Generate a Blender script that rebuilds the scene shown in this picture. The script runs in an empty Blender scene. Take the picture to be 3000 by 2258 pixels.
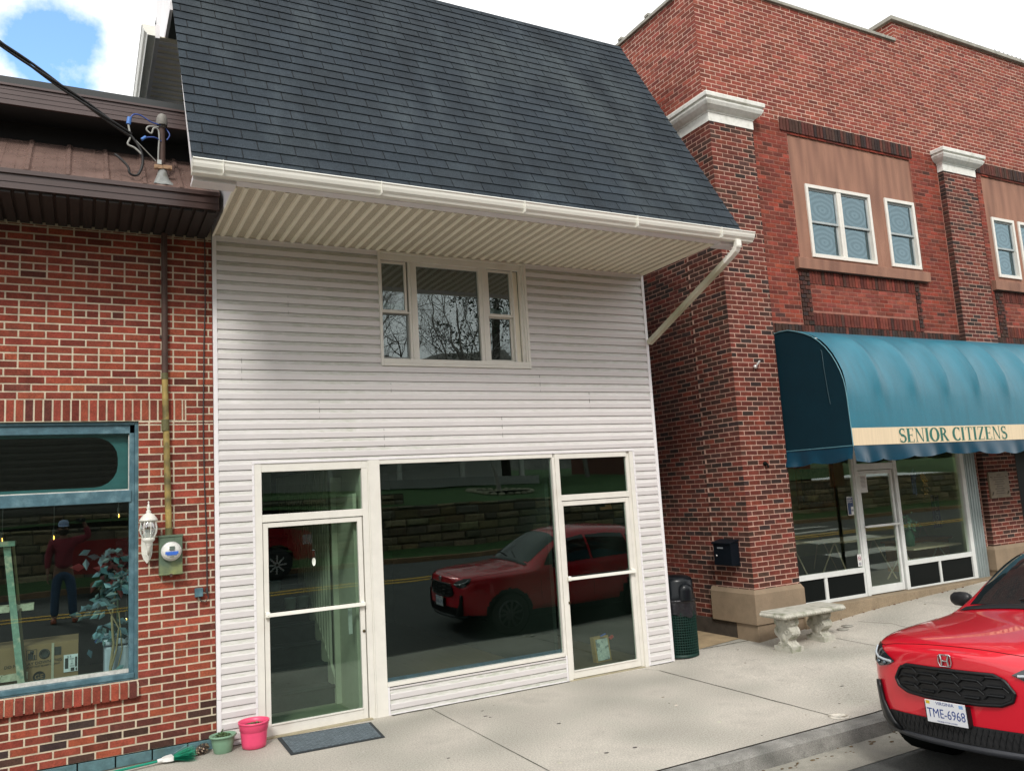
import bpy, math, random
from mathutils import Vector, Matrix
from mathutils.bvhtree import BVHTree
random.seed(7)
SC = bpy.context.scene
COL = SC.collection
R = math.radians
# ------------------------------------------------------------------ camera
cam_d = bpy.data.cameras.new("camera"); cam = bpy.data.objects.new("camera", cam_d); COL.objects.link(cam)
CP = Vector((0.0, -8.396, 2.2))
CR = Matrix(((0.88266382, -0.01001201, -0.46989823), (-0.46626499, -0.14452468, -0.87275975), (-0.05917381, 0.98945054, -0.13223496)))
cam.matrix_world = Matrix.Translation(CP) @ CR.to_4x4()
cam_d.sensor_width = 36; cam_d.lens = 28.37; cam_d.clip_start = 0.05; cam_d.clip_end = 2000
SC.camera = cam
# ------------------------------------------------------------------ sky and sun (bright broken cloud)
SUN_EL, SUN_AZ = 42.0, -152.0           # azimuth from +Y, clockwise: behind the camera, to its left
sd = Vector((math.sin(R(SUN_AZ))*math.cos(R(SUN_EL)), math.cos(R(SUN_AZ))*math.cos(R(SUN_EL)), math.sin(R(SUN_EL))))
W = bpy.data.worlds.new("World"); SC.world = W; W.use_nodes = True
nt = W.node_tree; N = nt.nodes; L = nt.links; N.clear()
def nn(t, tree=None, **k):
    n = (tree or N).new(t)
    for a, b in k.items(): setattr(n, a, b)
    return n
sky = nn('ShaderNodeTexSky', sky_type='NISHITA', sun_disc=False, sun_elevation=R(SUN_EL), sun_rotation=R(SUN_AZ))
sky.air_density = 1.0; sky.dust_density = 0.6
tc = nn('ShaderNodeTexCoord')
noi = nn('ShaderNodeTexNoise'); noi.inputs['Scale'].default_value = 9.0; noi.inputs['Detail'].default_value = 7; noi.inputs['Roughness'].default_value = .6
L.new(tc.outputs['Generated'], noi.inputs['Vector'])
dh = CR @ Vector((150-1500, 1129-165, -2364)); dh.normalize()
dot = nn('ShaderNodeVectorMath', operation='DOT_PRODUCT'); dot.inputs[1].default_value = dh
L.new(tc.outputs['Generated'], dot.inputs[0])
mr = nn('ShaderNodeMapRange'); mr.inputs['From Min'].default_value = .9950; mr.inputs['From Max'].default_value = .9995
L.new(dot.outputs['Value'], mr.inputs['Value'])
ad = nn('ShaderNodeMath', operation='MULTIPLY_ADD'); ad.inputs[1].default_value = .70
L.new(mr.outputs[0], ad.inputs[0]); L.new(noi.outputs['Fac'], ad.inputs[2])
mr2 = nn('ShaderNodeMapRange'); mr2.inputs['From Min'].default_value = 1.0; mr2.inputs['From Max'].default_value = 1.24
L.new(ad.outputs[0], mr2.inputs['Value'])
noi2 = nn('ShaderNodeTexNoise'); noi2.inputs['Scale'].default_value = 2.2; noi2.inputs['Detail'].default_value = 4
L.new(tc.outputs['Generated'], noi2.inputs['Vector'])
cl = nn('ShaderNodeMapRange'); cl.inputs['From Min'].default_value = .3; cl.inputs['From Max'].default_value = .7
cl.inputs['To Min'].default_value = 9.5; cl.inputs['To Max'].default_value = 14.0
L.new(noi2.outputs['Fac'], cl.inputs['Value'])
cc = nn('ShaderNodeCombineColor')
for i in range(3): L.new(cl.outputs[0], cc.inputs[i])
mx = nn('ShaderNodeMix', data_type='RGBA'); L.new(mr2.outputs[0], mx.inputs[0]); L.new(cc.outputs[0], mx.inputs[6])
sg = nn('ShaderNodeVectorMath', operation='MULTIPLY'); sg.inputs[1].default_value = (2.2, 2.6, 2.8)
L.new(sky.outputs[0], sg.inputs[0]); L.new(sg.outputs[0], mx.inputs[7])
bg = nn('ShaderNodeBackground'); bg.inputs['Strength'].default_value = .1
L.new(mx.outputs[2], bg.inputs['Color'])
wo = nn('ShaderNodeOutputWorld'); L.new(bg.outputs[0], wo.inputs['Surface'])
sl = bpy.data.lights.new("sun", 'SUN'); sun = bpy.data.objects.new("sun", sl); COL.objects.link(sun)
sl.energy = 2.0; sl.angle = R(12); sl.color = (1, .96, .9)
sun.rotation_euler = sd.to_track_quat('Z', 'Y').to_euler(); sun.location = (0, -20, 30)
SC.view_settings.view_transform = 'Standard'; SC.view_settings.look = 'None'; SC.view_settings.exposure = 0.37; SC.view_settings.gamma = 1.0
SC.cycles.max_bounces = 8; SC.cycles.transparent_max_bounces = 24; SC.cycles.glossy_bounces = 4; SC.cycles.diffuse_bounces = 4
SC.cycles.caustics_reflective = False; SC.cycles.caustics_refractive = False
# ------------------------------------------------------------------ helpers
ORG = {}
def tag(o, label=None, cat=None, group=None, kind=None):
    if label: o['label'] = label
    if cat: o['category'] = cat
    if group: o['group'] = group
    if kind: o['kind'] = kind
    return o
def thing(name, label, cat, loc=(0, 0, 0), group=None, rot=(0, 0, 0)):
    o = bpy.data.objects.new(name, None); COL.objects.link(o); o.location = loc; o.rotation_euler = rot
    o.empty_display_size = .1
    ORG[o] = Vector(loc) if rot == (0, 0, 0) else Vector((0, 0, 0))
    return tag(o, label, cat, group)
class MB:
    def __init__(s): s.v = []; s.f = []; s.mi = []; s.c = []; s.sm = []
    def add(s, V, F, mi=0, c=None, sm=False):
        b = len(s.v); s.v += [tuple(p) for p in V]
        for f in F:
            s.f.append(tuple(b+i for i in f)); s.mi.append(mi); s.c.append(c); s.sm.append(sm)
        return s
    def box(s, x0, x1, y0, y1, z0, z1, mi=0, c=None):
        V = [(x, y, z) for x in (x0, x1) for y in (y0, y1) for z in (z0, z1)]
        return s.add(V, [(0, 1, 3, 2), (4, 6, 7, 5), (0, 4, 5, 1), (2, 3, 7, 6), (0, 2, 6, 4), (1, 5, 7, 3)], mi, c)
    def obox(s, o, a, b, c_, mi=0, c=None):     # origin + three edge vectors
        o, a, b, c_ = Vector(o), Vector(a), Vector(b), Vector(c_)
        V = [o+a*i+b*j+c_*k for i in (0, 1) for j in (0, 1) for k in (0, 1)]
        return s.add(V, [(0, 1, 3, 2), (4, 6, 7, 5), (0, 4, 5, 1), (2, 3, 7, 6), (0, 2, 6, 4), (1, 5, 7, 3)], mi, c)
    def beam(s, p, q, w, h, up=(0, 0, 1), mi=0, c=None):
        p, q = Vector(p), Vector(q); d = (q-p); x = d.cross(Vector(up))
        if x.length < 1e-6: x = d.cross(Vector((0, 1, 0)))
        x.normalize(); u = x.cross(d).normalized()
        return s.obox(p-x*w/2-u*h/2, d, x*w, u*h, mi, c)
    def tube(s, P, r, n=8, mi=0, c=None, caps=True, sm=True):
        P = [Vector(p) for p in P]; rr = r if isinstance(r, (list, tuple)) else [r]*len(P)
        V = []; prev = None
        for i, p in enumerate(P):
            d = (P[min(i+1, len(P)-1)]-P[max(i-1, 0)]).normalized()
            a = prev if prev is not None else (Vector((0, 0, 1)) if abs(d.z) < .9 else Vector((0, 1, 0)))
            a = (a-d*a.dot(d))
            if a.length < 1e-5: a = d.orthogonal()
            a.normalize(); prev = a; b = d.cross(a)
            V += [p+(a*math.cos(t)+b*math.sin(t))*rr[i] for t in [2*math.pi*k/n for k in range(n)]]
        F = [(i*n+k, i*n+(k+1) % n, (i+1)*n+(k+1) % n, (i+1)*n+k) for i in range(len(P)-1) for k in range(n)]
        s.add(V, F, mi, c, sm)
        if caps: s.add(V[:n], [tuple(range(n))[::-1]], mi, c); s.add(V[-n:], [tuple(range(n))], mi, c)
        return s
    def lathe(s, prof, ctr=(0, 0, 0), n=24, mi=0, c=None, sx=1, sy=1, sm=True, rot=None, fn=None):
        ctr = Vector(ctr); V = []
        for r, z in prof:
            for k in range(n):
                t = 2*math.pi*k/n; q = r*(fn(t, z) if fn else 1)
                p = Vector((math.cos(t)*q*sx, math.sin(t)*q*sy, z))
                V.append((rot @ p if rot else p)+ctr)
        F = [(i*n+k, i*n+(k+1) % n, (i+1)*n+(k+1) % n, (i+1)*n+k) for i in range(len(prof)-1) for k in range(n)]
        return s.add(V, F, mi, c, sm)
    def prism(s, poly, o, a, b, ext, mi=0, c=None, sm=False):   # poly in plane (a,b) at o, extruded by ext
        o, a, b, e = Vector(o), Vector(a), Vector(b), Vector(ext); n = len(poly)
        V = [o+a*p+b*q for p, q in poly]+[o+a*p+b*q+e for p, q in poly]
        s.add(V, [(i, (i+1) % n, n+(i+1) % n, n+i) for i in range(n)], mi, c, sm)
        return s.add(V, [tuple(range(n))[::-1], tuple(range(n, 2*n))], mi, c)
    def grid(s, G, mi=0, c=None, sm=True, closed=False):
        m = len(G[0]); V = [p for row in G for p in row]
        F = [(i*m+j, i*m+j+1, (i+1)*m+j+1, (i+1)*m+j) for i in range(len(G)-1) for j in range(m-1)]
        if closed: F += [(i*m+m-1, i*m, (i+1)*m, (i+1)*m+m-1) for i in range(len(G)-1)]
        return s.add(V, F, mi, c, sm)
    def sphere(s, ctr, r, n=12, m=8, mi=0, c=None, sc=(1, 1, 1)):
        return s.lathe([(max(1e-4, r*math.sin(math.pi*i/m)*1), -r*math.cos(math.pi*i/m)*sc[2]) for i in range(m+1)], ctr, n, mi, c, sc[0], sc[1])
    def build(s, name, mats, parent=None, bev=0, solid=0, sub=0, recalc=False):
        me = bpy.data.meshes.new(name); off = ORG.get(parent, Vector((0, 0, 0))) if parent else Vector((0, 0, 0))
        me.from_pydata([(p[0]-off.x, p[1]-off.y, p[2]-off.z) for p in s.v], [], s.f)
        if not isinstance(mats, (list, tuple)): mats = [mats]
        for m in mats: me.materials.append(m)
        me.polygons.foreach_set('material_index', s.mi); me.polygons.foreach_set('use_smooth', s.sm)
        if any(c is not None for c in s.c):
            at = me.color_attributes.new('col', 'FLOAT_COLOR', 'CORNER'); buf = []
            for p, c in zip(me.polygons, s.c):
                cc_ = c or (.5, .5, .5); buf += [cc_[0], cc_[1], cc_[2], 1.0]*p.loop_total
            at.data.foreach_set('color', buf)
        me.update()
        if recalc:
            import bmesh
            b = bmesh.new(); b.from_mesh(me); bmesh.ops.recalc_face_normals(b, faces=b.faces); b.to_mesh(me); b.free()
        o = bpy.data.objects.new(name, me); COL.objects.link(o)
        if parent: o.parent = parent; ORG[o] = off
        if bev: m = o.modifiers.new('bevel', 'BEVEL'); m.width = bev; m.segments = 2; m.limit_method = 'ANGLE'
        if solid: m = o.modifiers.new('solid', 'SOLIDIFY'); m.thickness = solid; m.offset = 0
        if sub: m = o.modifiers.new('sub', 'SUBSURF'); m.levels = sub; m.render_levels = sub
        return o
def text(name, s, mat, parent, o, ux, uy, size, sx=1.0, ext=.001, align='CENTER'):
    cu = bpy.data.curves.new('lettering', 'FONT'); cu.body = s; cu.size = size; cu.align_x = align; cu.extrude = ext; cu.resolution_u = 3
    t = bpy.data.objects.new('lettering', cu); COL.objects.link(t)
    dg = bpy.context.evaluated_depsgraph_get(); me = bpy.data.meshes.new_from_object(t.evaluated_get(dg))
    bpy.data.objects.remove(t); bpy.data.curves.remove(cu)
    ux, uy = Vector(ux).normalized(), Vector(uy).normalized(); uz = ux.cross(uy); off = ORG.get(parent, Vector((0, 0, 0)))
    o = Vector(o)-off
    for v in me.vertices: v.co = o+ux*v.co.x*sx+uy*v.co.y+uz*v.co.z
    me.materials.clear(); me.materials.append(mat)
    ob = bpy.data.objects.new(name, me); COL.objects.link(ob); ob.parent = parent; ORG[ob] = off
    return ob
# ------------------------------------------------------------------ materials
def srgb(r, g, b):
    f = lambda c: (c/255/12.92) if c <= 10 else ((c/255+.055)/1.055)**2.4
    return (f(r), f(g), f(b))
def mat(name, col=(.5, .5, .5), rough=.6, metal=0, var=.12, vs=8, bump=0, bs=60, spec=.5, coat=0, attr=False, col2=None, mix=(.45, .65), stretch=(1, 1, 1), speck=0, ss=300, emit=None, trans=0):
    m = bpy.data.materials.new(name); m.use_nodes = True; t = m.node_tree; T = t.nodes; K = t.links; b = T['Principled BSDF']
    b.inputs['Roughness'].default_value = rough; b.inputs['Metallic'].default_value = metal; b.inputs['Specular IOR Level'].default_value = spec
    b.inputs['Coat Weight'].default_value = coat; b.inputs['Coat Roughness'].default_value = .03
    tc = T.new('ShaderNodeTexCoord'); mp = T.new('ShaderNodeMapping'); K.new(tc.outputs['Object'], mp.inputs[0]); mp.inputs['Scale'].default_value = stretch
    if attr: a = T.new('ShaderNodeAttribute'); a.attribute_name = 'col'; cur = a.outputs['Color']
    else: a = T.new('ShaderNodeRGB'); a.outputs[0].default_value = (*col, 1); cur = a.outputs[0]
    if col2:
        n = T.new('ShaderNodeTexNoise'); n.inputs['Scale'].default_value = vs*.5; n.inputs['Detail'].default_value = 6; K.new(mp.outputs[0], n.inputs['Vector'])
        r = T.new('ShaderNodeMapRange'); r.inputs['From Min'].default_value = mix[0]; r.inputs['From Max'].default_value = mix[1]; K.new(n.outputs['Fac'], r.inputs['Value'])
        x = T.new('ShaderNodeMix'); x.data_type = 'RGBA'; K.new(r.outputs[0], x.inputs[0]); K.new(cur, x.inputs[6]); x.inputs[7].default_value = (*col2, 1); cur = x.outputs[2]
    for v_, s_ in ((var, vs), (speck, ss)):
        if not v_: continue
        n = T.new('ShaderNodeTexNoise'); n.inputs['Scale'].default_value = s_; n.inputs['Detail'].default_value = 5; n.inputs['Roughness'].default_value = .65; K.new(mp.outputs[0], n.inputs['Vector'])
        r = T.new('ShaderNodeMapRange'); r.inputs['From Min'].default_value = .3; r.inputs['From Max'].default_value = .7; r.inputs['To Min'].default_value = 1-v_; r.inputs['To Max'].default_value = 1+v_; K.new(n.outputs['Fac'], r.inputs['Value'])
        x = T.new('ShaderNodeVectorMath'); x.operation = 'SCALE'; K.new(cur, x.inputs[0]); K.new(r.outputs[0], x.inputs['Scale']); cur = x.outputs[0]
    K.new(cur, b.inputs['Base Color'])
    if bump:
        n = T.new('ShaderNodeTexNoise'); n.inputs['Scale'].default_value = bs; n.inputs['Detail'].default_value = 4; K.new(mp.outputs[0], n.inputs['Vector'])
        u = T.new('ShaderNodeBump'); u.inputs['Strength'].default_value = min(1, bump); u.inputs['Distance'].default_value = .01*max(1, bump); K.new(n.outputs['Fac'], u.inputs['Height']); K.new(u.outputs[0], b.inputs['Normal'])
    if emit: b.inputs['Emission Color'].default_value = (*emit[0], 1); b.inputs['Emission Strength'].default_value = emit[1]
    return m
def glass(name, tint=(.8, .9, .85), base=.14, wav=.0, ws=2.0, rough=0.0, gcol=(1, 1, 1), rings=0):
    m = bpy.data.materials.new(name); m.use_nodes = True; t = m.node_tree; T = t.nodes; K = t.links; T.clear()
    o = T.new('ShaderNodeOutputMaterial'); x = T.new('ShaderNodeMixShader'); tr = T.new('ShaderNodeBsdfTransparent'); g = T.new('ShaderNodeBsdfGlossy')
    tr.inputs[0].default_value = (*tint, 1); g.inputs['Roughness'].default_value = rough; g.inputs[0].default_value = (*gcol, 1)
    ge = T.new('ShaderNodeNewGeometry'); d = T.new('ShaderNodeVectorMath'); d.operation = 'DOT_PRODUCT'; K.new(ge.outputs['Incoming'], d.inputs[0]); K.new(ge.outputs['Normal'], d.inputs[1])
    ab = T.new('ShaderNodeMath'); ab.operation = 'ABSOLUTE'; K.new(d.outputs['Value'], ab.inputs[0])
    s = T.new('ShaderNodeMath'); s.operation = 'SUBTRACT'; s.inputs[0].default_value = 1; K.new(ab.outputs[0], s.inputs[1])
    p = T.new('ShaderNodeMath'); p.operation = 'POWER'; p.inputs[1].default_value = 5; K.new(s.outputs[0], p.inputs[0])
    q = T.new('ShaderNodeMath'); q.operation = 'MULTIPLY_ADD'; q.inputs[1].default_value = 1-base; q.inputs[2].default_value = base; K.new(p.outputs[0], q.inputs[0])
    K.new(q.outputs[0], x.inputs[0]); K.new(tr.outputs[0], x.inputs[1]); K.new(g.outputs[0], x.inputs[2]); K.new(x.outputs[0], o.inputs[0])
    if rings:        # interference rings of the insect screen
        tc = T.new('ShaderNodeTexCoord'); mp = T.new('ShaderNodeMapping'); mp.inputs['Location'].default_value = (-.5, 0, -.5); mp.inputs['Scale'].default_value = (1, 0, 1.25); K.new(tc.outputs['Generated'], mp.inputs[0])
        wv = T.new('ShaderNodeTexWave'); wv.wave_type = 'RINGS'; wv.rings_direction = 'SPHERICAL'; wv.inputs['Scale'].default_value = 1.7; wv.inputs["Distortion"].default_value = 3.4; wv.inputs['Detail'].default_value = 1; wv.inputs['Detail Scale'].default_value = 1.3; K.new(mp.outputs[0], wv.inputs['Vector'])
        r = T.new('ShaderNodeMapRange'); r.inputs['To Min'].default_value = 1-rings; r.inputs['To Max'].default_value = 1; K.new(wv.outputs['Fac'], r.inputs[0])
        sc_ = T.new('ShaderNodeVectorMath'); sc_.operation = 'SCALE'; sc_.inputs[0].default_value = gcol; K.new(r.outputs[0], sc_.inputs['Scale']); K.new(sc_.outputs[0], g.inputs[0])
    if wav:
        tc = T.new('ShaderNodeTexCoord'); n = T.new('ShaderNodeTexNoise'); n.inputs['Scale'].default_value = ws; n.inputs['Detail'].default_value = 1; K.new(tc.outputs['Object'], n.inputs['Vector'])
        u = T.new('ShaderNodeBump'); u.inputs['Strength'].default_value = 1; u.inputs['Distance'].default_value = wav; K.new(n.outputs['Fac'], u.inputs['Height']); K.new(u.outputs[0], g.inputs['Normal'])
    return m
M = {}
M['brick'] = mat('brick', rough=.88, spec=.3, attr=True, var=.28, vs=9, speck=.3, ss=75, bump=.6, bs=120, col2=(.045, .03, .024), mix=(.60, .98))
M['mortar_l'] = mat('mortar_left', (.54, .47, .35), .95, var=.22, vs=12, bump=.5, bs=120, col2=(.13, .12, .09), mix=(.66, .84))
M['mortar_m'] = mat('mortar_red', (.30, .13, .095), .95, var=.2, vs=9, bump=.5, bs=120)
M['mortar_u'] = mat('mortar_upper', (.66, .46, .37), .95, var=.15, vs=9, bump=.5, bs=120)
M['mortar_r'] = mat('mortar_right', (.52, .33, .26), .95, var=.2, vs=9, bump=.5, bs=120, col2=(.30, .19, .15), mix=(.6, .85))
M['concrete'] = mat('concrete', (.46, .43, .375), .92, var=.15, vs=2.2, speck=.36, ss=70, bump=.5, bs=150, col2=(.27, .265, .225), mix=(.44, .74))
M['asphalt'] = mat('asphalt', (.062, .065, .062), .9, var=.2, vs=3, speck=.5, ss=80, bump=.5, bs=240)
M['kerb'] = mat('kerb_stone', (.24, .235, .215), .95, var=.3, vs=7, speck=.5, ss=150, bump=.8, bs=140, col2=(.11, .11, .10), mix=(.5, .7))
M['white_alu'] = mat('white_aluminium', (.70, .68, .62), .42, var=.06, vs=5, col2=(.52, .48, .42), mix=(.6, .85))
M['soffit'] = mat('vinyl_soffit', (.86, .82, .68), .5, var=.06, vs=3)
M['gutterw'] = mat('gutter_white', (.80, .79, .72), .3, var=.06, vs=4, stretch=(.4, 4, 4))
M['trimw'] = mat('vinyl_trim', (.74, .72, .73), .45, var=.05, vs=4)
M['brown_metal'] = mat('brown_metal', (.055, .032, .028), .35, var=.12, vs=3, spec=.6)
M['brown_roof'] = mat('brown_roof', (.30, .20, .17), .24, metal=.45, var=.2, vs=3, spec=.7, bump=.15, bs=4)
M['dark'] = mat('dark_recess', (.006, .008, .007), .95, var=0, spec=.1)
M['teal'] = mat('teal_paint', (.052, .12, .15), .45, var=.22, vs=14, bump=.25, bs=40, col2=(.12, .21, .24), mix=(.5, .8))
M['blue_found'] = mat('painted_block', (.075, .15, .165), .85, var=.3, vs=12, bump=.6, bs=60, col2=(.05, .09, .08), mix=(.55, .75))
M['stucco'] = mat('stucco', (.33, .17, .115), .95, var=.2, vs=5, bump=.7, bs=90, col2=(.19, .095, .068), mix=(.42, .7), stretch=(3.0, 3.0, .45))
M['capital'] = mat('capital_paint', (.74, .74, .69), .7, var=.12, vs=14, bump=.3, bs=60, col2=(.42, .43, .36), mix=(.58, .8))
M['coping'] = mat('coping', (.30, .29, .25), .85, var=.25, vs=6, bump=.4, bs=60)
M['base_tan'] = mat('tan_base', (.235, .175, .115), .85, var=.14, vs=5, bump=.4, bs=50)
M['alu'] = mat('mill_aluminium', (.62, .62, .60), .38, metal=.35, var=.08, vs=6)
M['black_panel'] = mat('black_panel', (.003, .005, .005), .3, var=0, spec=.12)
M['glassL'] = glass('left_shop_glass', (.70, .86, .80), .12, .0010, 1.1, gcol=(.85, 1, .95))
M['glassC'] = glass('storefront_glass', (.58, .72, .64), .11, .0024, .8, gcol=(.80, 1, .93))
M['glassU'] = glass('upper_glass', (.45, .6, .55), .16, .0014, 2.2, gcol=(.88, 1, .98))
M['glassR'] = glass('senior_glass', (.92, 1, .90), .12, .0010, 1.2, gcol=(.88, 1, .92))
M['glassW'] = glass('apartment_glass', (.2, .32, .36), .24, .003, 5.0, gcol=(.62, .86, .95), rings=.2)
# ------------------------------------------------------------------ geometry generators
def rects_minus(x0, x1, z0, z1, holes):
    xs = sorted({x0, x1, *[min(max(v, x0), x1) for h in holes for v in h[:2]]}); zs = sorted({z0, z1, *[min(max(v, z0), z1) for h in holes for v in h[2:]]})
    out = []
    for a, b in zip(xs, xs[1:]):
        run = None
        for c, d in zip(zs, zs[1:]):
            mx_, mz = (a+b)/2, (c+d)/2
            if any(h[0] < mx_ < h[1] and h[2] < mz < h[3] for h in holes):
                if run: out.append((a, b, *run)); run = None
            else: run = (run[0], d) if run else (c, d)
        if run: out.append((a, b, *run))
    return out
def jit(c, a=.25):
    k = 1+random.uniform(-a, a); return tuple(max(.003, v*k*(1+random.uniform(-.07, .07))) for v in c)
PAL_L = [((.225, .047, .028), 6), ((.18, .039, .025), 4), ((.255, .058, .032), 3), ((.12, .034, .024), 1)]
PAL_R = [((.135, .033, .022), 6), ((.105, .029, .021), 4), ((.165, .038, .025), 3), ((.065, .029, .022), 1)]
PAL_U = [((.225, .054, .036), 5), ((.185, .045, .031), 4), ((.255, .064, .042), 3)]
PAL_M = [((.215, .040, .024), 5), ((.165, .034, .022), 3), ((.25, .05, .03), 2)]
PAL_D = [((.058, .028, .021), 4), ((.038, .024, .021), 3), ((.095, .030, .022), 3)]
def pick(pal): return jit(random.choices([p[0] for p in pal], [p[1] for p in pal])[0])
def bricks(mb, fr, u0, u1, z0, z1, pal, holes=(), L_=.203, H=.0677, jt=.013, proud=.0028, phase=0, palfn=None, row0=0, alt=True):
    """fr: frame (origin, udir, outward normal). Running bond inside [u0,u1]x[z0,z1]; each brick a small block."""
    o, ud, nd = Vector(fr[0]), Vector(fr[1]), Vector(fr[2]); k = 0; z = z0
    while z < z1-.02:
        zt = min(z+H, z1)-jt
        st = u0-((L_/2) if (k+row0) % 2 else 0)-phase
        LL = L_*.5 if (alt and (k+row0) % 6 == 5) else L_
        u = st
        while u < u1:
            a, b = max(u, u0), min(u+LL, u1); u += LL
            if b-a < .025: continue
            segs = [(a, b)]
            for h in holes:
                if h[2] < (z+zt)/2 < h[3]:
                    ns = []
                    for p, q in segs:
                        if h[1] <= p or h[0] >= q: ns.append((p, q)); continue
                        if h[0]-p > .02: ns.append((p, h[0]))
                        if q-h[1] > .02: ns.append((h[1], q))
                    segs = ns
            for p, q in segs:
                q2 = q-jt if q < u1-.001 else q
                c = pick(palfn(p, z) if palfn else pal); e = proud+random.uniform(-.0013, .0018)
                za = z+random.uniform(-.001, .001); zb = zt+random.uniform(-.0015, .0015)
                A = o+ud*p+Vector((0, 0, za)); U = ud*(q2-p); Z = Vector((0, 0, zb-za)); Q = nd*e
                V = [A, A+U, A+U+Z, A+Z, A+Q, A+U+Q, A+U+Z+Q, A+Z+Q]
                mb.add(V, [(4, 5, 6, 7), (0, 1, 5, 4), (3, 7, 6, 2), (0, 4, 7, 3), (1, 2, 6, 5)], 0, c)
        z += H; k += 1
def soldiers(mb, fr, u0, u1, z0, z1, pal, w=.0677, jt=.012, proud=.009, mi=0):
    o, ud, nd = Vector(fr[0]), Vector(fr[1]), Vector(fr[2]); u = u0
    while u < u1-.02:
        q = min(u+w, u1)-jt; e = proud+random.uniform(-.003, .003); c = pick(pal)
        mb.obox(o+ud*u+Vector((0, 0, z0+random.uniform(-.002, .002)))-nd*.001, ud*(q-u), nd*(e+.001), (0, 0, z1-z0), mi, c); u += w
# siding profile: (height fraction, outward offset)
SID = [(0, -.004), (.040, -.004), (.042, .0125), (.09, .0135), (.53, .0180), (.57, .0170), (.70, .0095), (1.0, .0)]
def siding(mb, fr, u0, u1, z0, z1, holes=(), H=.1016, mi=0, zoff=0):
    o, ud, nd = Vector(fr[0]), Vector(fr[1]), Vector(fr[2])
    def off(f):
        for (a, p), (b, q) in zip(SID, SID[1:]):
            if a <= f <= b: return p+(q-p)*(f-a)/max(1e-6, b-a)
        return SID[-1][1]
    z = z0-zoff
    while z < z1:
        lo, hi = max(z, z0), min(z+H, z1)
        if hi-lo > .003:
            cuts = sorted({lo, hi, *[v for h in holes for v in h[2:] if lo < v < hi]})
            for a, b in zip(cuts, cuts[1:]):
                segs = [(u0, u1)]
                for h in holes:
                    if h[2] < (a+b)/2 < h[3]:
                        ns = []
                        for p, q in segs:
                            if h[1] <= p or h[0] >= q: ns.append((p, q)); continue
                            if h[0]-p > .002: ns.append((p, h[0]))
                            if q-h[1] > .002: ns.append((h[1], q))
                        segs = ns
                fs = [(a-z)/H]+[f for f, _ in SID if (a-z)/H < f < (b-z)/H]+[(b-z)/H]
                for p, q in segs:
                    G = [[o+ud*p+nd*off(f)+Vector((0, 0, z+f*H)), o+ud*q+nd*off(f)+Vector((0, 0, z+f*H))] for f in fs]
                    mb.grid(G, mi, None, False)
        z += H
def frame_rect(mb, x0, x1, z0, z1, y0, y1, w, mi=0, wb=None, wt=None, c=None):
    wb = w if wb is None else wb; wt = w if wt is None else wt
    mb.box(x0, x0+w, y0, y1, z0, z1, mi, c); mb.box(x1-w, x1, y0, y1, z0, z1, mi, c)
    mb.box(x0+w, x1-w, y0, y1, z0, z0+wb, mi, c); mb.box(x0+w, x1-w, y0, y1, z1-wt, z1, mi, c)
def pane(name, x0, x1, z0, z1, y, m, parent, t=.005):
    return MB().add([(x0, y, z0), (x1, y, z0), (x1, y, z1), (x0, y, z1)], [(0, 1, 2, 3)]).build(name, m, parent)
FY = (0, -1, 0); UX = (1, 0, 0)
def struct(name, mb, m, parent=None, **k):
    o = mb.build(name, m, parent, **k); o['kind'] = 'structure'; return o
# ------------------------------------------------------------------ ground
def swz(x, y):          # pavement height
    pts = [(-40, -.10), (-1, -.03), (.6, 0), (6.5, 0), (7.9, .08), (9, .17), (10, .25), (13, .40), (18, .55), (40, .9)]
    for (a, p), (b, q) in zip(pts, pts[1:]):
        if a <= x <= b: z = p+(q-p)*(x-a)/(b-a); break
    return z*(1-.45*min(1, max(0, -y/3)))
def stz(y):             # street cross section (rises to its crown, then flat to the far side)
    pts = [(-60, .3), (-15, .33), (-9.5, .45), (-8.4, .36), (-6, .10), (-3.65, -.12), (-3.1, -.145)]
    for (a, p), (b, q) in zip(pts, pts[1:]):
        if a <= y <= b: return p+(q-p)*(y-a)/(b-a)
    return pts[-1][1] if y > -3.1 else .3
mb = MB(); xs = [-40, -20, -8, -3, -1, 0, .6, 2, 4, 6.5, 7.2, 7.9, 8.4, 9, 9.5, 10, 11, 12, 13, 15, 18, 25, 40]; ys = [-3.0, -2.4, -1.6, -.8, -.3, 0, .25]
mb.grid([[(x, y, swz(x, y)) for y in ys] for x in xs], sm=True)
struct('sidewalk', mb, M['concrete'])
mb = MB()       # expansion joints cut in the slab
def joint(p, q, w=.012, wob=.0):
    n = 14; P = [Vector((p[0]+(q[0]-p[0])*i/n, p[1]+(q[1]-p[1])*i/n, 0)) for i in range(n+1)]; d = (Vector((*q, 0))-Vector((*p, 0))).normalized(); s_ = Vector((-d.y, d.x, 0))
    G = []
    for i, v in enumerate(P):
        ww = w*(.6+.8*random.random())/2; v = v+s_*random.uniform(-wob, wob)
        G.append([(v+s_*t*ww)+Vector((0, 0, swz(v.x, v.y)+.003)) for t in (-1, 1)])
    mb.grid(G, sm=False)
joint((3.29, -.06), (3.31, -3.0), .008); joint((6.13, -.3), (6.12, -2.9), .014, .004); joint((6.0, 0), (6.13, -.3), .005)
joint((8.57, -.7), (8.5, -3.0), .008); joint((10.9, -.3), (10.8, -3), .008); joint((-.1, -.1), (-.1, -3), .008)
joint((7.19, .15), (7.95, -.02), .02, .012)
joint((2.86, -.035), (5.03, -.035), .035, .006); joint((6.2, -.03), (6.56, -.03), .03, .005); joint((1.2, -.035), (1.52, -.035), .03, .005); joint((-4, -.015), (1.1, -.015), .035, .006)
struct('sidewalk_joint', mb, mat('joint_dirt', (.06, .06, .045), .95, var=.3, vs=20))
mb = MB()       # kerb: top strip and battered face
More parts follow.
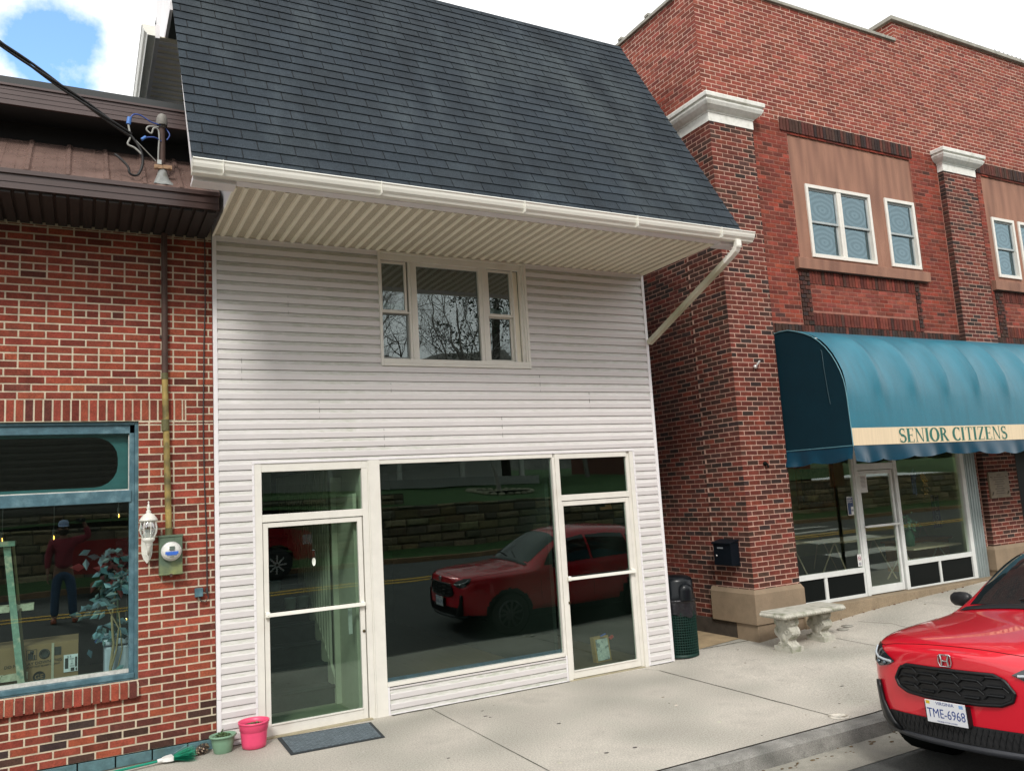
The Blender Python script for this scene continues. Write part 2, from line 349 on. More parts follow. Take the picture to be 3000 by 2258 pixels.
for a, b in zip(xs, xs[1:]):
    for i in range(max(1, int((b-a)/1.6))):
        n = max(1, int((b-a)/1.6)); p, q = a+(b-a)*i/n, a+(b-a)*(i+1)/n-.008
        z0, z1 = swz(p, -3), swz(q, -3)
        V = [(p, -3.012, z0-.004), (q, -3.012, z1-.004), (q, -3.13, z1-.008), (p, -3.13, z0-.008), (q, -3.16, z1-.03), (p, -3.16, z0-.03), (q, -3.20, -.2), (p, -3.20, -.2), (q, -3.012, -.2), (p, -3.012, -.2)]
        mb.add(V, [(0, 1, 2, 3), (3, 2, 4, 5), (5, 4, 6, 7), (0, 3, 5, 7, 9), (1, 8, 6, 4, 2), (0, 9, 8, 1)], 0)
struct('kerb', mb, [M['kerb']])
mb = MB(); mb.grid([[(x, y, z) for y, z in ((-3.1, -.142), (-3.64, -.116))] for x in (-40, 0, 5, 10, 40)], sm=False)
struct('gutter_pan', mb, mat('gutter_concrete', (.27, .26, .22), .95, var=.3, vs=4, speck=.3, ss=120, bump=.3, bs=150, col2=(.13, .125, .11), mix=(.5, .7)))
mb = MB(); ys = [-60, -15.05, -13, -11, -9.5, -9, -8.4, -7.2, -6, -5, -4.3, -3.60]
mb.grid([[(x, y, stz(y)-.002) for y in ys] for x in (-60, -20, 0, 20, 60)], sm=True)
struct('street', mb, M['asphalt'])
mb = MB()
for y in (-8.98, -9.28):
    mb.grid([[(x, yy, stz(yy)+.004) for yy in (y-.06, y+.06)] for x in (-60, -10, 0, 10, 40)], sm=False)
struct('centre_line', mb, mat('yellow_paint', (.62, .36, .04), .8, var=.15, vs=8))
mb = MB()
for i, (xa, xb, y) in enumerate(((16.2, 18.6, -4.6), (16.8, 19.4, -6.2), (18.0, 20.6, -7.9), (19.2, 21.8, -9.9), (20.6, 23.2, -11.9))):
    mb.grid([[(xx, yy, stz(yy)+.004) for yy in (y-.55, y)] for xx in (xa, xb)], sm=False)
struct('crossing_line', mb, mat('white_paint', (.6, .6, .56), .8, var=.15, vs=8))
# far side of the street: kerb, verge, hill
mb = MB(); mb.box(-60, 60, -15.22, -15.0, .2, .47); struct('far_kerb', mb, mat('far_kerb', (.26, .16, .09), .9, var=.3, vs=3))
def hillz(x, y):
    t = max(0, (-17.0-y)); z = 1.98+.42*min(t, 3)/3+.055*max(0, t-3)
    return z+.12*math.sin(x*.23+1)+.05*math.sin(y*.7+x*.4)
mb = MB(); mb.grid([[(x, y, .45+(-15.2-y)*.13+.03*math.sin(x*2)) for y in (-15.2, -15.8, -16.6)] for x in range(-60, 61, 2)]); 
mb.grid([[(x, y, hillz(x, y)) for y in (-17.0, -18, -20, -23, -27, -33, -45, -80)] for x in range(-60, 61, 3)])
struct('hillside_grass', mb, mat('grass', (.035, .085, .018), .95, var=.4, vs=6, speck=.5, ss=90, bump=1.0, bs=60))
mb = MB(); mb.grid([[(x, -48-6*k, 2.5+(15+4*math.sin(x*.05+1)+2*math.sin(x*.17)+random.uniform(-1.0, 1.0))*(k/5)**.8) for k in range(6)] for x in range(-110, 121, 3)])
struct('wooded_hill', mb, mat('winter_wood', (.13, .125, .11), .95, var=.45, vs=1.2, speck=.5, ss=9, stretch=(1, 1, .35)))
# base ground sheet far below everything
mb = MB(); mb.add([(-400, -400, -.6), (400, -400, -.6), (400, 400, -.6), (-400, 400, -.6)], [(0, 1, 2, 3)]); struct('ground', mb, mat('earth', (.12, .10, .07), .95))
mb = MB(); mb.grid([[(x, y, swz(x, .2)+.006) for y in (.17, .3, 1.3, 6, 14)] for x in (6.6, 7.0, 7.95)], sm=False)
struct('alley_slab', mb, mat('alley_concrete', (.32, .24, .14), .95, var=.25, vs=4, speck=.25, ss=120, bump=.4, bs=120))
# ================================================================== white siding building
WB = thing('siding_building', 'two storey building with white vinyl siding, steep dark shingle roof and glass shopfront', 'building', (1.15, 0, 0))
# siding material with grime and painted lip shade on each course's sloped upper half
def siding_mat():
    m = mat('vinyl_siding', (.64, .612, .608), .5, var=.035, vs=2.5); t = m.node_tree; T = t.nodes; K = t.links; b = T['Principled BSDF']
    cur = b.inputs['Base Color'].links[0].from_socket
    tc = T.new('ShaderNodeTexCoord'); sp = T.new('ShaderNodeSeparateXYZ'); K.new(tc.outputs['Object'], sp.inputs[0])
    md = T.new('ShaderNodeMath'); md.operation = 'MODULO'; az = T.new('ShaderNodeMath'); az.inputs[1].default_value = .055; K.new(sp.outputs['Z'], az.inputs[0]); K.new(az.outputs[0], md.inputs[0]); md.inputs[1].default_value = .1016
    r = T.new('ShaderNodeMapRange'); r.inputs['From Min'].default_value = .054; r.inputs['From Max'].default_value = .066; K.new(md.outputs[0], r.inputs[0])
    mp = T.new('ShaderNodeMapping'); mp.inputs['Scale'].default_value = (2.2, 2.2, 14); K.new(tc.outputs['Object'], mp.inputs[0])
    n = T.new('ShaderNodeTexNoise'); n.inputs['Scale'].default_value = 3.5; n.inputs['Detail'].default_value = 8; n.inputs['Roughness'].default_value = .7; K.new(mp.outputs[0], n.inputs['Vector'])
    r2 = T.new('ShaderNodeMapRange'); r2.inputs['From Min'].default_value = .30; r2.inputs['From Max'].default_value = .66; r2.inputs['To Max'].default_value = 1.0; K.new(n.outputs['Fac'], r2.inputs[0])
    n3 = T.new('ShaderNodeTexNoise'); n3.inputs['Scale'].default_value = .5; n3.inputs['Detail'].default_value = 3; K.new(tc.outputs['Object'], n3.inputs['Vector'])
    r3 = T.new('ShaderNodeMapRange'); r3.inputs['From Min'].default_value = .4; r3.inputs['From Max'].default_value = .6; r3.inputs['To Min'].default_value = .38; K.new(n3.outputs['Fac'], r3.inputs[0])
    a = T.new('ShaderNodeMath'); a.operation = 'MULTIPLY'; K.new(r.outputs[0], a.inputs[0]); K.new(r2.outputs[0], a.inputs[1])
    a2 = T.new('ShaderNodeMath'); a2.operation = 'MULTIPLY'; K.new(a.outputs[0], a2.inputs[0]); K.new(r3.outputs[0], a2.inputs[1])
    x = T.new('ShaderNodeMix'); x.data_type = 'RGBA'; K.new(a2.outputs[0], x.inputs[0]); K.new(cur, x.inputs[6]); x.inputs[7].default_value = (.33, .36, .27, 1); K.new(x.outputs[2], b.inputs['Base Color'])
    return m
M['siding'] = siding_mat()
H1 = (1.525, 6.20, -1, 2.645); H2 = (2.90, 4.79, 3.68, 6)
mb = MB(); siding(mb, ((0, 0, 0), UX, FY), 1.19, 6.57, .0, 5.0, (H1, H2), zoff=.055)
siding(mb, ((0, 0, 0), UX, FY), 2.86, 5.02, .0, .275, (), zoff=.055)
siding(mb, ((6.568, -.0, 0), (0, 1, 0), (1, 0, 0)), .04, 9, .0, 7.0, ())
for (x, z0, z1) in ((1.42, 3.49, 3.72), (4.9, 3.4, 3.6), (3.0, 3.38, 3.48), (2.9, 2.78, 2.98), (4.35, 2.83, 3.1), (5.6, 3.2, 3.4), (2.2, 3.1, 3.3), (1.9, 4.2, 4.4)): mb.box(x, x+.0025, -.0150, -.009, z0, z1, 1)  # thin grey vertical seams between siding lengths
WALL = mb.build('siding_wall', [M['siding'], mat('siding_seam', (.25, .25, .24), .8)], WB)
mb = MB()       # solid structure behind the siding
for a, b, c, d in rects_minus(1.17, 6.575, 0, 5.05, (H1, H2)): mb.box(a, b, .006, .12, c, d)
mb.box(2.84, 5.03, .006, .12, 0, .28); mb.box(6.46, 6.575, .125, 9, 0, 7); mb.box(1.17, 1.28, .125, 9, 0, 7); mb.box(1.17, 6.575, 9, 9.1, 0, 8)
mb.build('sheathing', mat('sheathing', (.03, .03, .03), .9), WB)
mb = MB()       # corner posts and J channels
mb.box(1.15, 1.19, -.02, .01, .06, 4.985); mb.box(6.55, 6.592, -.02, .03, 0, 4.985)
mb.box(1.148, 1.192, -.021, .012, .43, .434, 1); mb.box(6.548, 6.594, -.021, .03, 3.4, 3.404, 1)
mb.box(1.505, 1.528, -.017, .01, .02, 2.67); mb.box(1.505, 6.223, -.018, .01, 2.645, 2.668); mb.box(6.197, 6.222, -.017, .01, .0, 2.645)
mb.box(1.19, 1.505, -.016, .01, .0, .024); mb.box(6.222, 6.55, -.016, .01, -.01, .014); mb.box(2.85, 5.03, -.016, .01, -.012, .012); mb.box(2.835, 2.857, -.017, .01, .0, .29); mb.box(5.012, 5.032, -.017, .01, .0, .29)
mb.box(1.19, 2.895, -.018, .01, 4.965, 4.985); mb.box(4.79, 6.55, -.018, .01, 4.965, 4.985)
mb.build('corner_post', [M['trimw'], mat('seam_dark', (.2, .2, .2), .8)], WB, bev=.002)
# --- soffit with perforated panels
mb = MB(); x = 1.16
while x < 6.57:
    xe = min(x+.118, 6.58)
    mb.box(x, x+.068, -1.385, -.004, 4.992, 5.0, 0)
    mb.prism([(x+.068, 5.0), (x+.068, 4.990), (x+.080, 4.979), (x+.104, 4.979), (xe, 4.990), (xe, 5.0)], (0, -1.385, 0), (1, 0, 0), (0, 0, 1), (0, 1.381, 0), 1)
    x += .118
def perf_mat():
    m = mat('perforated_vinyl', (.80, .74, .58), .6, var=.05, vs=3); T = m.node_tree.nodes; K = m.node_tree.links; b = T['Principled BSDF']; cur = b.inputs['Base Color'].links[0].from_socket
    tc = T.new('ShaderNodeTexCoord'); v = T.new('ShaderNodeTexVoronoi'); v.inputs['Scale'].default_value = 105; v.inputs['Randomness'].default_value = .15; K.new(tc.outputs['Object'], v.inputs['Vector'])
    r = T.new('ShaderNodeMapRange'); r.inputs['From Min'].default_value = .34; r.inputs['From Max'].default_value = .5; K.new(v.outputs['Distance'], r.inputs[0])
    x_ = T.new('ShaderNodeMix'); x_.data_type = 'RGBA'; K.new(r.outputs[0], x_.inputs[0]); x_.inputs[6].default_value = (.24, .21, .155, 1); K.new(cur, x_.inputs[7]); K.new(x_.outputs[2], b.inputs['Base Color'])
    return m
M['perf'] = perf_mat()
mb.box(1.15, 1.172, -1.39, 0, 4.972, 5.0, 1); mb.box(6.575, 6.6, -1.39, 0, 4.972, 5.0, 1); mb.box(1.15, 6.6, -.012, -.001, 4.986, 5.004, 1)
mb.build('soffit', [M['perf'], M['soffit']], WB)
# --- roof: front slope of lapped shingles
E0, Z0 = -1.52, 5.115; SL = math.hypot(2.07, 3.52); rd = Vector((0, 2.07/SL, 3.52/SL)); rn = Vector((0, -3.52/SL, 2.07/SL))
XL0, XL1, XR = .795, .745, 6.955
mb = MB(); n = 0; ex = .143; tw = .333; s = -.03
SH = [(.023, .032, .041), (.024, .033, .042), (.022, .031, .040), (.026, .035, .043), (.023, .032, .040)]
while s < SL:
    fl = max(0, min(1, s/SL)); xl = XL0+(XL1-XL0)*fl; x = xl-(tw/2 if n % 2 else 0)-.05-.022*(n % 3); te = min(s+ex, SL)
    while x < XR:
        a, b = max(x, xl-.004), min(x+tw-.010, XR+random.uniform(-.003, .003)); x += tw
        if b-a < .02: continue
        c = tuple(v*kk for kk in [random.uniform(.9, 1.1)] for v in random.choice(SH)); w = random.uniform(-.002, .002)
        p = Vector((0, E0, Z0)); A = p+rd*(s+w)+rn*.014; B = p+rd*te+rn*.003; A0 = p+rd*(s+w)+rn*.001
        mb.add([A+Vector((a, 0, 0)), A+Vector((b, 0, 0)), B+Vector((b, 0, 0)), B+Vector((a, 0, 0)), A0+Vector((a, 0, 0)), A0+Vector((b, 0, 0)), p+rd*te+Vector((a, 0, 0)), p+rd*te+Vector((b, 0, 0))],
               [(0, 1, 2, 3), (4, 5, 1, 0), (0, 3, 6, 4), (5, 7, 2, 1)], 0, c)
    s += ex; n += 1
P0 = Vector((0, E0, Z0)); top = P0+rd*SL
mb.add([P0+Vector((XL0, 0, 0)), P0+Vector((XR, 0, 0)), top+Vector((XR, 0, 0)), top+Vector((XL1, 0, 0))], [(0, 1, 2, 3)], 1, (.012, .014, .016))
SHM = mat('shingle', rough=.95, attr=True, var=.28, vs=1.6, speck=.5, ss=85, bump=.6, bs=120, spec=.3, stretch=(1.6, .6, .6), col2=(.05, .062, .066), mix=(.5, .85))
mb.build('shingle_roof', [SHM, mat('shingle_gap', (.01, .012, .014), .95)], WB)
mb = MB()       # rake boards, cheeks, fascia, upper deck
for xa, xb in ((XL0+.004, XL0+.03), (XR-.03, XR-.004)):
    mb.obox(P0+Vector((xa, 0, 0))-rn*.002, Vector((xb-xa, 0, 0)), rd*SL, -rn*.13, 0)
mb.prism([(-1.39, 5.0), (-.002, 5.0), (-.002, 7.6)], (1.15, 0, 0), (0, 1, 0), (0, 0, 1), (.02, 0, 0), 0)
mb.prism([(-1.39, 5.0), (-.002, 5.0), (-.002, 7.6)], (6.575, 0, 0), (0, 1, 0), (0, 0, 1), (.02, 0, 0), 0)
mb.box(.80, 6.95, -1.51, -1.395, 4.985, 5.0, 0); mb.box(.80, 6.95, -1.52, -1.50, 5.0, 5.10, 0)
mb.box(.80, 1.15, -1.50, -1.33, 4.955, 4.985, 0); mb.box(6.6, 6.95, -1.50, -1.33, 4.955, 4.985, 0)
mb.box(.80, 6.95, .56, 8, 8.55, 8.62, 1)
mb.build('fascia', [M['trimw'], M['dark']], WB)
# side eave seen past the roof edge
mb = MB(); y = .45
while y < 5: mb.box(.70, 1.10, y, y+.07, 7.30, 7.31, 0); mb.box(.70, 1.10, y+.07, y+.12, 7.288, 7.31, 1); y += .12
mb.box(.655, .70, .42, 5, 7.27, 7.42, 1); mb.box(1.10, 1.17, .3, 5, 7.0, 7.31, 1); mb.prism([(-.1, 7.31), (1.6, 7.31), (1.6, 9.2), (.62, 9.2), (.5, 8.4), (-.1, 7.4)], (.752, 0, 0), (0, 1, 0), (0, 0, 1), (.03, 0, 0), 1); mb.box(1.17, 1.3, .5, 6, 6, 8.6, 1)
mb.build('side_eave', [M['perf'], M['trimw']], WB)
mb = MB(); prof = [(.0, 0), (.0, .108), (-.02, .112), (-.13, .112), (-.135, .103), (-.124, .09), (-.12, .068), (-.108, .04), (-.085, .018), (-.075, 0)]
mb.prism([(a, b) for a, b in prof], (.57, .44, 7.30), (1, 0, 0), (0, 0, 1), (0, 4.6, 0), 0); mb.v = [(p[0]+.085, p[1], p[2]) for p in mb.v]
mb.build('side_gutter', M['gutterw'], WB)
# --- front gutter and downspout
mb = MB(); mb.prism(prof, (.785, -1.52, 4.985), (0, 1, 0), (0, 0, 1), (6.235, 0, 0), 0)
for x in (.783, 7.018): mb.prism([(a*1.04, b*1.03-.002) for a, b in prof], (x, -1.519, 4.985), (0, 1, 0), (0, 0, 1), (.004, 0, 0), 0)
for x in (1.02, 2.4, 3.9, 5.3, 6.5): mb.box(x, x+.003, -1.662, -1.518, 4.984, 5.099, 0)
g = mb.build('gutter', M['gutterw'], WB)
def rtube(mb, P, w, d, side=(1, 0, 0), mi=0):      # rectangular downspout through points
    P = [Vector(p) for p in P]; rows = []
    for i, p in enumerate(P):
        t = (P[min(i+1, len(P)-1)]-P[max(i-1, 0)]).normalized(); a = Vector(side); a = (a-t*a.dot(t)).normalized(); b = t.cross(a)
        rows.append([p+a*w*u+b*d*v for u, v in ((-.5, -.42), (-.42, -.5), (.42, -.5), (.5, -.42), (.5, .42), (.42, .5), (-.42, .5), (-.5, .42))])
    mb.grid(rows, mi, None, False, True); mb.add(rows[0], [tuple(range(8))], mi); mb.add(rows[-1], [tuple(range(8))[::-1]], mi)
mb = MB(); rtube(mb, [(6.79, -1.585, 4.99), (6.79, -1.585, 4.93), (6.785, -1.55, 4.875), (6.775, -1.48, 4.83), (6.76, -1.38, 4.775)], .075, .06)
for i in range(6): rtube(mb, [(6.79-.004*i, -1.583+.035*i, 4.925-.022*i), (6.79-.004*i, -1.577+.035*i, 4.915-.022*i)], .08, .066)
mb.build('downspout_elbow', M['gutterw'], WB)
mb = MB(); rtube(mb, [(6.762, -1.39, 4.78), (6.605, -.02, 4.06)], .078, .062);
mb.build('downspout', mat('gutter_stained', (.62, .60, .47), .5, var=.2, vs=5, col2=(.36, .36, .24), mix=(.45, .7)), WB)
# --- upper window group
UW = MB(); frame_rect(UW, 2.90, 4.79, 3.675, 4.985, -.03, .03, .03, 0)
UW.box(2.93, 4.70, -.012, .03, 4.885, 4.955); UW.box(2.93, 4.76, -.03, .035, 3.705, 3.755); UW.box(4.70, 4.76, .0, .04, 3.755, 4.955); UW.box(4.735, 4.76, -.02, .04, 3.755, 4.955)
UW.box(4.615, 4.70, .045, .06, 3.755, 4.885, 1)
UF = UW.build('window_casing', [M['white_alu'], M['soffit']], WB, bev=.003)
def sash(x0, x1, z0, z1, y, w, nm, par, gm=None, m=None, t=.03):
    mb = MB(); frame_rect(mb, x0, x1, z0, z1, y, y+t, w); s_ = mb.build(nm, m or M['white_alu'], par, bev=.002)
    pane('pane', x0+w, x1-w, z0+w, z1-w, y+t*.6, gm or M['glassU'], s_); return s_
sash(2.925, 3.245, 4.29, 4.88, .015, .028, 'sash', UF); sash(2.925, 3.275, 3.755, 4.30, .045, .03, 'sash', UF, m=mat('screen_frame', (.25, .27, .26), .5))
mb = MB(); mb.box(2.918, 2.935, .0, .05, 3.755, 4.885); mb.box(3.262, 3.362, .0, .05, 3.755, 4.885); mb.box(4.148, 4.262, .0, .05, 3.755, 4.885); mb.box(3.29, 3.30, -.012, 0, 3.755, 4.885); mb.box(4.19, 4.20, -.012, 0, 3.755, 4.885); mb.box(4.60, 4.618, .0, .06, 3.755, 4.885); mb.box(3.362, 4.148, .01, .05, 4.848, 4.885); mb.box(2.935, 3.262, .012, .044, 4.283, 4.302); mb.box(4.262, 4.6, .012, .044, 4.305, 4.325)
mb.build('mullion', M['white_alu'], UF, bev=.002)
pane('pane', 3.362, 4.148, 3.765, 4.85, .04, M['glassU'], UF)
sash(4.262, 4.60, 4.31, 4.88, .015, .028, 'sash', UF); sash(4.262, 4.60, 3.755, 4.32, .045, .03, 'sash', UF, m=M['white_alu'])
# two round window stickers / valance scraps in the side sashes
for x0, x1, z0 in ((2.955, 3.215, 4.34), (4.30, 4.56, 4.35)):
    mb = MB(); G = [[(x0+(x1-x0)*i/10, .06+.006*(i % 2), z0+((.10-.05*math.sin(math.pi*i/10)) if j else 0)) for j in (0, 1)] for i in range(11)]; mb.grid(G); mb.build('curtain', mat('curtain_cloth', (.42, .40, .46), .9), UF)
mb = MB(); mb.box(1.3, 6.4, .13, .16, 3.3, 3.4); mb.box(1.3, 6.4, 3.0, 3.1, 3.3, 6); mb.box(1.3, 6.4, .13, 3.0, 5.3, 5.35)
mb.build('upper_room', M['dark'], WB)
# --- shopfront: frames
SF = MB()
SF.box(1.528, 1.598, -.012, .05, -.01, 2.645); SF.box(1.598, 2.64, -.006, .05, 2.56, 2.645); SF.box(2.636, 2.70, -.004, .05, -.02, 2.56)
SF.box(2.70, 2.715, -.012, .05, -.02, 2.645); SF.box(2.715, 2.835, -.016, .05, -.02, 2.645); SF.box(2.64, 2.70, -.006, .05, 2.56, 2.645)
SF.box(1.598, 2.636, -.008, .05, 2.06, 2.135)
SF.box(2.835, 5.012, -.010, .05, 2.597, 2.645); SF.box(2.835, 5.0, -.024, .05, .285, .325); SF.box(4.995, 5.03, -.014, .05, .285, 2.597)
SF.box(5.03, 5.04, .0, .05, 0, 2.645); SF.box(5.04, 5.10, -.010, .05, -.02, 2.645); SF.box(5.10, 6.10, -.006, .05, 2.58, 2.645); SF.box(5.10, 6.10, -.008, .05, 2.075, 2.145)
SF.box(6.10, 6.145, .012, .05, -.02, 2.645); SF.box(6.145, 6.197, -.012, .05, -.02, 2.645)
SFo = SF.build('shopfront_frame', M['white_alu'], WB, bev=.003)
for nm, a in (('transom_pane', (1.598, 2.636, 2.135, 2.56)), ('transom_pane', (5.10, 6.10, 2.145, 2.58))): pane(nm, *a, .035, M['glassC'], SFo)
pane('display_pane', 2.835, 4.995, .325, 2.597, .03, M['glassC'], SFo)
mb = MB(); mb.box(2.84, 4.99, .034, .06, .325, .36); mb.build('blue_tape', mat('blue_tape', (.03, .08, .16), .5, var=.3, vs=20), SFo)
def door(x0, x1, gx0, gx1, z1, gz1, zb, hinge_r, lab):
    mb = MB(); mb.box(x0, gx0, .004, .045, .012, z1); mb.box(gx1, x1, .004, .045, .012, z1); mb.box(gx0, gx1, .004, .045, gz1, z1); mb.box(gx0, gx1, .004, .045, .012, zb)
    mb.box(gx0, gx1, -.004, .004, zb-.012, zb+.004)
    d = mb.build('door', M['white_alu'], WB, bev=.003); d['label'] = lab
    pane('door_pane', gx0, gx1, zb, gz1, .03, M['glassC'], d)
    mb = MB(); mb.box(x0+.005, x1-.005, -.045, -.028, 1.138, 1.175); mb.box(x0+.01, x0+.05, -.03, .006, 1.13, 1.185); mb.box(x1-.05, x1-.01, -.03, .006, 1.13, 1.185); mb.sphere((x0+.03, -.047, 1.157), .006)
    mb.build('push_bar', M['gutterw'], d, bev=.003)
    mb = MB(); lx = (x1-.018) if hinge_r else (x0+.012); mb.lathe([(.0001, -.012), (.012, -.012), (.016, 0)], (lx, 0, .88), 12, rot=Matrix.Rotation(R(-90), 3, 'X')); mb.build('lock', mat('brass_dark', (.08, .06, .03), .4, metal=.8), d)
    return d
door(1.605, 2.625, 1.655, 2.575, 2.052, 2.005, .118, True, 'narrow glass door with white metal frame, stairs behind it')
door(5.102, 6.092, 5.125, 6.04, 2.068, 2.012, .10, False, 'glass door with white metal frame at right end of shopfront')
mb = MB(); mb.box(2.46, 2.50, .05, .06, .86, 1.12); mb.build('pull_plate', M['alu'], WB)
mb = MB(); thm = mat('threshold', (.34, .30, .2), .7, var=.2); mb.box(1.56, 2.66, -.05, .05, -.02, .012); mb.build('threshold', thm, WB); MB().box(5.05, 6.13, -.04, .05, -.02, .006).build('threshold', thm, WB)
mb = MB(); mb.lathe([(.001, 0), (.018, 0), (.019, .003)], (2.11, .026, 1.63), 20, sx=1, rot=Matrix.Rotation(R(90), 3, 'X')); mb.v = [(p[0], p[1], (p[2]-1.63)*2.2+1.63) for p in mb.v]; mb.build('door_sticker', mat('sticker', (.75, .78, .7), .5), WB)
# --- stair hall
cream = mat('cream_wall', (.46, .45, .36), .8, var=.05); carpet = mat('dark_carpet', (.016, .022, .020), .98, var=.35, vs=10, speck=.4, ss=120)
mb = MB(); mb.box(1.45, 2.70, .06, .9, -.02, .03, 1); mb.box(2.63, 2.69, .06, 3.6, .0, 2.62, 0); mb.box(1.40, 1.46, .06, 5, 0, 5.2, 0); mb.box(1.4, 2.7, 5, 5.1, 0, 5.2, 0); mb.box(1.4, 2.7, .122, 1.0, 2.66, 2.70, 0)
mb.box(2.56, 2.60, .10, .78, .03, 2.3, 0); mb.box(2.50, 2.63, .74, .78, .03, 2.5, 0)
mb.build('stair_hall', [cream, mat('hall_floor', (.28, .29, .2), .5, var=.15)], WB)
mb = MB()
for i in range(10):
    y0 = .80+.27*i; z0 = .03+.2*i; mb.box(1.46, 2.5, y0, y0+.27 if i < 9 else 5, -.0+.0, z0+.2-.02); mb.tube([(1.46, y0+.005, z0+.18), (2.5, y0+.005, z0+.18)], .022, 8)
mb.build('staircase', carpet, WB)
mb = MB(); mb.prism([(.8, .03), (3.5, 2.03), (3.5, 2.35), (.8, .30)], (2.5, 0, 0), (0, 1, 0), (0, 0, 1), (.03, 0, 0))
for i in range(24): y = .95+.115*i; mb.box(2.50, 2.525, y, y+.045, .3+(y-.8)*.74, 2.62)
mb.build('baluster', cream, WB)
# --- display room
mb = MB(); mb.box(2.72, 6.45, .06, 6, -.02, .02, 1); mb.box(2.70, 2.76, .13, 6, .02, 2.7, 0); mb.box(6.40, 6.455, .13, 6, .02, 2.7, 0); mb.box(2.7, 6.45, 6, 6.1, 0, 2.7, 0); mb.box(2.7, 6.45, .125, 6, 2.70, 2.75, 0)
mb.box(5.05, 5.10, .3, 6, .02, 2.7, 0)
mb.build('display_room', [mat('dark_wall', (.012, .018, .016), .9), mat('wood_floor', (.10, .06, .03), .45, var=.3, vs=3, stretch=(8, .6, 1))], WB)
mb = MB(); mb.box(5.78, 5.95, .18, .20, 1.93, 1.965); mb.box(5.86, 5.93, .17, .2, 1.95, 1.99); mb.build('door_closer', mat('tan_metal', (.45, .22, .1), .5), WB)
# small things in the stair hall and shop
for k, (x, y, z) in enumerate(((2.24, 1.72, .985), (2.40, 1.76, .985), (2.10, 1.90, 1.19))):
    t = thing('bucket', ['white bucket left of the pair on the carpeted stairs', 'white bucket nearest the slats on the carpeted stairs', 'blue grey bucket one step above the white pair'][k], 'bucket', (x, y, z), 'buckets on the stairs')
    mb = MB(); mb.lathe([(.001, 0), (.058, 0), (.068, .12), (.072, .12), (.072, .13), (.062, .13), (.054, .01), (.001, .01)], (x, y, z), 18); mb.build('bucket_body', mat('bucket_plastic', [(.4, .45, .45), (.4, .45, .45), (.16, .22, .25)][k], .4), t)
t = thing('picture_board', 'small framed picture board leaning on shop floor behind right glass door', 'picture', (5.9, .55, .02))
mb = MB(); mb.obox((5.77, .50, .02), (.25, .035, 0), (-.01, .07, 0), (0, .045, .30), 0); mb.obox((5.79, .497, .04), (.20, .028, 0), (0, -.004, 0), (0, .04, .255), 1)
mb.build('board', [mat('pale_wood', (.42, .24, .09), .6), mat('chart_paper', (.6, .62, .62), .7, var=.3, vs=30, col2=(.2, .22, .25), mix=(.58, .62))], t)
mb = MB(); mb.beam((5.86, .52, .335), (5.93, .50, .36), .02, .015, mi=0); mb.build('blue_clip', mat('blue_plastic', (.04, .1, .45), .4), t)
mb = MB(); mb.beam((6.02, .55, .28), (6.07, .55, .31), .03, .03, mi=0); mb.build('red_clip', mat('red_plastic', (.5, .05, .05), .4), t)
# ================================================================== left brick shop
LB = thing('brick_shop', 'low red brick shop with brown metal roofs and teal framed display window', 'building', (1.1, .02, 0))
YL = .02; frL = ((0, YL, 0), UX, FY)
HW = (-3.2, .477, .57, 3.092)     # window opening plus sill course
mb = MB()
for a, b, c, d in rects_minus(-4.2, 1.149, -.3, 5.3, ((-3.2, .477, .72, 3.092),)): mb.box(a, b, YL, YL+.22, c, d, 1)
sold = (-4.2, .90, 3.092, 3.305)
def pf(u, z):
    if z < .40 and random.random() < .35: return PAL_D
    return PAL_L
bricks(mb, frL, -4.2, 1.150, 3.305, 4.95, PAL_L, (), .217, .0706, .0150, .0035)
bricks(mb, frL, -4.2, 1.150, 3.093, 3.305, PAL_L, (sold,), .217, .0706, .0150, .0035)
bricks(mb, frL, -4.2, 1.150, .098, 3.093, PAL_L, ((-3.2, .477, .58, 3.2),), .217, .0706, .0150, .0035, palfn=pf)
soldiers(mb, frL, -4.2, .90, 3.10, 3.292, PAL_L, .0735, .015, .005)
W_L = mb.build('brick_wall', [M['brick'], M['mortar_l']], LB)
mb = MB(); x = -3.2      # rowlock sill
while x < .47:
    q = min(x+.0735, .49)-.0125; c = pick(PAL_L); z = .715
    mb.add([(x, YL-.05, .575), (q, YL-.05, .575), (q, YL-.05, .70), (x, YL-.05, .70), (x, YL+.06, .728), (q, YL+.06, .728), (x, YL+.06, .575), (q, YL+.06, .575)], [(0, 1, 2, 3), (3, 2, 5, 4), (0, 3, 4, 6), (1, 7, 5, 2), (0, 6, 7, 1)], 0, c); x += .0735
mb.prism([(-.04, .585), (-.04, .69), (.06, .716), (.06, .585)], (-3.2, YL, 0), (0, 1, 0), (0, 0, 1), (3.68, 0, 0), 1)
mb.build('window_sill', [M['brick'], M['mortar_l']], LB)
mb = MB(); x = -4.2; mb.box(-4.2, 1.13, YL-.004, YL+.02, -.3, .095, 1)
while x < 1.12: q = min(x+.30, 1.13); mb.box(x, q-.012, YL-.02+random.uniform(-.003, .003), YL, -.3, .088, 0); x += .30
mb.build('foundation', [M['blue_found'], M['dark']], LB, bev=.004)
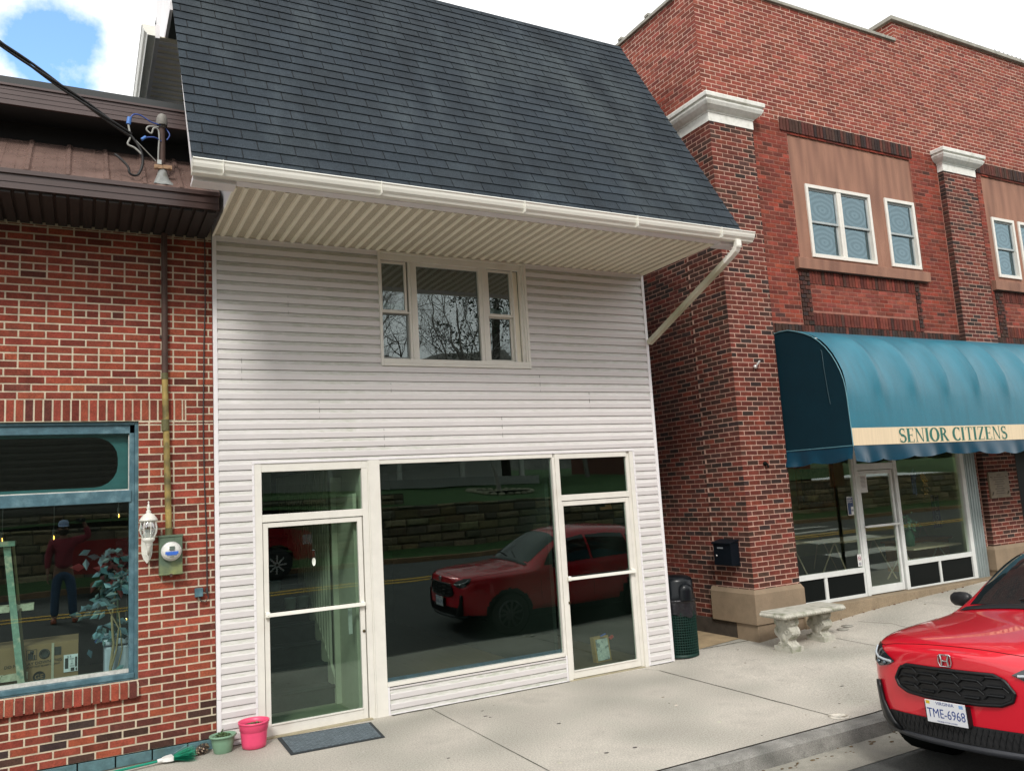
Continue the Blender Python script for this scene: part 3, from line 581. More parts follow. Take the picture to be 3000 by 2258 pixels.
# window
mb = MB(); frame_rect(mb, -3.2, .477, .722, 3.09, YL+.03, YL+.16, .032, wb=.03, wt=.03)
mb.box(.40, .445, YL+.05, YL+.15, .752, 3.06); mb.box(-3.16, .445, YL+.05, YL+.15, 2.98, 3.06); mb.box(-3.16, .415, YL+.035, YL+.15, 2.335, 2.445); mb.box(-3.16, .445, YL+.02, YL+.15, .74, .785)
FR = mb.build('window_frame', M['teal'], LB, bev=.004)
mb = MB(); mb.box(-3.16, .40, YL+.075, YL+.13, .785, .815); mb.box(-3.16, .40, YL+.065, YL+.08, 2.445, 2.456); mb.box(.392, .402, YL+.075, YL+.1, 2.45, 2.97); mb.build('glazing_bead', mat('bead_paint', (.50, .50, .46), .6, var=.25, vs=25), FR)
pane('pane', -3.15, .40, .81, 2.34, YL+.11, M['glassL'], FR); pane('pane', -3.15, .40, 2.445, 2.98, YL+.11, M['glassL'], FR)
# teal mask board with rounded corner behind the upper glass
mb = MB(); x1, z0, z1, r = .305, 2.485, 2.955, .20; arc = [(x1-r+r*math.cos(t), z0+r+r*math.sin(t)) for t in [R(-90+18*i) for i in range(6)]]+[(x1-r+r*math.cos(t), z1-r+r*math.sin(t)) for t in [R(18*i) for i in range(6)]]
inner = [(-2.9, z0)]+arc+[(-2.9, z1)]; outer = [(-3.15, 2.44)]+[(.395, 2.44+(3.0-2.44)*i/11) for i in range(12)]+[(-3.15, 3.0)]
mb.add([(p[0], YL+.14, p[1]) for p in inner]+[(p[0], YL+.14, p[1]) for p in outer], [(i, i+1, 14+i+1, 14+i) for i in range(13)]); mb.build('transom_mask', mat('mask_teal', (.045, .15, .17), .6), FR, solid=.008)
# lower metal roof
mb = MB(); A0 = Vector((0, -.80, 5.13)); d = Vector((0, .74, .58)); nrm = Vector((0, -.58, .74)).normalized()
mb.obox(A0+Vector((-4.5, 0, 0)), (5.62, 0, 0), d, -nrm*.02, 0)
x = -4.4
while x < 1.05:
    o = A0+Vector((x, 0, 0)); P = lambda u, v: o+Vector((u, 0, 0))+nrm*v
    mb.add([P(-.03, 0), P(-.013, .019), P(.013, .019), P(.03, 0), P(-.03, 0)+d, P(-.013, .019)+d, P(.013, .019)+d, P(.03, 0)+d], [(0, 1, 5, 4), (1, 2, 6, 5), (2, 3, 7, 6), (0, 3, 2, 1)], 0)
    for k in (.10, .20): mb.obox(o+Vector((k, 0, 0)), (.012, 0, 0), d, nrm*.004, 0)
    for k in (.12, .5): mb.sphere(o+d*k+Vector((.05, 0, 0))+nrm*.004, .006, 6, 4, 0)
    x += .305
mb.build('metal_roof', M['brown_roof'], LB)
mb = MB(); mb.box(-4.5, 1.115, -.81, -.785, 5.10, 5.138); mb.box(-4.5, 1.11, -.79, -.765, 4.97, 5.105); mb.box(-4.5, 1.11, -.797, -.785, 5.03, 5.035); mb.box(-4.5, 1.11, -.797, -.785, 4.97, 4.98)
mb.build('fascia', M['brown_metal'], LB)
mb = MB(); x = -4.5; mb.box(-4.5, 1.105, -.77, .03, 4.966, 4.974)
while x < 1.08: mb.box(x, min(x+.075, 1.1), -.765, .02, 4.945, 4.968); x += .102
mb.build('soffit', mat('dark_soffit', (.018, .014, .012), .6), LB)
# wall between roofs, overhang shade put into its black colour; upper overhang
mb = MB(); mb.box(-4.5, 1.14, -.05, .2, 5.3, 6.2); mb.build('upper_wall', mat('shaded_black_wall', (.006, .006, .006), .95, var=0), LB)
mb = MB(); mb.box(-4.5, .98, -.42, -.395, 5.885, 6.055); mb.box(-4.5, .98, -.435, -.40, 6.055, 6.075)
for z in (5.93, 5.975, 6.02): mb.box(-4.5, .979, -.424, -.42, z, z+.004)
mb.build('fascia', mat('brown_fascia', (.075, .048, .045), .4, var=.12, vs=3), LB); mb = MB(); mb.box(-4.5, .98, -.39, .2, 5.885, 5.90); mb.box(-4.5, .975, -.43, 9, 6.075, 6.12); mb.obox((-4.5, -.425, 6.09), (5.48, 0, 0), (0, 3, .22), (0, 0, .05), 0)
mb.build('upper_roof', mat('black_roof_edge', (.016, .02, .021), .5), LB)
# shop interior
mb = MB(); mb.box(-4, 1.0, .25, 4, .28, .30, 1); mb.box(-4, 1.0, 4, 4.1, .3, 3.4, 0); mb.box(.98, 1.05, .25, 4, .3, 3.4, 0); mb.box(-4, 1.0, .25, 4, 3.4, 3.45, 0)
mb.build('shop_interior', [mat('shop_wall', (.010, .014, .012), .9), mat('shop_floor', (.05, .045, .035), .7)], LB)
card = mat('cardboard', (.25, .15, .075), .9, var=.08, vs=6); ink = mat('box_ink', (.03, .03, .028), .9)
t = thing('cardboard_box', 'large brown cardboard box with black printing inside teal shop window', 'box', (-.32, .5, .66))
mb = MB(); mb.box(-.95, -.008, .50, 1.0, .60, 1.078); mb.build('carton', card, t, bev=.003)
mb = MB(); mb.box(-.228, -.208, .495, .499, .62, 1.078, 0); mb.build('tape_strip', mat('tape', (.42, .38, .3), .3), t)
mb = MB(); mb.box(-.128, -.012, .492, .498, .80, .955, 0); mb.box(-.118, -.09, .4905, .492, .83, .925, 1); mb.box(-.035, -.018, .4905, .492, .84, .93, 1); mb.box(-.07, -.04, .4905, .492, .805, .835, 1); mb.box(-.03, -.018, .4905, .492, .805, .83, 1)
lb_ = mb.build('shipping_label', [mat('label_white', (.68, .68, .72), .6), ink], t)
mb = MB()
for x0, x1 in ((-.365+.0, -.29),): frame_rect(mb, -.43, -.345, .945, 1.04, .497, .499, .004); mb.box(-.415, -.375, .496, .4985, .955, 1.01); mb.box(-.37, -.358, .496, .4985, .95, .99); mb.box(-.40, -.37, .496, .4985, 1.0, 1.03)
mb.lathe([(.036, 0), (.045, 0), (.045, .003), (.036, .003)], (-.285, .499, .99), 20, rot=Matrix.Rotation(R(90), 3, 'X')); mb.lathe([(.001, 0), (.034, 0), (.034, .002)], (-.285, .499, .99), 16, rot=Matrix.Rotation(R(90), 3, 'X'))
mb.box(-.205, -.15, .496, .4985, .965, 1.04); mb.box(-.45, -.44, .496, .4985, .97, .99)
mb.build('printed_mark', ink, t)
text('printed_words', 'DO NOT LAY DOWN THIS SIDE', ink, t, (-.33, .497, .905), (1, 0, .03), (0, 0, 1), .038)
text('printed_words', 'THIS PRODUCT MUST BE KEPT UPRIGHT', ink, t, (-.33, .497, .88), (1, 0, .03), (0, 0, 1), .019)
mb = MB(); mb.lathe([(.001, 0), (.05, 0), (.05, .002)], (-.325, .499, .79), 24, rot=Matrix.Rotation(R(90), 3, 'X')); mb.build('round_logo', ink, t)
text('logo_letters', 'GE', card, t, (-.325, .4955, .772), UX, (0, 0, 1), .06, 1.0)
text('label_text', 'G E', ink, lb_, (-.085, .491, .93), UX, (0, 0, 1), .024); text('label_text', 'FCM', ink, lb_, (-.062, .491, .908), UX, (0, 0, 1), .018)
for i, s_ in enumerate(('S', 'BT', 'WW')): text('label_text', s_, ink, lb_, (-.06, .491, .888-.022*i), UX, (0, 0, 1), .018)
t = thing('step_ladder', 'old wooden step ladder with peeling green paint inside teal shop window', 'ladder', (-.5, .42, .3))
gp = mat('peeling_green', (.20, .30, .24), .7, var=.25, vs=20, col2=(.42, .40, .3), mix=(.5, .6)); wp = mat('peeling_white', (.5, .47, .36), .7, var=.3, vs=25, col2=(.12, .09, .05), mix=(.55, .6))
mb = MB(); mb.beam((-.60, .42, 2.03), (-.44, .38, .60), .055, .03, up=(0, 1, 0)); mb.build('rail', gp, t); mb = MB(); mb.beam((-.55, .47, 2.03), (-.41, .46, .60), .02, .03, up=(0, 1, 0)); mb.build('rail', mat('rail_wood', (.12, .10, .05), .8), t)
mb = MB(); mb.box(-.85, -.53, .36, .52, 1.995, 2.04); mb.build('top_step', gp, t)
for x1, z in ((-.375, 1.43), (-.415, .82)):
    mb = MB(); mb.box(-.9, x1, .45, .58, z-.03, z+.03); mb.build('step', wp, t, bev=.003)
t = thing('drinks_cooler', 'white plastic cooler chest behind artificial plant inside teal shop window', 'cooler', (.35, .7, .3))
wc = mat('cooler_plastic', (.52, .55, .66), .4)
mb = MB(); mb.box(.21, .60, .5, .95, .5, .98); mb.build('cooler_body', wc, t, bev=.02); mb = MB(); mb.box(.195, .615, .48, .97, .99, 1.05); mb.build('lid', wc, t, bev=.015); mb = MB(); mb.tube([(.19, .55, 1.03), (.15, .55, 1.06), (.14, .58, 1.03)], .012); mb.build('handle', mat('blue_handle', (.05, .15, .5), .5), t)
t = thing('artificial_plant', 'artificial ficus plant with blue green leaves behind right end of teal window', 'plant', (.27, .42, .6))
mb = MB(); mb.tube([(.27, .42, .60), (.262, .43, .8), (.285, .42, 1.0), (.27, .43, 1.25), (.30, .42, 1.5)], [.018, .016, .014, .012, .008], 6); mb.tube([(.285, .43, .60), (.262, .41, .78), (.31, .42, .95), (.33, .42, 1.15), (.22, .42, 1.38)], [.013, .012, .010, .008, .005], 6); mb.tube([(.30, .4, .7), (.36, .4, .95), (.33, .4, 1.3)], .006, 5)
mb.build('stem', mat('pale_stem', (.30, .22, .12), .8, var=.2, vs=20), t)
def leaves(mb, ctr, n, rad, size, cols, flat=.6):
    for _ in range(n):
        p = Vector(ctr)+Vector((random.gauss(0, rad[0]), random.gauss(0, rad[1]), random.gauss(0, rad[2])))
        a = Vector((random.uniform(-1, 1), random.uniform(-.4, .2), random.uniform(-1, .2))).normalized(); b = a.cross(Vector((random.uniform(-.3, .3), -1, random.uniform(-.2, .6)))).normalized(); s_ = size*random.uniform(.7, 1.3); k = a.cross(b)*s_*.12
        mb.add([p, p+a*s_*.45+b*s_*.3+k, p+a*s_*1.1, p+a*s_*.45-b*s_*.3+k, p+a*s_*.5], [(0, 1, 4), (0, 4, 3), (1, 2, 4), (4, 2, 3)], 0, jit(random.choice(cols), .3))
mb = MB(); BL = [(.06, .13, .16), (.035, .085, .10), (.015, .045, .045), (.10, .19, .23)]
for c_, n_ in (((.18, .40, 1.40), 12), ((.10, .40, 1.37), 9), ((.36, .40, 1.62), 12), ((.22, .42, 1.62), 10), ((.25, .5, 1.50), 12), ((.3, .45, 1.80), 14), ((.15, .5, 1.85), 10), ((.33, .38, .72), 14), ((.28, .5, 1.12), 14), ((.14, .5, 1.1), 8), ((.38, .45, 1.15), 10)): leaves(mb, c_, n_, (.045, .03, .05), .085, BL)
mb.build('foliage', mat('plant_leaf', rough=.45, attr=True, var=.15), t)
t = thing('poinsettia', 'dark red poinsettia leaves above ficus inside teal shop window', 'plant', (.33, .8, 1.5))
mb = MB(); leaves(mb, (.36, .8, 1.72), 40, (.09, .05, .09), .11, [(.20, .03, .035), (.12, .02, .02)]); leaves(mb, (.33, .85, 1.58), 26, (.09, .05, .06), .10, [(.03, .05, .03), (.05, .07, .04)]); mb.build('foliage', mat('red_leaf', rough=.6, attr=True), t)
mb = MB(); mb.tube([(.33, .85, .6), (.34, .85, 1.7)], .01); mb.build('stem', mat('green_stem', (.03, .06, .02), .8), t)
bulbg = glass('bulb_glass', (.95, .85, .6), .1); fil = mat('filament', (1, .6, .2), emit=((1, .5, .12), 6.0)); sock = mat('socket', (.03, .03, .03), .5)
for k, (x, y, z, l_) in enumerate(((-.64, .5, 2.08, 'lit bulb at left edge of teal window, above ladder top'), (-.225, .5, 2.07, 'lit bulb hanging near middle of teal window'), (.327, .5, 2.24, 'highest lit bulb, near top right of teal window'), (.40, .5, 1.235, 'lowest lit bulb, beside cooler behind teal window'))):
    t = thing('string_bulb', l_, 'light bulb', (x, y, z), 'string light bulbs in the shop window')
    mb = MB(); mb.lathe([(.001, -.055), (.014, -.05), (.02, -.03), (.013, -.005), (.009, .0)], (x, y, z), 10); mb.build('bulb', bulbg, t)
    mb = MB(); mb.tube([(x, y, z-.01), (x+.003, y, z-.03), (x, y, z-.045)], .003, 5); mb.build('filament', fil, t)
    mb = MB(); mb.tube([(x, y, z), (x, y, z+.05)], .013, 8); mb.tube([(x, y, z+.05), (x, y+.02, z+.35)], .003, 5); mb.build('socket', sock, t)
# ---- things fixed to the brick wall
def ptube(name, lab, cat, P, r, m, n=12):
    t = thing(name, lab, cat, P[-1]); MB().tube(P, r, n).build('pipe', m, t); return t
yel = mat('yellowed_conduit', (.33, .24, .07), .6, var=.3, vs=14, col2=(.10, .085, .03), mix=(.45, .6)); rust = mat('rusty_pipe', (.06, .032, .024), .7, var=.3, vs=10)
ym = YL-.045
t = thing('conduit', 'vertical yellowed service conduit running down brick wall to electric meter', 'conduit', (.72, ym, 2.0))
MB().tube([(.700, ym, 4.95), (.703, ym, 3.52)], .029, 14).build('upper_pipe', rust, t); MB().tube([(.703, ym, 3.52), (.735, ym, 2.03)], .029, 14).build('pipe', yel, t)
mb = MB(); cpm = mat('coupling', (.10, .095, .035), .6, var=.2, vs=20)
for a_, b_, r_ in (((.706, ym, 3.10), (.708, ym, 2.99), .035), ((.735, ym, 2.07), (.736, ym, 2.0), .033), ((.703, ym, 3.55), (.703, ym, 3.49), .032)): MB().tube([a_, b_], r_, 14).build('coupling', cpm, t)
mb = MB(); mb.box(.66, .745, ym+.03, YL-.005, 3.9, 3.93); mb.build('strap', rust, t)
t = thing('electric_meter', 'weathered green electric meter box with round glass meter on brick wall', 'meter', (.748, YL, 1.64))
mbx = mat('meter_box', (.085, .13, .085), .6, var=.25, vs=7, col2=(.20, .22, .08), mix=(.48, .7), bump=.2, bs=30)
mb = MB(); mb.box(.648, .848, YL-.11, YL-.008, 1.635, 2.0); mb.box(.640, .856, YL-.118, YL-.008, 1.985, 2.005); mb.box(.642, .854, YL-.12, YL-.11, 1.64, 1.655); mb.build('meter_box', mbx, t, bev=.004)
Rx = Matrix.Rotation(R(90), 3, 'X')
mb = MB(); mb.lathe([(.088, 0), (.090, .03), (.080, .045), (.076, .045)], (.748, YL-.11, 1.855), 28, rot=Rx); mb.build('meter_ring', M['alu'], t)
mb = MB(); mb.lathe([(.078, .04), (.070, .075), (.001, .08)], (.748, YL-.11, 1.855), 28, rot=Rx); mb.build('meter_cover', mat('meter_white', (.62, .62, .58), .25, var=.04), t)
mb = MB(); mb.box(.726, .772, YL-.200, YL-.188, 1.868, 1.903, 1); mb.box(.692, .804, YL-.196, YL-.186, 1.832, 1.855, 0); mb.box(.706, .792, YL-.195, YL-.186, 1.822, 1.833, 0); mb.box(.73, .768, YL-.194, YL-.186, 1.806, 1.81, 1); mb.build('meter_face', [mat('meter_blue', (.04, .13, .5), .4), mat('meter_display', (.12, .15, .13), .3)], t)
mb = MB(); mb.box(.738, .758, YL-.13, YL-.11, 1.62, 1.65); mb.build('hasp', rust, t)
# wall lantern
LN = thing('wall_lantern', 'white cast metal wall lantern with curved glass beside teal window', 'lantern', (.553, YL, 1.77))
lw = mat('lantern_white', (.66, .66, .60), .5, var=.1, vs=25, col2=(.4, .38, .3), mix=(.6, .75)); lx, ly = .553, YL-.15
mb = MB(); mb.prism([(-.03, .145), (-.045, .11), (-.05, .03), (-.045, -.05), (-.03, -.10), (0, -.14), (.03, -.10), (.045, -.05), (.05, .03), (.045, .11), (.03, .145), (0, .165)], (lx-.005, YL-.025, 1.895), (1, 0, 0), (0, 0, 1), (0, .022, 0)); mb.build('backplate', lw, LN, bev=.006)
mb = MB(); mb.tube([(lx, YL-.02, 1.87), (lx, YL-.07, 1.845), (lx, YL-.12, 1.85), (lx, ly, 1.89), (lx, ly, 1.925)], [.016, .013, .012, .015, .02], 10); mb.sphere((lx, YL-.09, 1.84), .02, 10, 6); mb.tube([(lx, YL-.10, 1.835), (lx, YL-.09, 1.79), (lx, YL-.09, 1.77)], [.015, .010, .002], 8); mb.sphere((lx, YL-.09, 1.80), .014, 8, 6)
mb.build('arm', lw, LN)
mb = MB(); mb.lathe([(.018, 1.92), (.03, 1.935), (.028, 1.95), (.05, 1.965), (.056, 1.985), (.05, 1.995), (.001, 1.995)], (lx, ly, 0), 12); mb.build('base_cup', lw, LN)
mb = MB(); mb.lathe([(.045, 1.995), (.068, 2.04), (.074, 2.08), (.066, 2.125), (.056, 2.145)], (lx, ly, 0), 18); mb.build('lantern_glass', glass('lantern_glass', (.8, .85, .85), .25), LN)
mb = MB(); pr_ = [(.048, 1.99), (.071, 2.04), (.077, 2.08), (.069, 2.125), (.058, 2.15)]
for k in range(8):
    a = 2*math.pi*k/8+.2; mb.tube([(lx+math.cos(a)*r_, ly+math.sin(a)*r_, z_) for r_, z_ in pr_], .0045, 5)
mb.build('cage_bar', lw, LN)
mb = MB(); mb.lathe([(.064, 2.145), (.078, 2.148), (.08, 2.158), (.066, 2.178), (.050, 2.20), (.030, 2.215), (.016, 2.222), (.024, 2.232), (.014, 2.245), (.012, 2.255), (.019, 2.265), (.010, 2.278), (.011, 2.29), (.006, 2.30), (.005, 2.312), (.009, 2.32), (.001, 2.33)], (lx, ly, 0), 16); mb.build('cap', lw, LN)
mb = MB(); mb.tube([(lx, ly, 1.995), (lx, ly, 2.07)], .012, 8); mb.build('candle', mat('candle', (.5, .5, .45), .5), LN)
t = thing('junction_box', 'small teal junction box with dangling black cord low on brick wall', 'outlet box', (1.0, YL, 1.41))
mb = MB(); mb.box(.962, 1.035, YL-.05, YL-.006, 1.405, 1.485); mb.build('box_body', M['teal'], t, bev=.004); mb = MB(); mb.tube([(1.0, YL-.03, 1.405), (1.02, YL-.03, 1.36), (1.06, YL-.03, 1.35), (1.085, YL-.03, 1.39), (1.075, YL-.03, 1.44)], .005, 6); mb.tube([(1.07, YL-.03, 1.43), (1.072, YL-.03, 1.48)], .014, 6); mb.build('cord', sock, t)
t = thing('wall_cable', 'thin black cable hanging down brick wall beside white siding', 'cable', (1.08, YL, 1.45))
MB().tube([(1.083, YL-.02, 4.94), (1.080, YL-.02, 4.2), (1.066, YL-.02, 3.9), (1.062, YL-.022, 3.6), (1.052, YL-.02, 3.1), (1.058, YL-.02, 2.5), (1.075, YL-.02, 1.9), (1.074, YL-.02, 1.47)], .006, 6).build('cable', sock, t)
# service mast with wires
SM = thing('service_mast', 'rusty service mast with grey cap standing on brown metal roof', 'service mast', (.635, -.6, 5.28))
MB().tube([(.637, -.6, 5.20), (.634, -.6, 5.83)], .029, 14).build('pipe', rust, SM)
mb = MB(); mb.lathe([(.046, 5.80), (.050, 5.815), (.050, 5.84), (.047, 5.875), (.036, 5.90), (.018, 5.915), (.001, 5.918)], (.634, -.612, 0), 16, sy=1.15); mb.lathe([(.034, 5.785), (.036, 5.81)], (.634, -.6, 0), 14); mb.build('weatherhead', mat('cast_grey', (.20, .19, .17), .7, var=.2, vs=15), SM)
fl_ = mat('white_flashing', (.24, .25, .24), .6, var=.3, vs=20, col2=(.15, .15, .13), mix=(.55, .65))
mb = MB(); mb.lathe([(.130, 5.185), (.095, 5.225), (.062, 5.27), (.045, 5.32), (.036, 5.365)], (.637, -.62, 0), 18, fn=lambda t, z: 1+(.10*math.sin(5*t)+.06*math.sin(9*t+1))*(1 if z < 5.25 else .3)); mb.build('flashing', fl_, SM)
mb = MB(); mb.box(.565, .635, -.665, -.63, 5.36, 5.395); mb.box(.64, .715, -.665, -.63, 5.365, 5.40); mb.tube([(.585, -.67, 5.378), (.585, -.64, 5.378)], .012, 8); mb.tube([(.69, -.67, 5.382), (.69, -.64, 5.382)], .012, 8); mb.build('clamp', mat('tan_clamp', (.36, .22, .12), .6, var=.2), SM)
mb = MB(); mb.box(.59, .625, -.67, -.635, 5.40, 5.44); mb.tube([(.60, -.65, 5.44), (.62, -.65, 5.40)], .012, 8); mb.build('insulator', mat('insulator', (.5, .52, .5), .3), SM)
blue = mat('blue_wire', (.03, .07, .28), .5); gry = mat('grey_wire', (.3, .3, .28), .7)
def wire(name, P, r, m, par):
    Q = []; P = [Vector(p) for p in P]
    for i in range(len(P)-1):
        a, b, c_, d_ = P[max(i-1, 0)], P[i], P[i+1], P[min(i+2, len(P)-1)]
        for k in range(5):
            t = k/5; Q.append(.5*((2*b)+(-a+c_)*t+(2*a-5*b+4*c_-d_)*t*t+(-a+3*b-3*c_+d_)*t**3))
    Q.append(P[-1]); return MB().tube(Q, r, 6).build(name, m, par)
wire('blue_wire', [(.62, -.63, 5.80), (.54, -.66, 5.80), (.45, -.68, 5.84), (.39, -.70, 5.83), (.355, -.71, 5.775)], .007, blue, SM)
wire('blue_wire', [(.625, -.63, 5.64), (.57, -.66, 5.655), (.50, -.68, 5.635), (.455, -.70, 5.60)], .007, blue, SM)
wire('blue_wire', [(.665, -.60, 5.79), (.70, -.62, 5.72), (.675, -.63, 5.66)], .006, blue, SM)
mb = MB(); mb.tube([(.355, -.71, 5.79), (.345, -.71, 5.725)], .02, 8); mb.tube([(.49, -.69, 5.635), (.455, -.70, 5.60)], .013, 8); mb.build('tape_wrap', mat('blue_tape_wrap', (.06, .18, .5), .5), SM)
wire('ground_wire', [(.60, -.64, 5.44), (.602, -.64, 5.55), (.608, -.64, 5.66), (.60, -.64, 5.74), (.56, -.66, 5.745), (.54, -.66, 5.69), (.50, -.66, 5.72), (.52, -.66, 5.755), (.60, -.64, 5.77)], .008, gry, SM)
blk = mat('black_cable', (.012, .012, .013), .6)
t = thing('service_drop', 'twisted black power cables coming down to service mast from upper left', 'power cable', (.3, -1.0, 5.4))
S0 = Vector((-4.4, -3.92, 7.32))
A_, B_ = Vector((-.62, -2.6, 6.35)), Vector((.36, -.72, 5.62))
for k in range(3):
    P = []
    for i in range(90):
        u = i/89; p = S0.lerp(B_, u); p.z -= .12*u*(1-u); tw = 26*u+k*2.09
        P.append(p+Vector((math.cos(tw), 0, math.sin(tw)))*.016)
    MB().tube(P, .0115, 6).build('cable', blk, t)
wire('cable', [(.36, -.72, 5.62), (.42, -.72, 5.54), (.46, -.72, 5.44), (.46, -.72, 5.34), (.42, -.74, 5.24), (.36, -.76, 5.235), (.34, -.76, 5.30), (.28, -.75, 5.37), (.235, -.74, 5.41)], .011, blk, t)
wire('messenger', [(.36, -.72, 5.62), (.45, -.70, 5.54), (.58, -.65, 5.43)], .005, gry, t)
wire('jumper', [(.345, -.71, 5.72), (.36, -.72, 5.6), (.34, -.72, 5.53), (.40, -.72, 5.50), (.455, -.72, 5.45)], .009, gry, t)
# ================================================================== tall brick building on the right
RB = thing('brick_building', 'tall dark red brick building with white capitals, tan stucco window panels and shopfront', 'building', (7.9, -.07, 0))
YW = -.07; YP = -.17; frW = ((0, YW, 0), UX, FY); frP = ((0, YP, 0), UX, FY)
XE = 20.5
def bay_holes(s): return [(9.55+s, 12.45+s, 5.30, 7.46), (9.68+s, 12.15+s, 4.62, 5.09)]
holes = [(8.74, 13.12, -1, 4.30), (14.12, XE, -1, 4.30)]+bay_holes(0)[:1]+bay_holes(4.9)[:1]
mb = MB()
for a, b, c, d in rects_minus(7.9, XE, -.3, 9.60, [(h[0], h[1], h[2], h[3]) for h in holes]+[(7.9, 7.9, 4.3, 7.6)]):
    for e, g_ in ((-.3, 4.3), (4.3, 7.6), (7.6, 9.6)):
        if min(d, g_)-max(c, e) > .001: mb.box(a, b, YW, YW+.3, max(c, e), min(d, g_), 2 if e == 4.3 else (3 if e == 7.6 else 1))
mb.box(7.9, 8.1, YW+.3, 14, -.3, 8.2, 1); mb.box(7.9, 8.1, YW+.3, 14, 8.2, 9.50, 3)
NSF = [(7.88, 8.76, -1, 7.45), (13.18, 14.12, -1, 7.32)]
def bay_soldiers(s):
    return [(9.40+s, 12.52+s, 7.47, 7.68), (9.68+s, 12.15+s, 5.07, 5.27), (9.68+s, 12.15+s, 4.43, 4.62), (8.80+s, 13.18+s, 4.30, 4.42)]
sol_ = bay_soldiers(0)+bay_soldiers(4.9)
sills = [(9.42, 12.50, 5.27, 5.46), (14.32, 17.4, 5.27, 5.46)]
stk = [(9.47, 9.68, 4.43, 5.27), (12.15, 12.26, 4.43, 5.27), (14.37, 14.58, 4.43, 5.27)]
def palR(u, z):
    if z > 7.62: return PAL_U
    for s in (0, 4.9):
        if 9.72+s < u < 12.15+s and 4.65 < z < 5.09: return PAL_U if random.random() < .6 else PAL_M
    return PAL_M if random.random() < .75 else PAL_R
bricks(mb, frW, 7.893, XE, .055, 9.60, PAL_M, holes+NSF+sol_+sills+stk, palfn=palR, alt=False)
for s in stk: bricks(mb, frW, s[0], s[1], s[2], s[3], PAL_D, (), .105, proud=.02, alt=False)
for i, s in enumerate(sol_): soldiers(mb, frW, s[0], s[1], s[2], s[3], PAL_D if i % 4 in (0, 3) else PAL_R, proud=.022 if i % 4 == 0 else .014)
# side wall facing the alley, its shade painted by darker bricks lower down
frS = ((7.9, YW, 0), (0, 1, 0), (-1, 0, 0))
def palS(u, z):
    if z > 8.3 or (z > 7.62 and u < .62): return PAL_U
    if z > 6.2: return PAL_M
    return PAL_R if random.random() < .6 else PAL_D
bricks(mb, frS, .0, 9.5, -.05, 9.50, PAL_R, [(0, .63, -1, 7.45)], palfn=palS, alt=False)
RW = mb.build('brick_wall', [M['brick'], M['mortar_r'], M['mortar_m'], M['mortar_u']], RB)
# pilasters
def pilaster(x0, x1, z0, z1, side):
    mb = MB(); mb.box(x0+.004, x1, YP, YW, z0, z1, 1)
    def pp(u, z): return PAL_D if (random.random() < (.42 if z > 6.6 or x1-u < .22 else .22)) else PAL_R
    bricks(mb, frP, x0, x1, z0, z1, PAL_R, (), palfn=pp, alt=False)
    if side:
        mb.box(x0, 7.9, YP+.002, .56, z0, z1, 1)
        bricks(mb, ((x0, YP-.006, 0), (0, 1, 0), (-1, 0, 0)), 0, .735, z0, z1, PAL_D, (), palfn=lambda u, z: PAL_D if random.random() < .5 else PAL_R, alt=False, row0=1)  # shade of this side face painted by a darker brick mix
    else:
        for xx, s in ((x0, -1), (x1, 1)):
            bricks(mb, ((xx, YP-.006, 0), (0, 1, 0), (s, 0, 0)), 0, .10, z0, z1, PAL_D, (), alt=False, row0=1, proud=.004)
    return mb.build('pilaster', [M['brick'], M['mortar_r']], RB)
pilaster(7.882, 8.725, .70, 7.33, True); pilaster(13.19, 14.10, .85, 7.33, False)
def capital(x0, x1, ys, z0):
    prof_ = [(0, 0), (0, .13), (.012, .135), (.012, .15), (.05, .17), (.095, .21), (.118, .255), (.12, .275), (.10, .285), (.10, .305), (.135, .31), (.14, .36), (.128, .375), (0, .395)]
    mb = MB(); rows = []
    for o_, h in prof_:
        if ys is None: rows.append([(x0-o_, YW-.004, z0+h), (x0-o_, YP-.012-o_, z0+h), (x1+o_, YP-.012-o_, z0+h), (x1+o_, YW-.004, z0+h)])
        else: rows.append([(x0-o_, ys, z0+h), (x0-o_, YP-.012-o_, z0+h), (x1+o_, YP-.012-o_, z0+h), (x1+o_, YW-.004, z0+h)])
    mb.grid(rows, 0, None, False); mb.add(rows[0], [(0, 1, 2, 3)]); mb.add(rows[-1], [(3, 2, 1, 0)])
    if ys is not None: mb.add([r[0] for r in rows], [tuple(range(len(rows)))]); mb.box(x0+.04, x0+.043, YP-.018, ys, z0+.0, z0+.13) 
    return mb.build('capital', M['capital'], RB, recalc=True)
capital(7.872, 8.735, .57, 7.31); capital(13.18, 14.11, None, 7.31)
# copings
mb = MB(); x = 7.85
while x < 12.4: mb.box(x, min(x+.62, 12.47)-.012, YW-.04, YW+.35, 9.60+random.uniform(-.003, .003), 9.655); x += .62
y = YW+.35
while y < 13: mb.box(7.85, 8.15, y, y+.6, 9.50, 9.555); y += .612
mb.box(7.84, 7.94, .9, 1.0, 9.555, 9.60); mb.box(7.84, 7.94, 1.62, 1.72, 9.555, 9.60)
mb.build('coping', M['coping'], RB, bev=.006)
mb = MB(); mb.box(12.45, XE, YW+.001, YW+.33, 9.60, 9.99, 1); bricks(mb, ((0, YW+.001, 0), UX, FY), 12.45, XE, 9.605, 9.99, PAL_U, (), alt=False); bricks(mb, ((12.45, YW, 0), (0, 1, 0), (-1, 0, 0)), 0, .33, 9.66, 9.99, PAL_U, (), alt=False)
mb.build('parapet', [M['brick'], M['mortar_u']], RB)
mb = MB(); x = 12.38
while x < XE: mb.box(x, x+.60, YW-.06, YW+.4, 9.99+random.uniform(-.003, .003), 10.06); x += .612
mb.build('coping', M['coping'], RB, bev=.006)
mb = MB()
for k in range(7): x = 15.45+.14*k; mb.tube([(x, YW, 10.06), (x+.05, YW, 10.13), (x+.1, YW, 10.10), (x+.06, YW, 10.065)], .006, 5)
mb.build('bird_wire', M['dark'], RB)
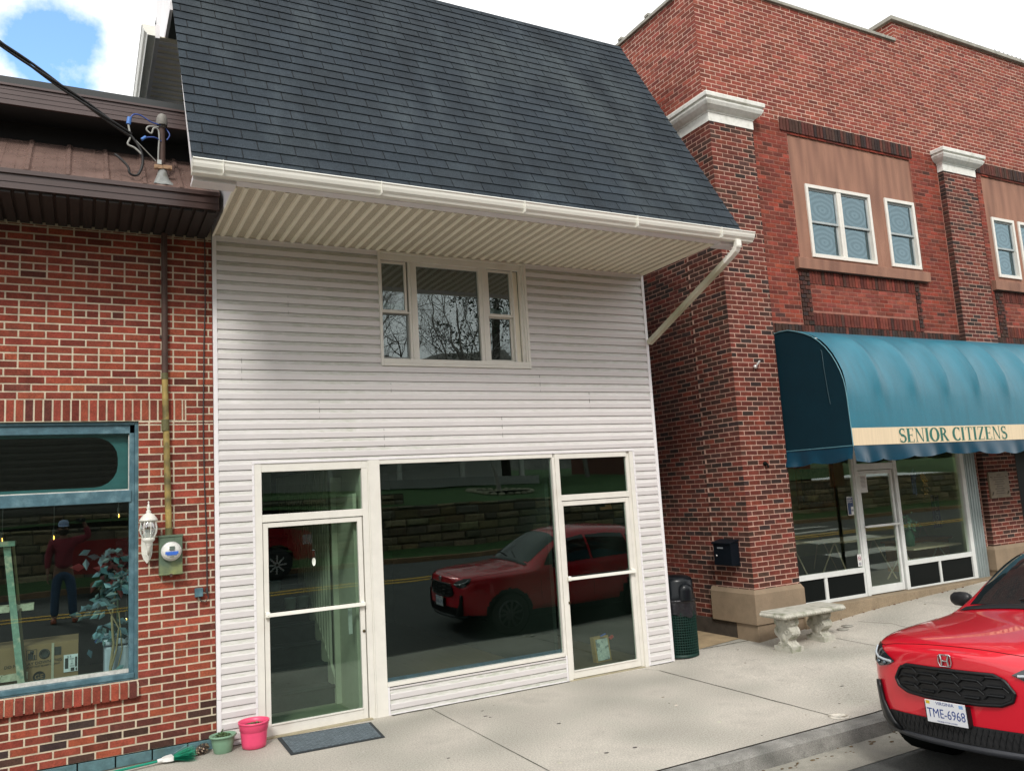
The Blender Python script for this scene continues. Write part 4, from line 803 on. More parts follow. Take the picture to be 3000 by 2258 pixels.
# stucco window bays
def bay(s, wins):
    mb = MB(); x0, x1 = 9.55+s, 12.45+s
    for a, b, c, d in rects_minus(x0, x1, 5.44, 7.47, [(w[0], w[1], w[2], w[3]) for w in wins]): mb.box(a, b, YW+.02, YW+.12, c, d)
    mb.build('stucco_panel', M['stucco'], RB)
    mb = MB(); mb.prism([(-.075, 5.275), (-.085, 5.44), (.05, 5.462), (.05, 5.275)], (9.42+s, YW, 0), (0, 1, 0), (0, 0, 1), (3.08, 0, 0)); mb.build('window_ledge', M['stucco'], RB, bev=.006)
    for (a, b, c, d, n) in wins:
        mb = MB(); frame_rect(mb, a, b, c, d, YW-.005, YW+.09, .055); 
        if n == 2: m_ = (a+b)/2; mb.box(m_-.05, m_+.05, YW+.002, YW+.09, c+.055, d-.055); mb.box(m_-.004, m_+.004, YW-.003, YW+.01, c+.055, d-.055)
        w_ = mb.build('apartment_window', M['white_alu'], RB, bev=.004); iw = (b-a-.11-(.10 if n == 2 else 0))/n
        for k in range(n):
            p = a+.055+k*(iw+.10); q = p+iw; zm = (c+d)/2-.02
            sm_ = M['sashg']
            for (u, v, yy) in ((zm, d-.055, YW+.03), (c+.055, zm+.03, YW+.055)):
                mb = MB(); frame_rect(mb, p, q, u, v, yy, yy+.025, .032); so = mb.build('sash', sm_, w_); pane('pane', p+.032, q-.032, u+.032, v-.032, yy+.012, M['glassW'], so)
        pane('window_blind', a+.05, b-.05, c+.05, d-.05, YW+.2, M['blind'], w_)
M['sashg'] = mat('sash_grey', (.36, .40, .40), .5); M['blind'] = mat('pale_blind', (.035, .05, .055), .9, var=.3, vs=3)
mb = MB(); mb.box(9.4, 18, YW+.35, YW+.4, 5.0, 8.0); mb.box(9.4, 18, YW+.12, YW+.4, 7.5, 7.6); mb.box(9.4, 18, YW+.12, YW+.4, 5.2, 5.3); mb.build('apartment_room', M['dark'], RB)
bay(0, [(9.83, 11.31, 5.50, 6.67, 2), (11.67, 12.42, 5.50, 6.67, 1)]); bay(4.9, [(14.60, 15.29, 5.54, 6.67, 1), (15.42, 16.1, 5.54, 6.67, 1)])
# base blocks
def base(x0, x1, y0, y1, zb, z0, z1, name='base_block'):
    mb = MB(); rows = []
    for o_, z in ((.0, z0), (.0, z1-.055), (-.03, z1)): rows.append([(x0-o_*1, y1, z), (x0-o_, y0-o_, z), (x1+o_, y0-o_, z), (x1+o_, y1, z)])
    mb.grid(rows, 0, None, False, True); mb.add(rows[0], [(0, 1, 2, 3)]); mb.add(rows[-1], [(3, 2, 1, 0)]); mb.build(name, M['base_tan'], RB, bev=.006, recalc=True)
base(7.835, 8.755, YP-.05, .64, 0, .30, .745); base(13.12, 14.16, YP-.05, .1, 0, .5, .88)
for a in ((7.86, 8.72, .20, -.05, .30), (13.14, 14.13, .1, .1, .5)): MB().box(a[0], a[1], YP-.03, a[2], a[3], a[4]).build('lower_plinth', M['base_tan'], RB, bev=.008)
mb = MB(); mb.box(7.87, 7.9, .2, 3, -.1, .30); mb.build('alley_footing', mat('dark_footing', (.05, .04, .03), .95, var=.3), RB)
mb = MB(); mb.box(8.70, 13.2, -.24, .0, -.1, .405); mb.box(14.1, XE, -.24, 0, -.1, .5); mb.build('shop_step', mat('step_concrete', (.26, .20, .13), .9, var=.2, vs=4, speck=.2, ss=60, bump=.3), RB, bev=.01)
mb = MB()
for i in range(60): x = 8.9+i*.16; mb.sphere((x+random.uniform(-.06, .06), -.25+random.uniform(-.02, .03)*(1+.02*i), swz(x, -.25)+.004), random.uniform(.008, .018), 5, 3, sc=(1.5, 1, .4))
tag(mb.build('dead_leaves', mat('dead_leaf', (.10, .035, .018), .9, var=.3)), kind='stuff', label='dry reddish leaf litter along foot of senior shopfront step', cat='leaf litter')
# shopfront
YS = -.08
al = mat('anodised_frame', (.66, .68, .66), .45, var=.08, vs=5, metal=0)
mb = MB(); z0, z1 = .41, 4.28
mb.box(8.725, 8.765, YS-.03, YS+.03, z0, z1); mb.box(10.155, 10.215, YS-.03, YS+.05, z0, 2.9); mb.box(10.13, 10.155, YS-.01, YS+.05, z0, 2.9); mb.box(11.03, 11.105, YS-.03, YS+.05, z0, 2.9); mb.box(12.69, 12.78, YS-.03, YS+.05, z0, 2.9)
mb.box(8.765, 10.13, YS-.025, YS+.04, .755, .825); mb.box(11.105, 12.69, YS-.025, YS+.04, .76, .83); mb.box(8.765, 10.13, YS-.025, YS+.04, z0, .455); mb.box(11.105, 12.69, YS-.025, YS+.04, z0, .435)
mb.box(9.30, 9.355, YS-.02, YS+.03, .455, .755); mb.box(11.855, 11.90, YS-.02, YS+.03, .435, .76); mb.box(10.215, 11.03, YS-.02, YS+.05, 2.235, 2.33); mb.box(8.765, 12.69, YS-.02, YS+.04, 2.86, 2.95); mb.box(8.765, 13.1, YS+.03, YS+.06, 2.95, 4.28)
SS = mb.build('shopfront_frame', al, RB, bev=.003)
for a in ((8.79, 9.30, .455, .755), (9.355, 10.13, .455, .755), (11.105, 11.855, .435, .76), (11.90, 12.69, .435, .76)): MB().box(a[0], a[1], YS, YS+.02, a[2], a[3]).build('spandrel_panel', M['black_panel'], SS)
for a in ((8.765, 10.13, .825, 2.86), (11.105, 12.69, .83, 2.86), (10.215, 11.03, 2.33, 2.86)): pane('shop_pane', *a, YS+.01, M['glassR'], SS)
mb = MB(); x0, x1 = 10.225, 11.0; mb.box(x0, x0+.04, YS-.012, YS+.03, z0+.01, 2.225); mb.box(x1-.045, x1, YS-.012, YS+.03, z0+.01, 2.225); mb.box(x0+.04, x1-.045, YS-.012, YS+.03, z0+.01, .53); mb.box(x0+.04, x1-.045, YS-.012, YS+.03, 2.17, 2.225); mb.box(x0+.04, x1-.045, YS-.06, YS-.045, 1.385, 1.42); mb.box(x0+.0, x0+.04, YS-.06, YS-.01, 1.39, 1.415); mb.box(x1-.045, x1, YS-.06, YS-.01, 1.39, 1.415)
dd = mb.build('door', al, RB, bev=.003); pane('door_pane', x0+.04, x1-.045, .53, 2.17, YS+.01, M['glassR'], dd)
mb = MB(); x = 12.78
while x < 13.10:
    mb.prism([(0, 0), (.012, -.03), (.035, -.03), (.047, 0), (.066, 0), (.066, .01), (0, .01)], (x, YS-.0, .40), (1, 0, 0), (0, 1, 0), (0, 0, 2.6), 0); x += .066
mb.build('corrugated_panel', mat('corrugated', (.36, .42, .42), .35, metal=.5, var=.1, vs=3), RB)
mb = MB(); mb.box(14.16, XE, YS+.0, YS+.02, .5, 4.2); mb.build('next_window', M['black_panel'], RB)
# notices on the glass
def notice(lab, x0, x1, z0, z1, cols, lines, name='paper_notice'):
    t = thing(name, lab, 'notice', ((x0+x1)/2, YS, z0)); mb = MB(); mb.box(x0, x1, YS-.004, YS-.002, z0, z1, 0)
    for (a, b, c, d, k) in lines: mb.box(x0+(x1-x0)*a, x0+(x1-x0)*b, YS-.0055, YS-.004, z0+(z1-z0)*c, z0+(z1-z0)*d, k)
    mb.build('sheet', cols, t); return t
wh = mat('paper_white', (.66, .66, .64), .8); grey = mat('print_grey', (.25, .25, .27), .8); navy = mat('print_navy', (.02, .045, .12), .6)
t = notice('tilted white typed letter taped high on senior shopfront door glass', 10.262, 10.425, 1.90, 2.165, [wh, grey], [(.15+.03*(i % 3), .85-.04*(i % 2), .88-.075*i, .90-.075*i, 1) for i in range(9)])
t = notice('dark blue poster with white corner on glass left of senior shopfront door', 9.945, 10.075, 1.59, 1.86, [wh, navy, grey], [(.06, .55, .04, .96, 1), (.55, .96, .45, .96, 1), (.6, .95, .2, .3, 2)])
for i, s_ in enumerate(('School', 'Support', 'Services')): text('poster_words', s_, wh, t, (10.0, YS-.0065, 1.825-.028*i), UX, (0, 0, 1), .032)
t = notice('small white no smoking sticker low on glass left of senior shopfront door', 10.035, 10.12, .845, 1.02, [wh, navy], [(.2, .8, .26, .30, 1), (.15, .85, .16, .21, 1), (.25, .75, .08, .10, 1)])
pk = mat('sign_red', (.35, .05, .12), .6); mb = MB(); mb.lathe([(.024, 0), (.030, 0), (.030, .001), (.024, .001)], (10.078, YS-.005, .96), 24, rot=Rx); mb.beam((10.058, YS-.0055, .98), (10.098, YS-.0055, .94), .005, .001, up=(0, 1, 0)); mb.beam((10.06, YS-.0055, .955), (10.095, YS-.0055, .96), .006, .001, up=(0, 1, 0)); mb.build('no_smoking_mark', pk, t)
# interior of the senior centre
gw = mat('pale_green_wall', (.62, .68, .45), .9, var=.04); wd = mat('orange_wood', (.5, .24, .09), .5, var=.2, vs=4)
mb = MB(); mb.box(8.3, 16.5, .23, 5, .37, .40, 1); mb.box(8.3, 13.1, .03, .23, .37, .40, 1); mb.box(8.3, 16.5, 5, 5.1, .4, 3.2, 0); mb.box(8.25, 8.3, .03, 6, .4, 3.2, 0); mb.box(16.5, 16.6, .24, 5, .4, 3.2, 0); mb.box(13.12, 16.5, .24, .3, .4, 3.2, 0); mb.box(8.3, 16.5, .24, 5, 3.1, 3.2, 2); mb.box(10.4, 10.9, 3.0, 3.5, .4, 3.1, 3)
mb.build('hall_interior', [gw, mat('hall_tile', (.12, .13, .11), .4), mat('ceiling_tile', (.5, .5, .45), .9), mat('dark_column', (.04, .045, .04), .8)], RB)
ttop = mat('table_top', (.75, .66, .48), .5, var=.08)
k = 0
for (x, y, l_, w_, z) in ((9.6, 1.3, 1.1, .6, 1.10), (10.95, .9, 1.3, .7, 1.08), (11.3, 2.5, 1.4, .6, 1.10), (11.9, .35, 1.25, .65, .90), (14.7, 2.6, 1.2, .6, 1.05)):
    t = thing('folding_table', ['pale folding table standing behind left pane of senior shopfront', 'pale folding table standing behind senior shopfront door', 'pale folding table deep inside behind left senior pane', 'pale folding table behind right pane of senior shopfront', 'pale table deep inside behind right senior pane'][k], 'table', (x, y, .4), 'tables inside the senior hall'); k += 1
    mb = MB(); mb.box(x, x+l_, y, y+w_, z, z+.03); mb.build('table_top', ttop, t, bev=.003)
    for xx in (x+.1, x+l_-.1):
        for dy in (0, w_-.04): mb = MB(); mb.tube([(xx, y+.02+dy, .4), (xx+.08*(1 if xx < x+l_/2 else -1), y+w_/2, z)], .012, 6); mb.build('leg', ttop, t)
t = thing('wood_cabinet', 'low orange wood cabinet behind right pane of senior shopfront', 'cabinet', (13.6, 1.7, .4)); mb = MB(); mb.box(12.95, 14.2, 1.3, 1.7, .4, .90); mb.build('cabinet_body', wd, t); mb = MB(); mb.box(12.9, 14.25, 1.25, 1.75, .90, .93); mb.build('cabinet_top', wd, t)
t = thing('flower_vase', 'green vase of pale teal flowers on table behind right senior pane', 'vase', (12.3, .7, .93)); mb = MB(); mb.lathe([(.001, .93), (.07, .93), (.085, 1.08), (.05, 1.18), (.065, 1.2)], (12.3, .7, 0), 14); mb.build('vase_body', mat('vase_green', (.05, .2, .12), .3), t); mb = MB(); leaves(mb, (12.3, .7, 1.30), 90, (.08, .06, .07), .06, [(.25, .5, .42), (.1, .35, .2), (.05, .18, .08)]); mb.build('bouquet', mat('petals', rough=.7, attr=True), t)
t = thing('banner', 'narrow blue vertical welcome banner hanging inside right senior pane', 'banner', (13.8, 1.2, 1.4)); mb = MB(); mb.box(13.70, 13.92, 1.2, 1.21, 1.12, 1.72); mb.build('banner_cloth', mat('banner_blue', (.06, .08, .2), .8), t)
for i, s_ in enumerate('ELCOM'): text('banner_letter', s_, mat('banner_ink', (.25, .3, .45), .8), t, (13.81, 1.195, 1.60-.11*i), UX, (0, 0, 1), .12)
t = thing('award_ribbon', 'dark blue rosette ribbon hung behind right senior pane', 'ribbon', (12.1, .35, 2.1)); mb = MB(); mb.lathe([(.001, 0), (.06, .01), (.085, .02), (.001, .03)], (12.1, .35, 2.12), 16, rot=Rx, fn=lambda t, z: 1+.08*math.sin(9*t)); mb.build('rosette', navy, t); mb = MB(); mb.box(12.05, 12.10, .35, .355, 1.80, 2.09); mb.box(12.105, 12.16, .35, .355, 1.78, 2.09); mb.build('tail', navy, t)
t = thing('hanging_ornament', 'gold ribbon ornament hanging right of blue rosette in senior window', 'ornament', (12.37, .35, 2.0)); mb = MB()
for a in range(4): mb.tube([(12.34+.05*math.cos(u)+.02*a, .35, 2.08+.05*math.sin(u)-.03*a) for u in [i*.7 for i in range(9)]], .008, 5)
leaves(mb, (12.38, .35, 1.88), 30, (.05, .02, .08), .05, [(.4, .25, .05)]); mb.build('gold_ribbon', mat('gold', (.35, .22, .05), .4), t)
t = thing('notice_board', 'framed orange notice board on wall behind left senior pane', 'notice board', (15.0, 4.9, 2)); mb = MB(); mb.box(14.4, 15.6, 4.92, 4.99, 1.45, 2.45); mb.build('board_frame', wd, t); mb = MB(); mb.box(14.5, 15.5, 4.90, 4.92, 1.55, 2.35); mb.build('board_panel', mat('board_panel', (.25, .2, .12), .9, var=.5, vs=10), t)
# ---- awning
AW = thing('awning', 'long teal barrel awning with cream SENIOR CITIZENS band over shopfront', 'awning', (8.76, YW, 2.55))
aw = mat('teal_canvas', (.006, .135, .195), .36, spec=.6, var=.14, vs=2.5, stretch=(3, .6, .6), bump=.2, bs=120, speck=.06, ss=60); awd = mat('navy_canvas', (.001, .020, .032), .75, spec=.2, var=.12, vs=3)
apro = [(-.085, 4.232), (-.25, 4.245), (-.40, 4.235), (-.53, 4.195), (-.68, 4.135), (-.81, 4.065), (-.92, 3.975), (-1.01, 3.88), (-1.09, 3.77), (-1.155, 3.65), (-1.205, 3.53), (-1.24, 3.41), (-1.258, 3.29), (-1.265, 3.175), (-1.270, 2.97), (-1.275, 2.775)]
x0 = 8.76; nx = 160; G = []
for i in range(nx+1):
    x = x0+(XE-.5-x0)*i/nx; ph = ((x-9.42) % .717)/.717; b_ = .085*(abs(ph-.5)*2)**3.0
    row = []
    for k, (y, z) in enumerate(apro):
        w = max(0, min(1, (k-3)/3))*max(0, min(1, (13-k)/3)); dirv = Vector((0, -1.0 if k > 7 else -.6, .5 if k < 9 else .1)).normalized()
        p = Vector((x, y, z))+dirv*(b_-.02)*w; row.append((p.x, p.y, p.z))
    G.append(row)
mb = MB(); mb.grid(G); mb.build('awning_cover', aw, AW)
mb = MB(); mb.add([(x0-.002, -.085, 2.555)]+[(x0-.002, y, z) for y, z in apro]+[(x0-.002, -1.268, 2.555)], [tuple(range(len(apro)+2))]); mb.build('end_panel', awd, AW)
mb = MB(); mb.tube([(x0-.006, y, z+.003) for y, z in apro]+[(x0-.006, -1.277, 2.54)], .007, 6); mb.tube([(x0-.006, -.085, 2.555), (x0-.006, -1.27, 2.55)], .006, 6); mb.build('piping', mat('piping_teal', (.10, .25, .30), .4), AW)
mb = MB(); mb.tube([(x0-.014, -.94, 3.86), (x0-.016, -.955, 3.84), (x0-.014, -.96, 3.6), (x0-.014, -.985, 3.25), (x0-.014, -1.0, 3.12)], .005, 5); mb.build('lace', mat('lace', (.02, .06, .075), .6), AW)
mb = MB(); mb.box(x0, XE-.5, -1.279, -1.268, 2.55, 2.775); mb.build('sign_band', [mat('cream_band', (.68, .56, .38), .7, var=.08, vs=3, col2=(.45, .34, .22), mix=(.6, .85), stretch=(14, 1, .6)), aw], AW)
def valance(P, Q, n, seed):
    G = []; random.seed(seed); P, Q = Vector(P), Vector(Q); d = (Q-P); L_ = d.length; d.normalize(); s_ = d.cross(Vector((0, 0, 1)))
    for i in range(n+1):
        u = L_*i/n; ph = ((u+.12*math.sin(u*1.7)) % .62)/.62; dep = .155+.035*math.sin(math.pi*ph)**.7+.018*math.sin(u*2.3)+.05*math.exp(-u*2); row = []
        for j in range(7):
            v = j/6; wv = (.020*math.sin(u*5+1.8*math.sin(u*1.3))+.010*math.sin(u*17+1)+.05*math.exp(-u*1.6)*math.sin(u*14))*v; row.append(P+d*u+s_*(wv+.015*v)+Vector((0, 0, -dep*v)))
        G.append(row)
    random.seed(11); return G
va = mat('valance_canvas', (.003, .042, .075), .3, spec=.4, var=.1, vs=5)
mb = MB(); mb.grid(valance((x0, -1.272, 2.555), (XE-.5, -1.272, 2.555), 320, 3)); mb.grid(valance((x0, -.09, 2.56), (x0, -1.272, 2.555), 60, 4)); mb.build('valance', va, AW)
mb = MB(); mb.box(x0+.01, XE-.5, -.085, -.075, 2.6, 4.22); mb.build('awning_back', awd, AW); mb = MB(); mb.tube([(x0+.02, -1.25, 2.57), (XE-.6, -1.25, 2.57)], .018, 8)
for i in range(8): x = x0+.66+.717*2*i; mb.tube([(x, y+.02, z-.03) for y, z in apro], .012, 6)
mb.build('awning_frame', al, AW)
# lettering for the band: serif capitals from thick and thin strokes
def letter(ch, h):
    T, t_, s_ = .17*h, .055*h, .13*h; S = []
    def bar(x0, y0, x1, y1): S.append([(x0*h, y0*h), (x1*h, y0*h), (x1*h, y1*h), (x0*h, y1*h)])
    def st(pts, ws):
        n = len(pts)
        for i in range(n-1):
            (x0, y0), (x1, y1) = pts[i], pts[i+1]; dx, dy = x1-x0, y1-y0; l = math.hypot(dx, dy) or 1; nx_, ny_ = -dy/l, dx/l; w0, w1 = ws[i]/2, ws[i+1]/2
            S.append([((x0+nx_*w0)*h, (y0+ny_*w0)*h), ((x0-nx_*w0)*h, (y0-ny_*w0)*h), ((x1-nx_*w1)*h, (y1-ny_*w1)*h), ((x1+nx_*w1)*h, (y1+ny_*w1)*h)])
    def arcp(cx, cy, rx, ry, a0, a1, n, wf): return [(cx+rx*math.cos(R(a0+(a1-a0)*i/n)), cy+ry*math.sin(R(a0+(a1-a0)*i/n))) for i in range(n+1)], [wf(a0+(a1-a0)*i/n) for i in range(n+1)]
    wv = lambda a: .06+.15*abs(math.cos(R(a)))
    def serif(x, y, w=.30): bar(x-w/2, y-.018 if y > .5 else y-.0, x+w/2, y+.0 if y > .5 else y+.018)
    if ch == 'E': bar(.09, 0, .28, 1); bar(.02, .955, .58, 1); bar(.02, 0, .62, .045); bar(.25, .48, .48, .525); bar(.54, .80, .58, 1); bar(.58, 0, .62, .22); bar(.45, .40, .48, .61); adv = .70
    elif ch == 'N': bar(.10, 0, .155, 1); bar(.62, 0, .675, 1); S.append([(.04*h, h), (.22*h, h), (.675*h, 0), (.60*h, 0)]); bar(0, .97, .2, 1); bar(.02, 0, .24, .03); bar(.54, .97, .76, 1); adv = .80
    elif ch == 'I': bar(.09, 0, .28, 1); bar(.0, .97, .35, 1); bar(0, 0, .35, .03); adv = .42
    elif ch == 'O': p, w = arcp(.38, .5, .31, .475, 0, 360, 20, wv); st(p, w); adv = .80
    elif ch == 'C': p, w = arcp(.38, .5, .31, .475, 48, 312, 16, wv); st(p, w); bar(.57, .70, .61, .98); bar(.575, .06, .60, .26); adv = .70
    elif ch == 'R': bar(.09, 0, .28, 1); bar(0, 0, .35, .03); bar(0, .97, .25, 1); p, w = arcp(.25, .745, .27, .225, 90, -90, 10, lambda a: .05+.10*abs(math.cos(R(a)))); st(p, w); S.append([(.28*h, .52*h), (.45*h, .52*h), (.76*h, 0), (.58*h, 0)]); bar(.56, 0, .80, .03); adv = .76
    elif ch == 'S':
        p, w = arcp(.30, .745, .19, .225, 40, 235, 10, lambda a: .06+.08*abs(math.cos(R(a)))); p2, w2 = arcp(.30, .27, .22, .245, 55, -140, 10, lambda a: .06+.09*abs(math.cos(R(a)))); st(p, w); st([p[-1], (.30, .50), p2[0]], [.14, .19, .14]); st(p2, w2); bar(.44, .72, .475, .98); bar(.075, .03, .11, .30); adv = .60
    elif ch == 'T': bar(.24, 0, .39, 1); bar(.02, .955, .61, 1); bar(.02, .78, .055, 1); bar(.575, .78, .61, 1); bar(.14, 0, .49, .03); adv = .66
    elif ch == 'Z': bar(.05, .955, .60, 1); bar(.02, 0, .60, .045); S.append([(.42*h, .955*h), (.60*h, .955*h), (.20*h, .045*h), (.02*h, .045*h)]); bar(.05, .78, .085, 1); bar(.565, 0, .60, .22); adv = .66
    else: adv = .38
    return S, adv*h
h = .188; wtot = sum(letter(c, h)[1] for c in 'SENIOR CITIZENS'); kx = (12.10-9.66)/wtot; x = 9.66; lm = mat('sign_letter', (.02, .13, .10), .6)
for ch in 'SENIOR CITIZENS':
    S, adv = letter(ch, h)
    if S:
        mb = MB()
        for k_, q in enumerate(S): mb.add([(x+p[0]*kx, -1.2805-.00015*k_, 2.567+p[1]) for p in q], [tuple(range(len(q)))])
        mb.build('sign_letter', lm, AW)
    x += adv*kx
# ---- things on the front and side
t = thing('bronze_plaque', 'weathered dedication plaque with raised lettering on brick pier under awning', 'plaque', (13.6, YP, 1.65)); pm = mat('plaque_metal', (.19, .15, .10), .6, var=.2, vs=10)
mb = MB(); mb.box(13.25, 13.79, YP-.035, YP-.004, 1.65, 2.08); mb.build('plate', pm, t, bev=.005); mb = MB(); z = 2.0
for i, w in enumerate((.10, .26, .30, .22, .28, .16, .26, .2, .24)): mb.box(13.52-w/2, 13.52+w/2, YP-.039, YP-.035, 2.02-.038*i, 2.035-.038*i)
mb.build('raised_lettering', mat('plaque_dark', (.10, .075, .05), .6), t); mb = MB()
for sx_, sz_ in ((0, 0), (1, 0), (0, 1), (1, 1)): mb.beam((13.285+.42*sx_, YP-.038, 1.70+.30*sz_), (13.32+.42*sx_, YP-.038, 1.75+.24*sz_), .012, .008)
mb.build('corner_ornament', mat('plaque_orn', (.06, .045, .03), .6), t)
t = thing('mailbox', 'black wall mounted mailbox on dark side of brick corner', 'mailbox', (7.87, .2, 1.04)); bm = mat('black_enamel', (.003, .006, .010), .5, spec=.2, var=.1)
mb = MB(); mb.prism([(0, 1.06), (.145, 1.06), (.145, 1.36), (0, 1.37)], (7.868, .03, 0), (-1, 0, 0), (0, 0, 1), (0, .34, 0)); mb.build('box_body', bm, t, bev=.004)
mb = MB(); mb.prism([(0, 1.405), (.165, 1.365), (.165, 1.35), (0, 1.385)], (7.868, .015, 0), (-1, 0, 0), (0, 0, 1), (0, .37, 0)); mb.build('lid', bm, t); mb = MB(); mb.box(7.719, 7.723, .18, .29, 1.285, 1.305); mb.build('name_slot', mat('slot_grey', (.2, .22, .24), .4), t); mb = MB(); mb.sphere((7.72, .31, 1.19), .012, 8, 6); mb.build('lock', M['alu'], t)
t = thing('pipe_stub', 'short bent metal pipe stub on front of brick pillar', 'pipe', (8.28, YP, 3.75)); mb = MB(); mb.tube([(8.275, YP, 3.75), (8.275, YP-.06, 3.76), (8.31, YP-.09, 3.82)], .014, 8); mb.sphere((8.275, YP-.03, 3.745), .03, 8, 6); mb.build('pipe', M['alu'], t)
t = thing('pipe_spigot', 'small dark rusted spigot low on front of brick pillar', 'spigot', (8.29, YP, 2.39)); mb = MB(); mb.tube([(8.29, YP, 2.40), (8.29, YP-.06, 2.39), (8.29, YP-.07, 2.34)], .013, 8); mb.sphere((8.285, YP-.02, 2.40), .03, 8, 6); mb.build('tap', M['dark'], t)
mb = MB(); mb.box(8.29, 8.40, YP-.009, YP-.007, 3.15, 3.72)
# ---- concrete bench
BN = thing('stone_bench', 'ornate cast stone bench with scrolled legs before brick corner', 'bench', (8.1, -.65, .1))
bs_ = mat('cast_stone', (.44, .43, .37), .9, var=.2, vs=20, bump=.6, bs=60, col2=(.20, .21, .15), mix=(.5, .7))
bx0, bx1, by0, by1, zb, zt = 7.55, 8.66, -.985, -.53, .475, .545
mb = MB(); rows = []
for o_, z in ((.035, zb), (.008, zb+.012), (0, zb+.03), (.006, zb+.045), (.018, zb+.055), (.022, zt)):
    row = []
    for cx, cy, a0 in ((bx1-.05, by1-.05, 0), (bx0+.05, by1-.05, 90), (bx0+.05, by0+.05, 180), (bx1-.05, by0+.05, 270)):
        for i in range(4): a = R(a0+30*i); row.append((cx+(.05-o_)*math.cos(a), cy+(.05-o_)*math.sin(a), z))
    rows.append(row)
mb.grid(rows, 0, None, False, True); mb.add(rows[0], [tuple(range(16))[::-1]]); mb.add(rows[-1], [tuple(range(16))]); mb.build('seat', bs_, BN)
mb = MB()
for i in range(26): mb.sphere((bx0+.05+i*(bx1-bx0-.1)/25, by0+.004, zb+.032), .017, 6, 4, sc=(1, .7, 1))
for i in range(10): mb.sphere((bx0+.004, by0+.05+i*(by1-by0-.1)/9, zb+.032), .017, 6, 4, sc=(.7, 1, 1))
mb.build('carved_edge', bs_, BN)
def bleg(x, yc):
    # scroll leg: S-profile in y, thickness in x
    mb = MB(); z0 = swz(x, yc)-.01; H_ = zb-z0
    half = [(.13, 0), (.13, .065), (.105, .075), (.10, .12), (.115, .16), (.10, .21), (.07, .26), (.062, .33), (.085, .40), (.125, .46), (.145, .53), (.140, .62), (.115, .70), (.10, .74), (.13, .80), (.135, .90), (.12, 1.0)]
    pts = [(p, q*H_) for p, q in half]
    poly = pts+[(-p, q) for p, q in reversed(pts)]
    mb.prism(poly, (x-.075, yc, z0), (0, 1, 0), (0, 0, 1), (.15, 0, 0)); mb.box(x-.10, x+.10, yc-.145, yc+.145, z0, z0+.07)
    for sx_ in (-1, 1):
        for sgn in (-1, 1):
            for (cy, cz, r0) in ((.075, .60*H_, .055), (.06, .18*H_, .038), (.07, .88*H_, .035)):
                mb.tube([(x+sx_*.078, yc+sgn*(cy+r0*(1-a/14)*math.cos(a*.75)), z0+cz+r0*(1-a/14)*math.sin(a*.75)) for a in range(13)], .007, 5)
        mb.sphere((x+sx_*.075, yc, z0+.42*H_), .035, 8, 6, sc=(.5, 1, 1.6))
    for sgn in (-1, 1):
        for dx in (-.04, 0, .04):
            mb.tube([(x+dx, yc+sgn*(p+.002), z0+q) for p, q in pts[2:]], .007, 4)
    mb.build('leg', bs_, BN, bev=.003)
bleg(7.80, -.76); bleg(8.42, -.72)
# ---- litter bin
TC = thing('litter_bin', 'dark green mesh litter bin with black dome lid and bag beside white building corner', 'bin', (6.80, .12, .04))
cx, cy, cz, r = 6.818, .12, .03, .217
gm_ = mat('green_coating', (.003, .026, .019), .5, spec=.3, var=.15, vs=8); bag = mat('black_bag', (.012, .012, .015), .3, spec=.45, var=.2, bump=1.5, bs=16); lid = mat('black_lid', (.004, .006, .008), .3, spec=.3, var=.1)
mb = MB()
for i in range(17): z = cz+.03+i*.0315; mb.tube([(cx+r*math.cos(a), cy+r*math.sin(a), z) for a in [2*math.pi*k/40 for k in range(41)]], .0065, 5, caps=False)
for k in range(44): a = 2*math.pi*k/44; mb.tube([(cx+r*math.cos(a), cy+r*math.sin(a), cz+.01), (cx+r*math.cos(a), cy+r*math.sin(a), cz+.56)], .0065, 5)
mb.lathe([(r+.008, 0), (r+.008, .035), (r-.01, .035), (r-.01, 0)], (cx, cy, cz), 40); mb.build('mesh_basket', gm_, TC)
mb = MB(); mb.lathe([(.001, .03), (r-.02, .03), (r-.02, .60)], (cx, cy, cz), 32); mb.build('liner', mat('bin_inside', (.006, .012, .010), .8), TC)
mb = MB(); G = []
for k in range(49):
    a = 2*math.pi*k/48; w = .008*math.sin(a*7)+.006*math.sin(a*13+1); G.append([(cx+(r+.012+w*v)*math.cos(a), cy+(r+.012+w*v)*math.sin(a), cz+.70-(.19+.02*math.sin(a*3)+.012*math.sin(a*11))*v) for v in (0, .2, .4, .6, .8, 1)])
mb.grid(G); mb.lathe([(r+.005, .66), (r+.02, .68), (r+.02, .705), (r, .71)], (cx, cy, cz), 40); mb.build('bin_bag', bag, TC)
mb = MB(); mb.lathe([(r+.006, .70), (r+.01, .74), (r-.002, .77), (r-.004, .93), (r-.02, .965), (r-.07, .99), (.001, 1.0)], (cx, cy, cz), 40); mb.build('dome_lid', lid, TC)
mb = MB(); mb.lathe([(.095, 0), (.095, .12), (.088, .16), (.07, .19), (.035, .205), (.001, .21)], (cx-.02, cy-.20, cz+.70), 24, sy=.8); mb.build('lid_flap', lid, TC)
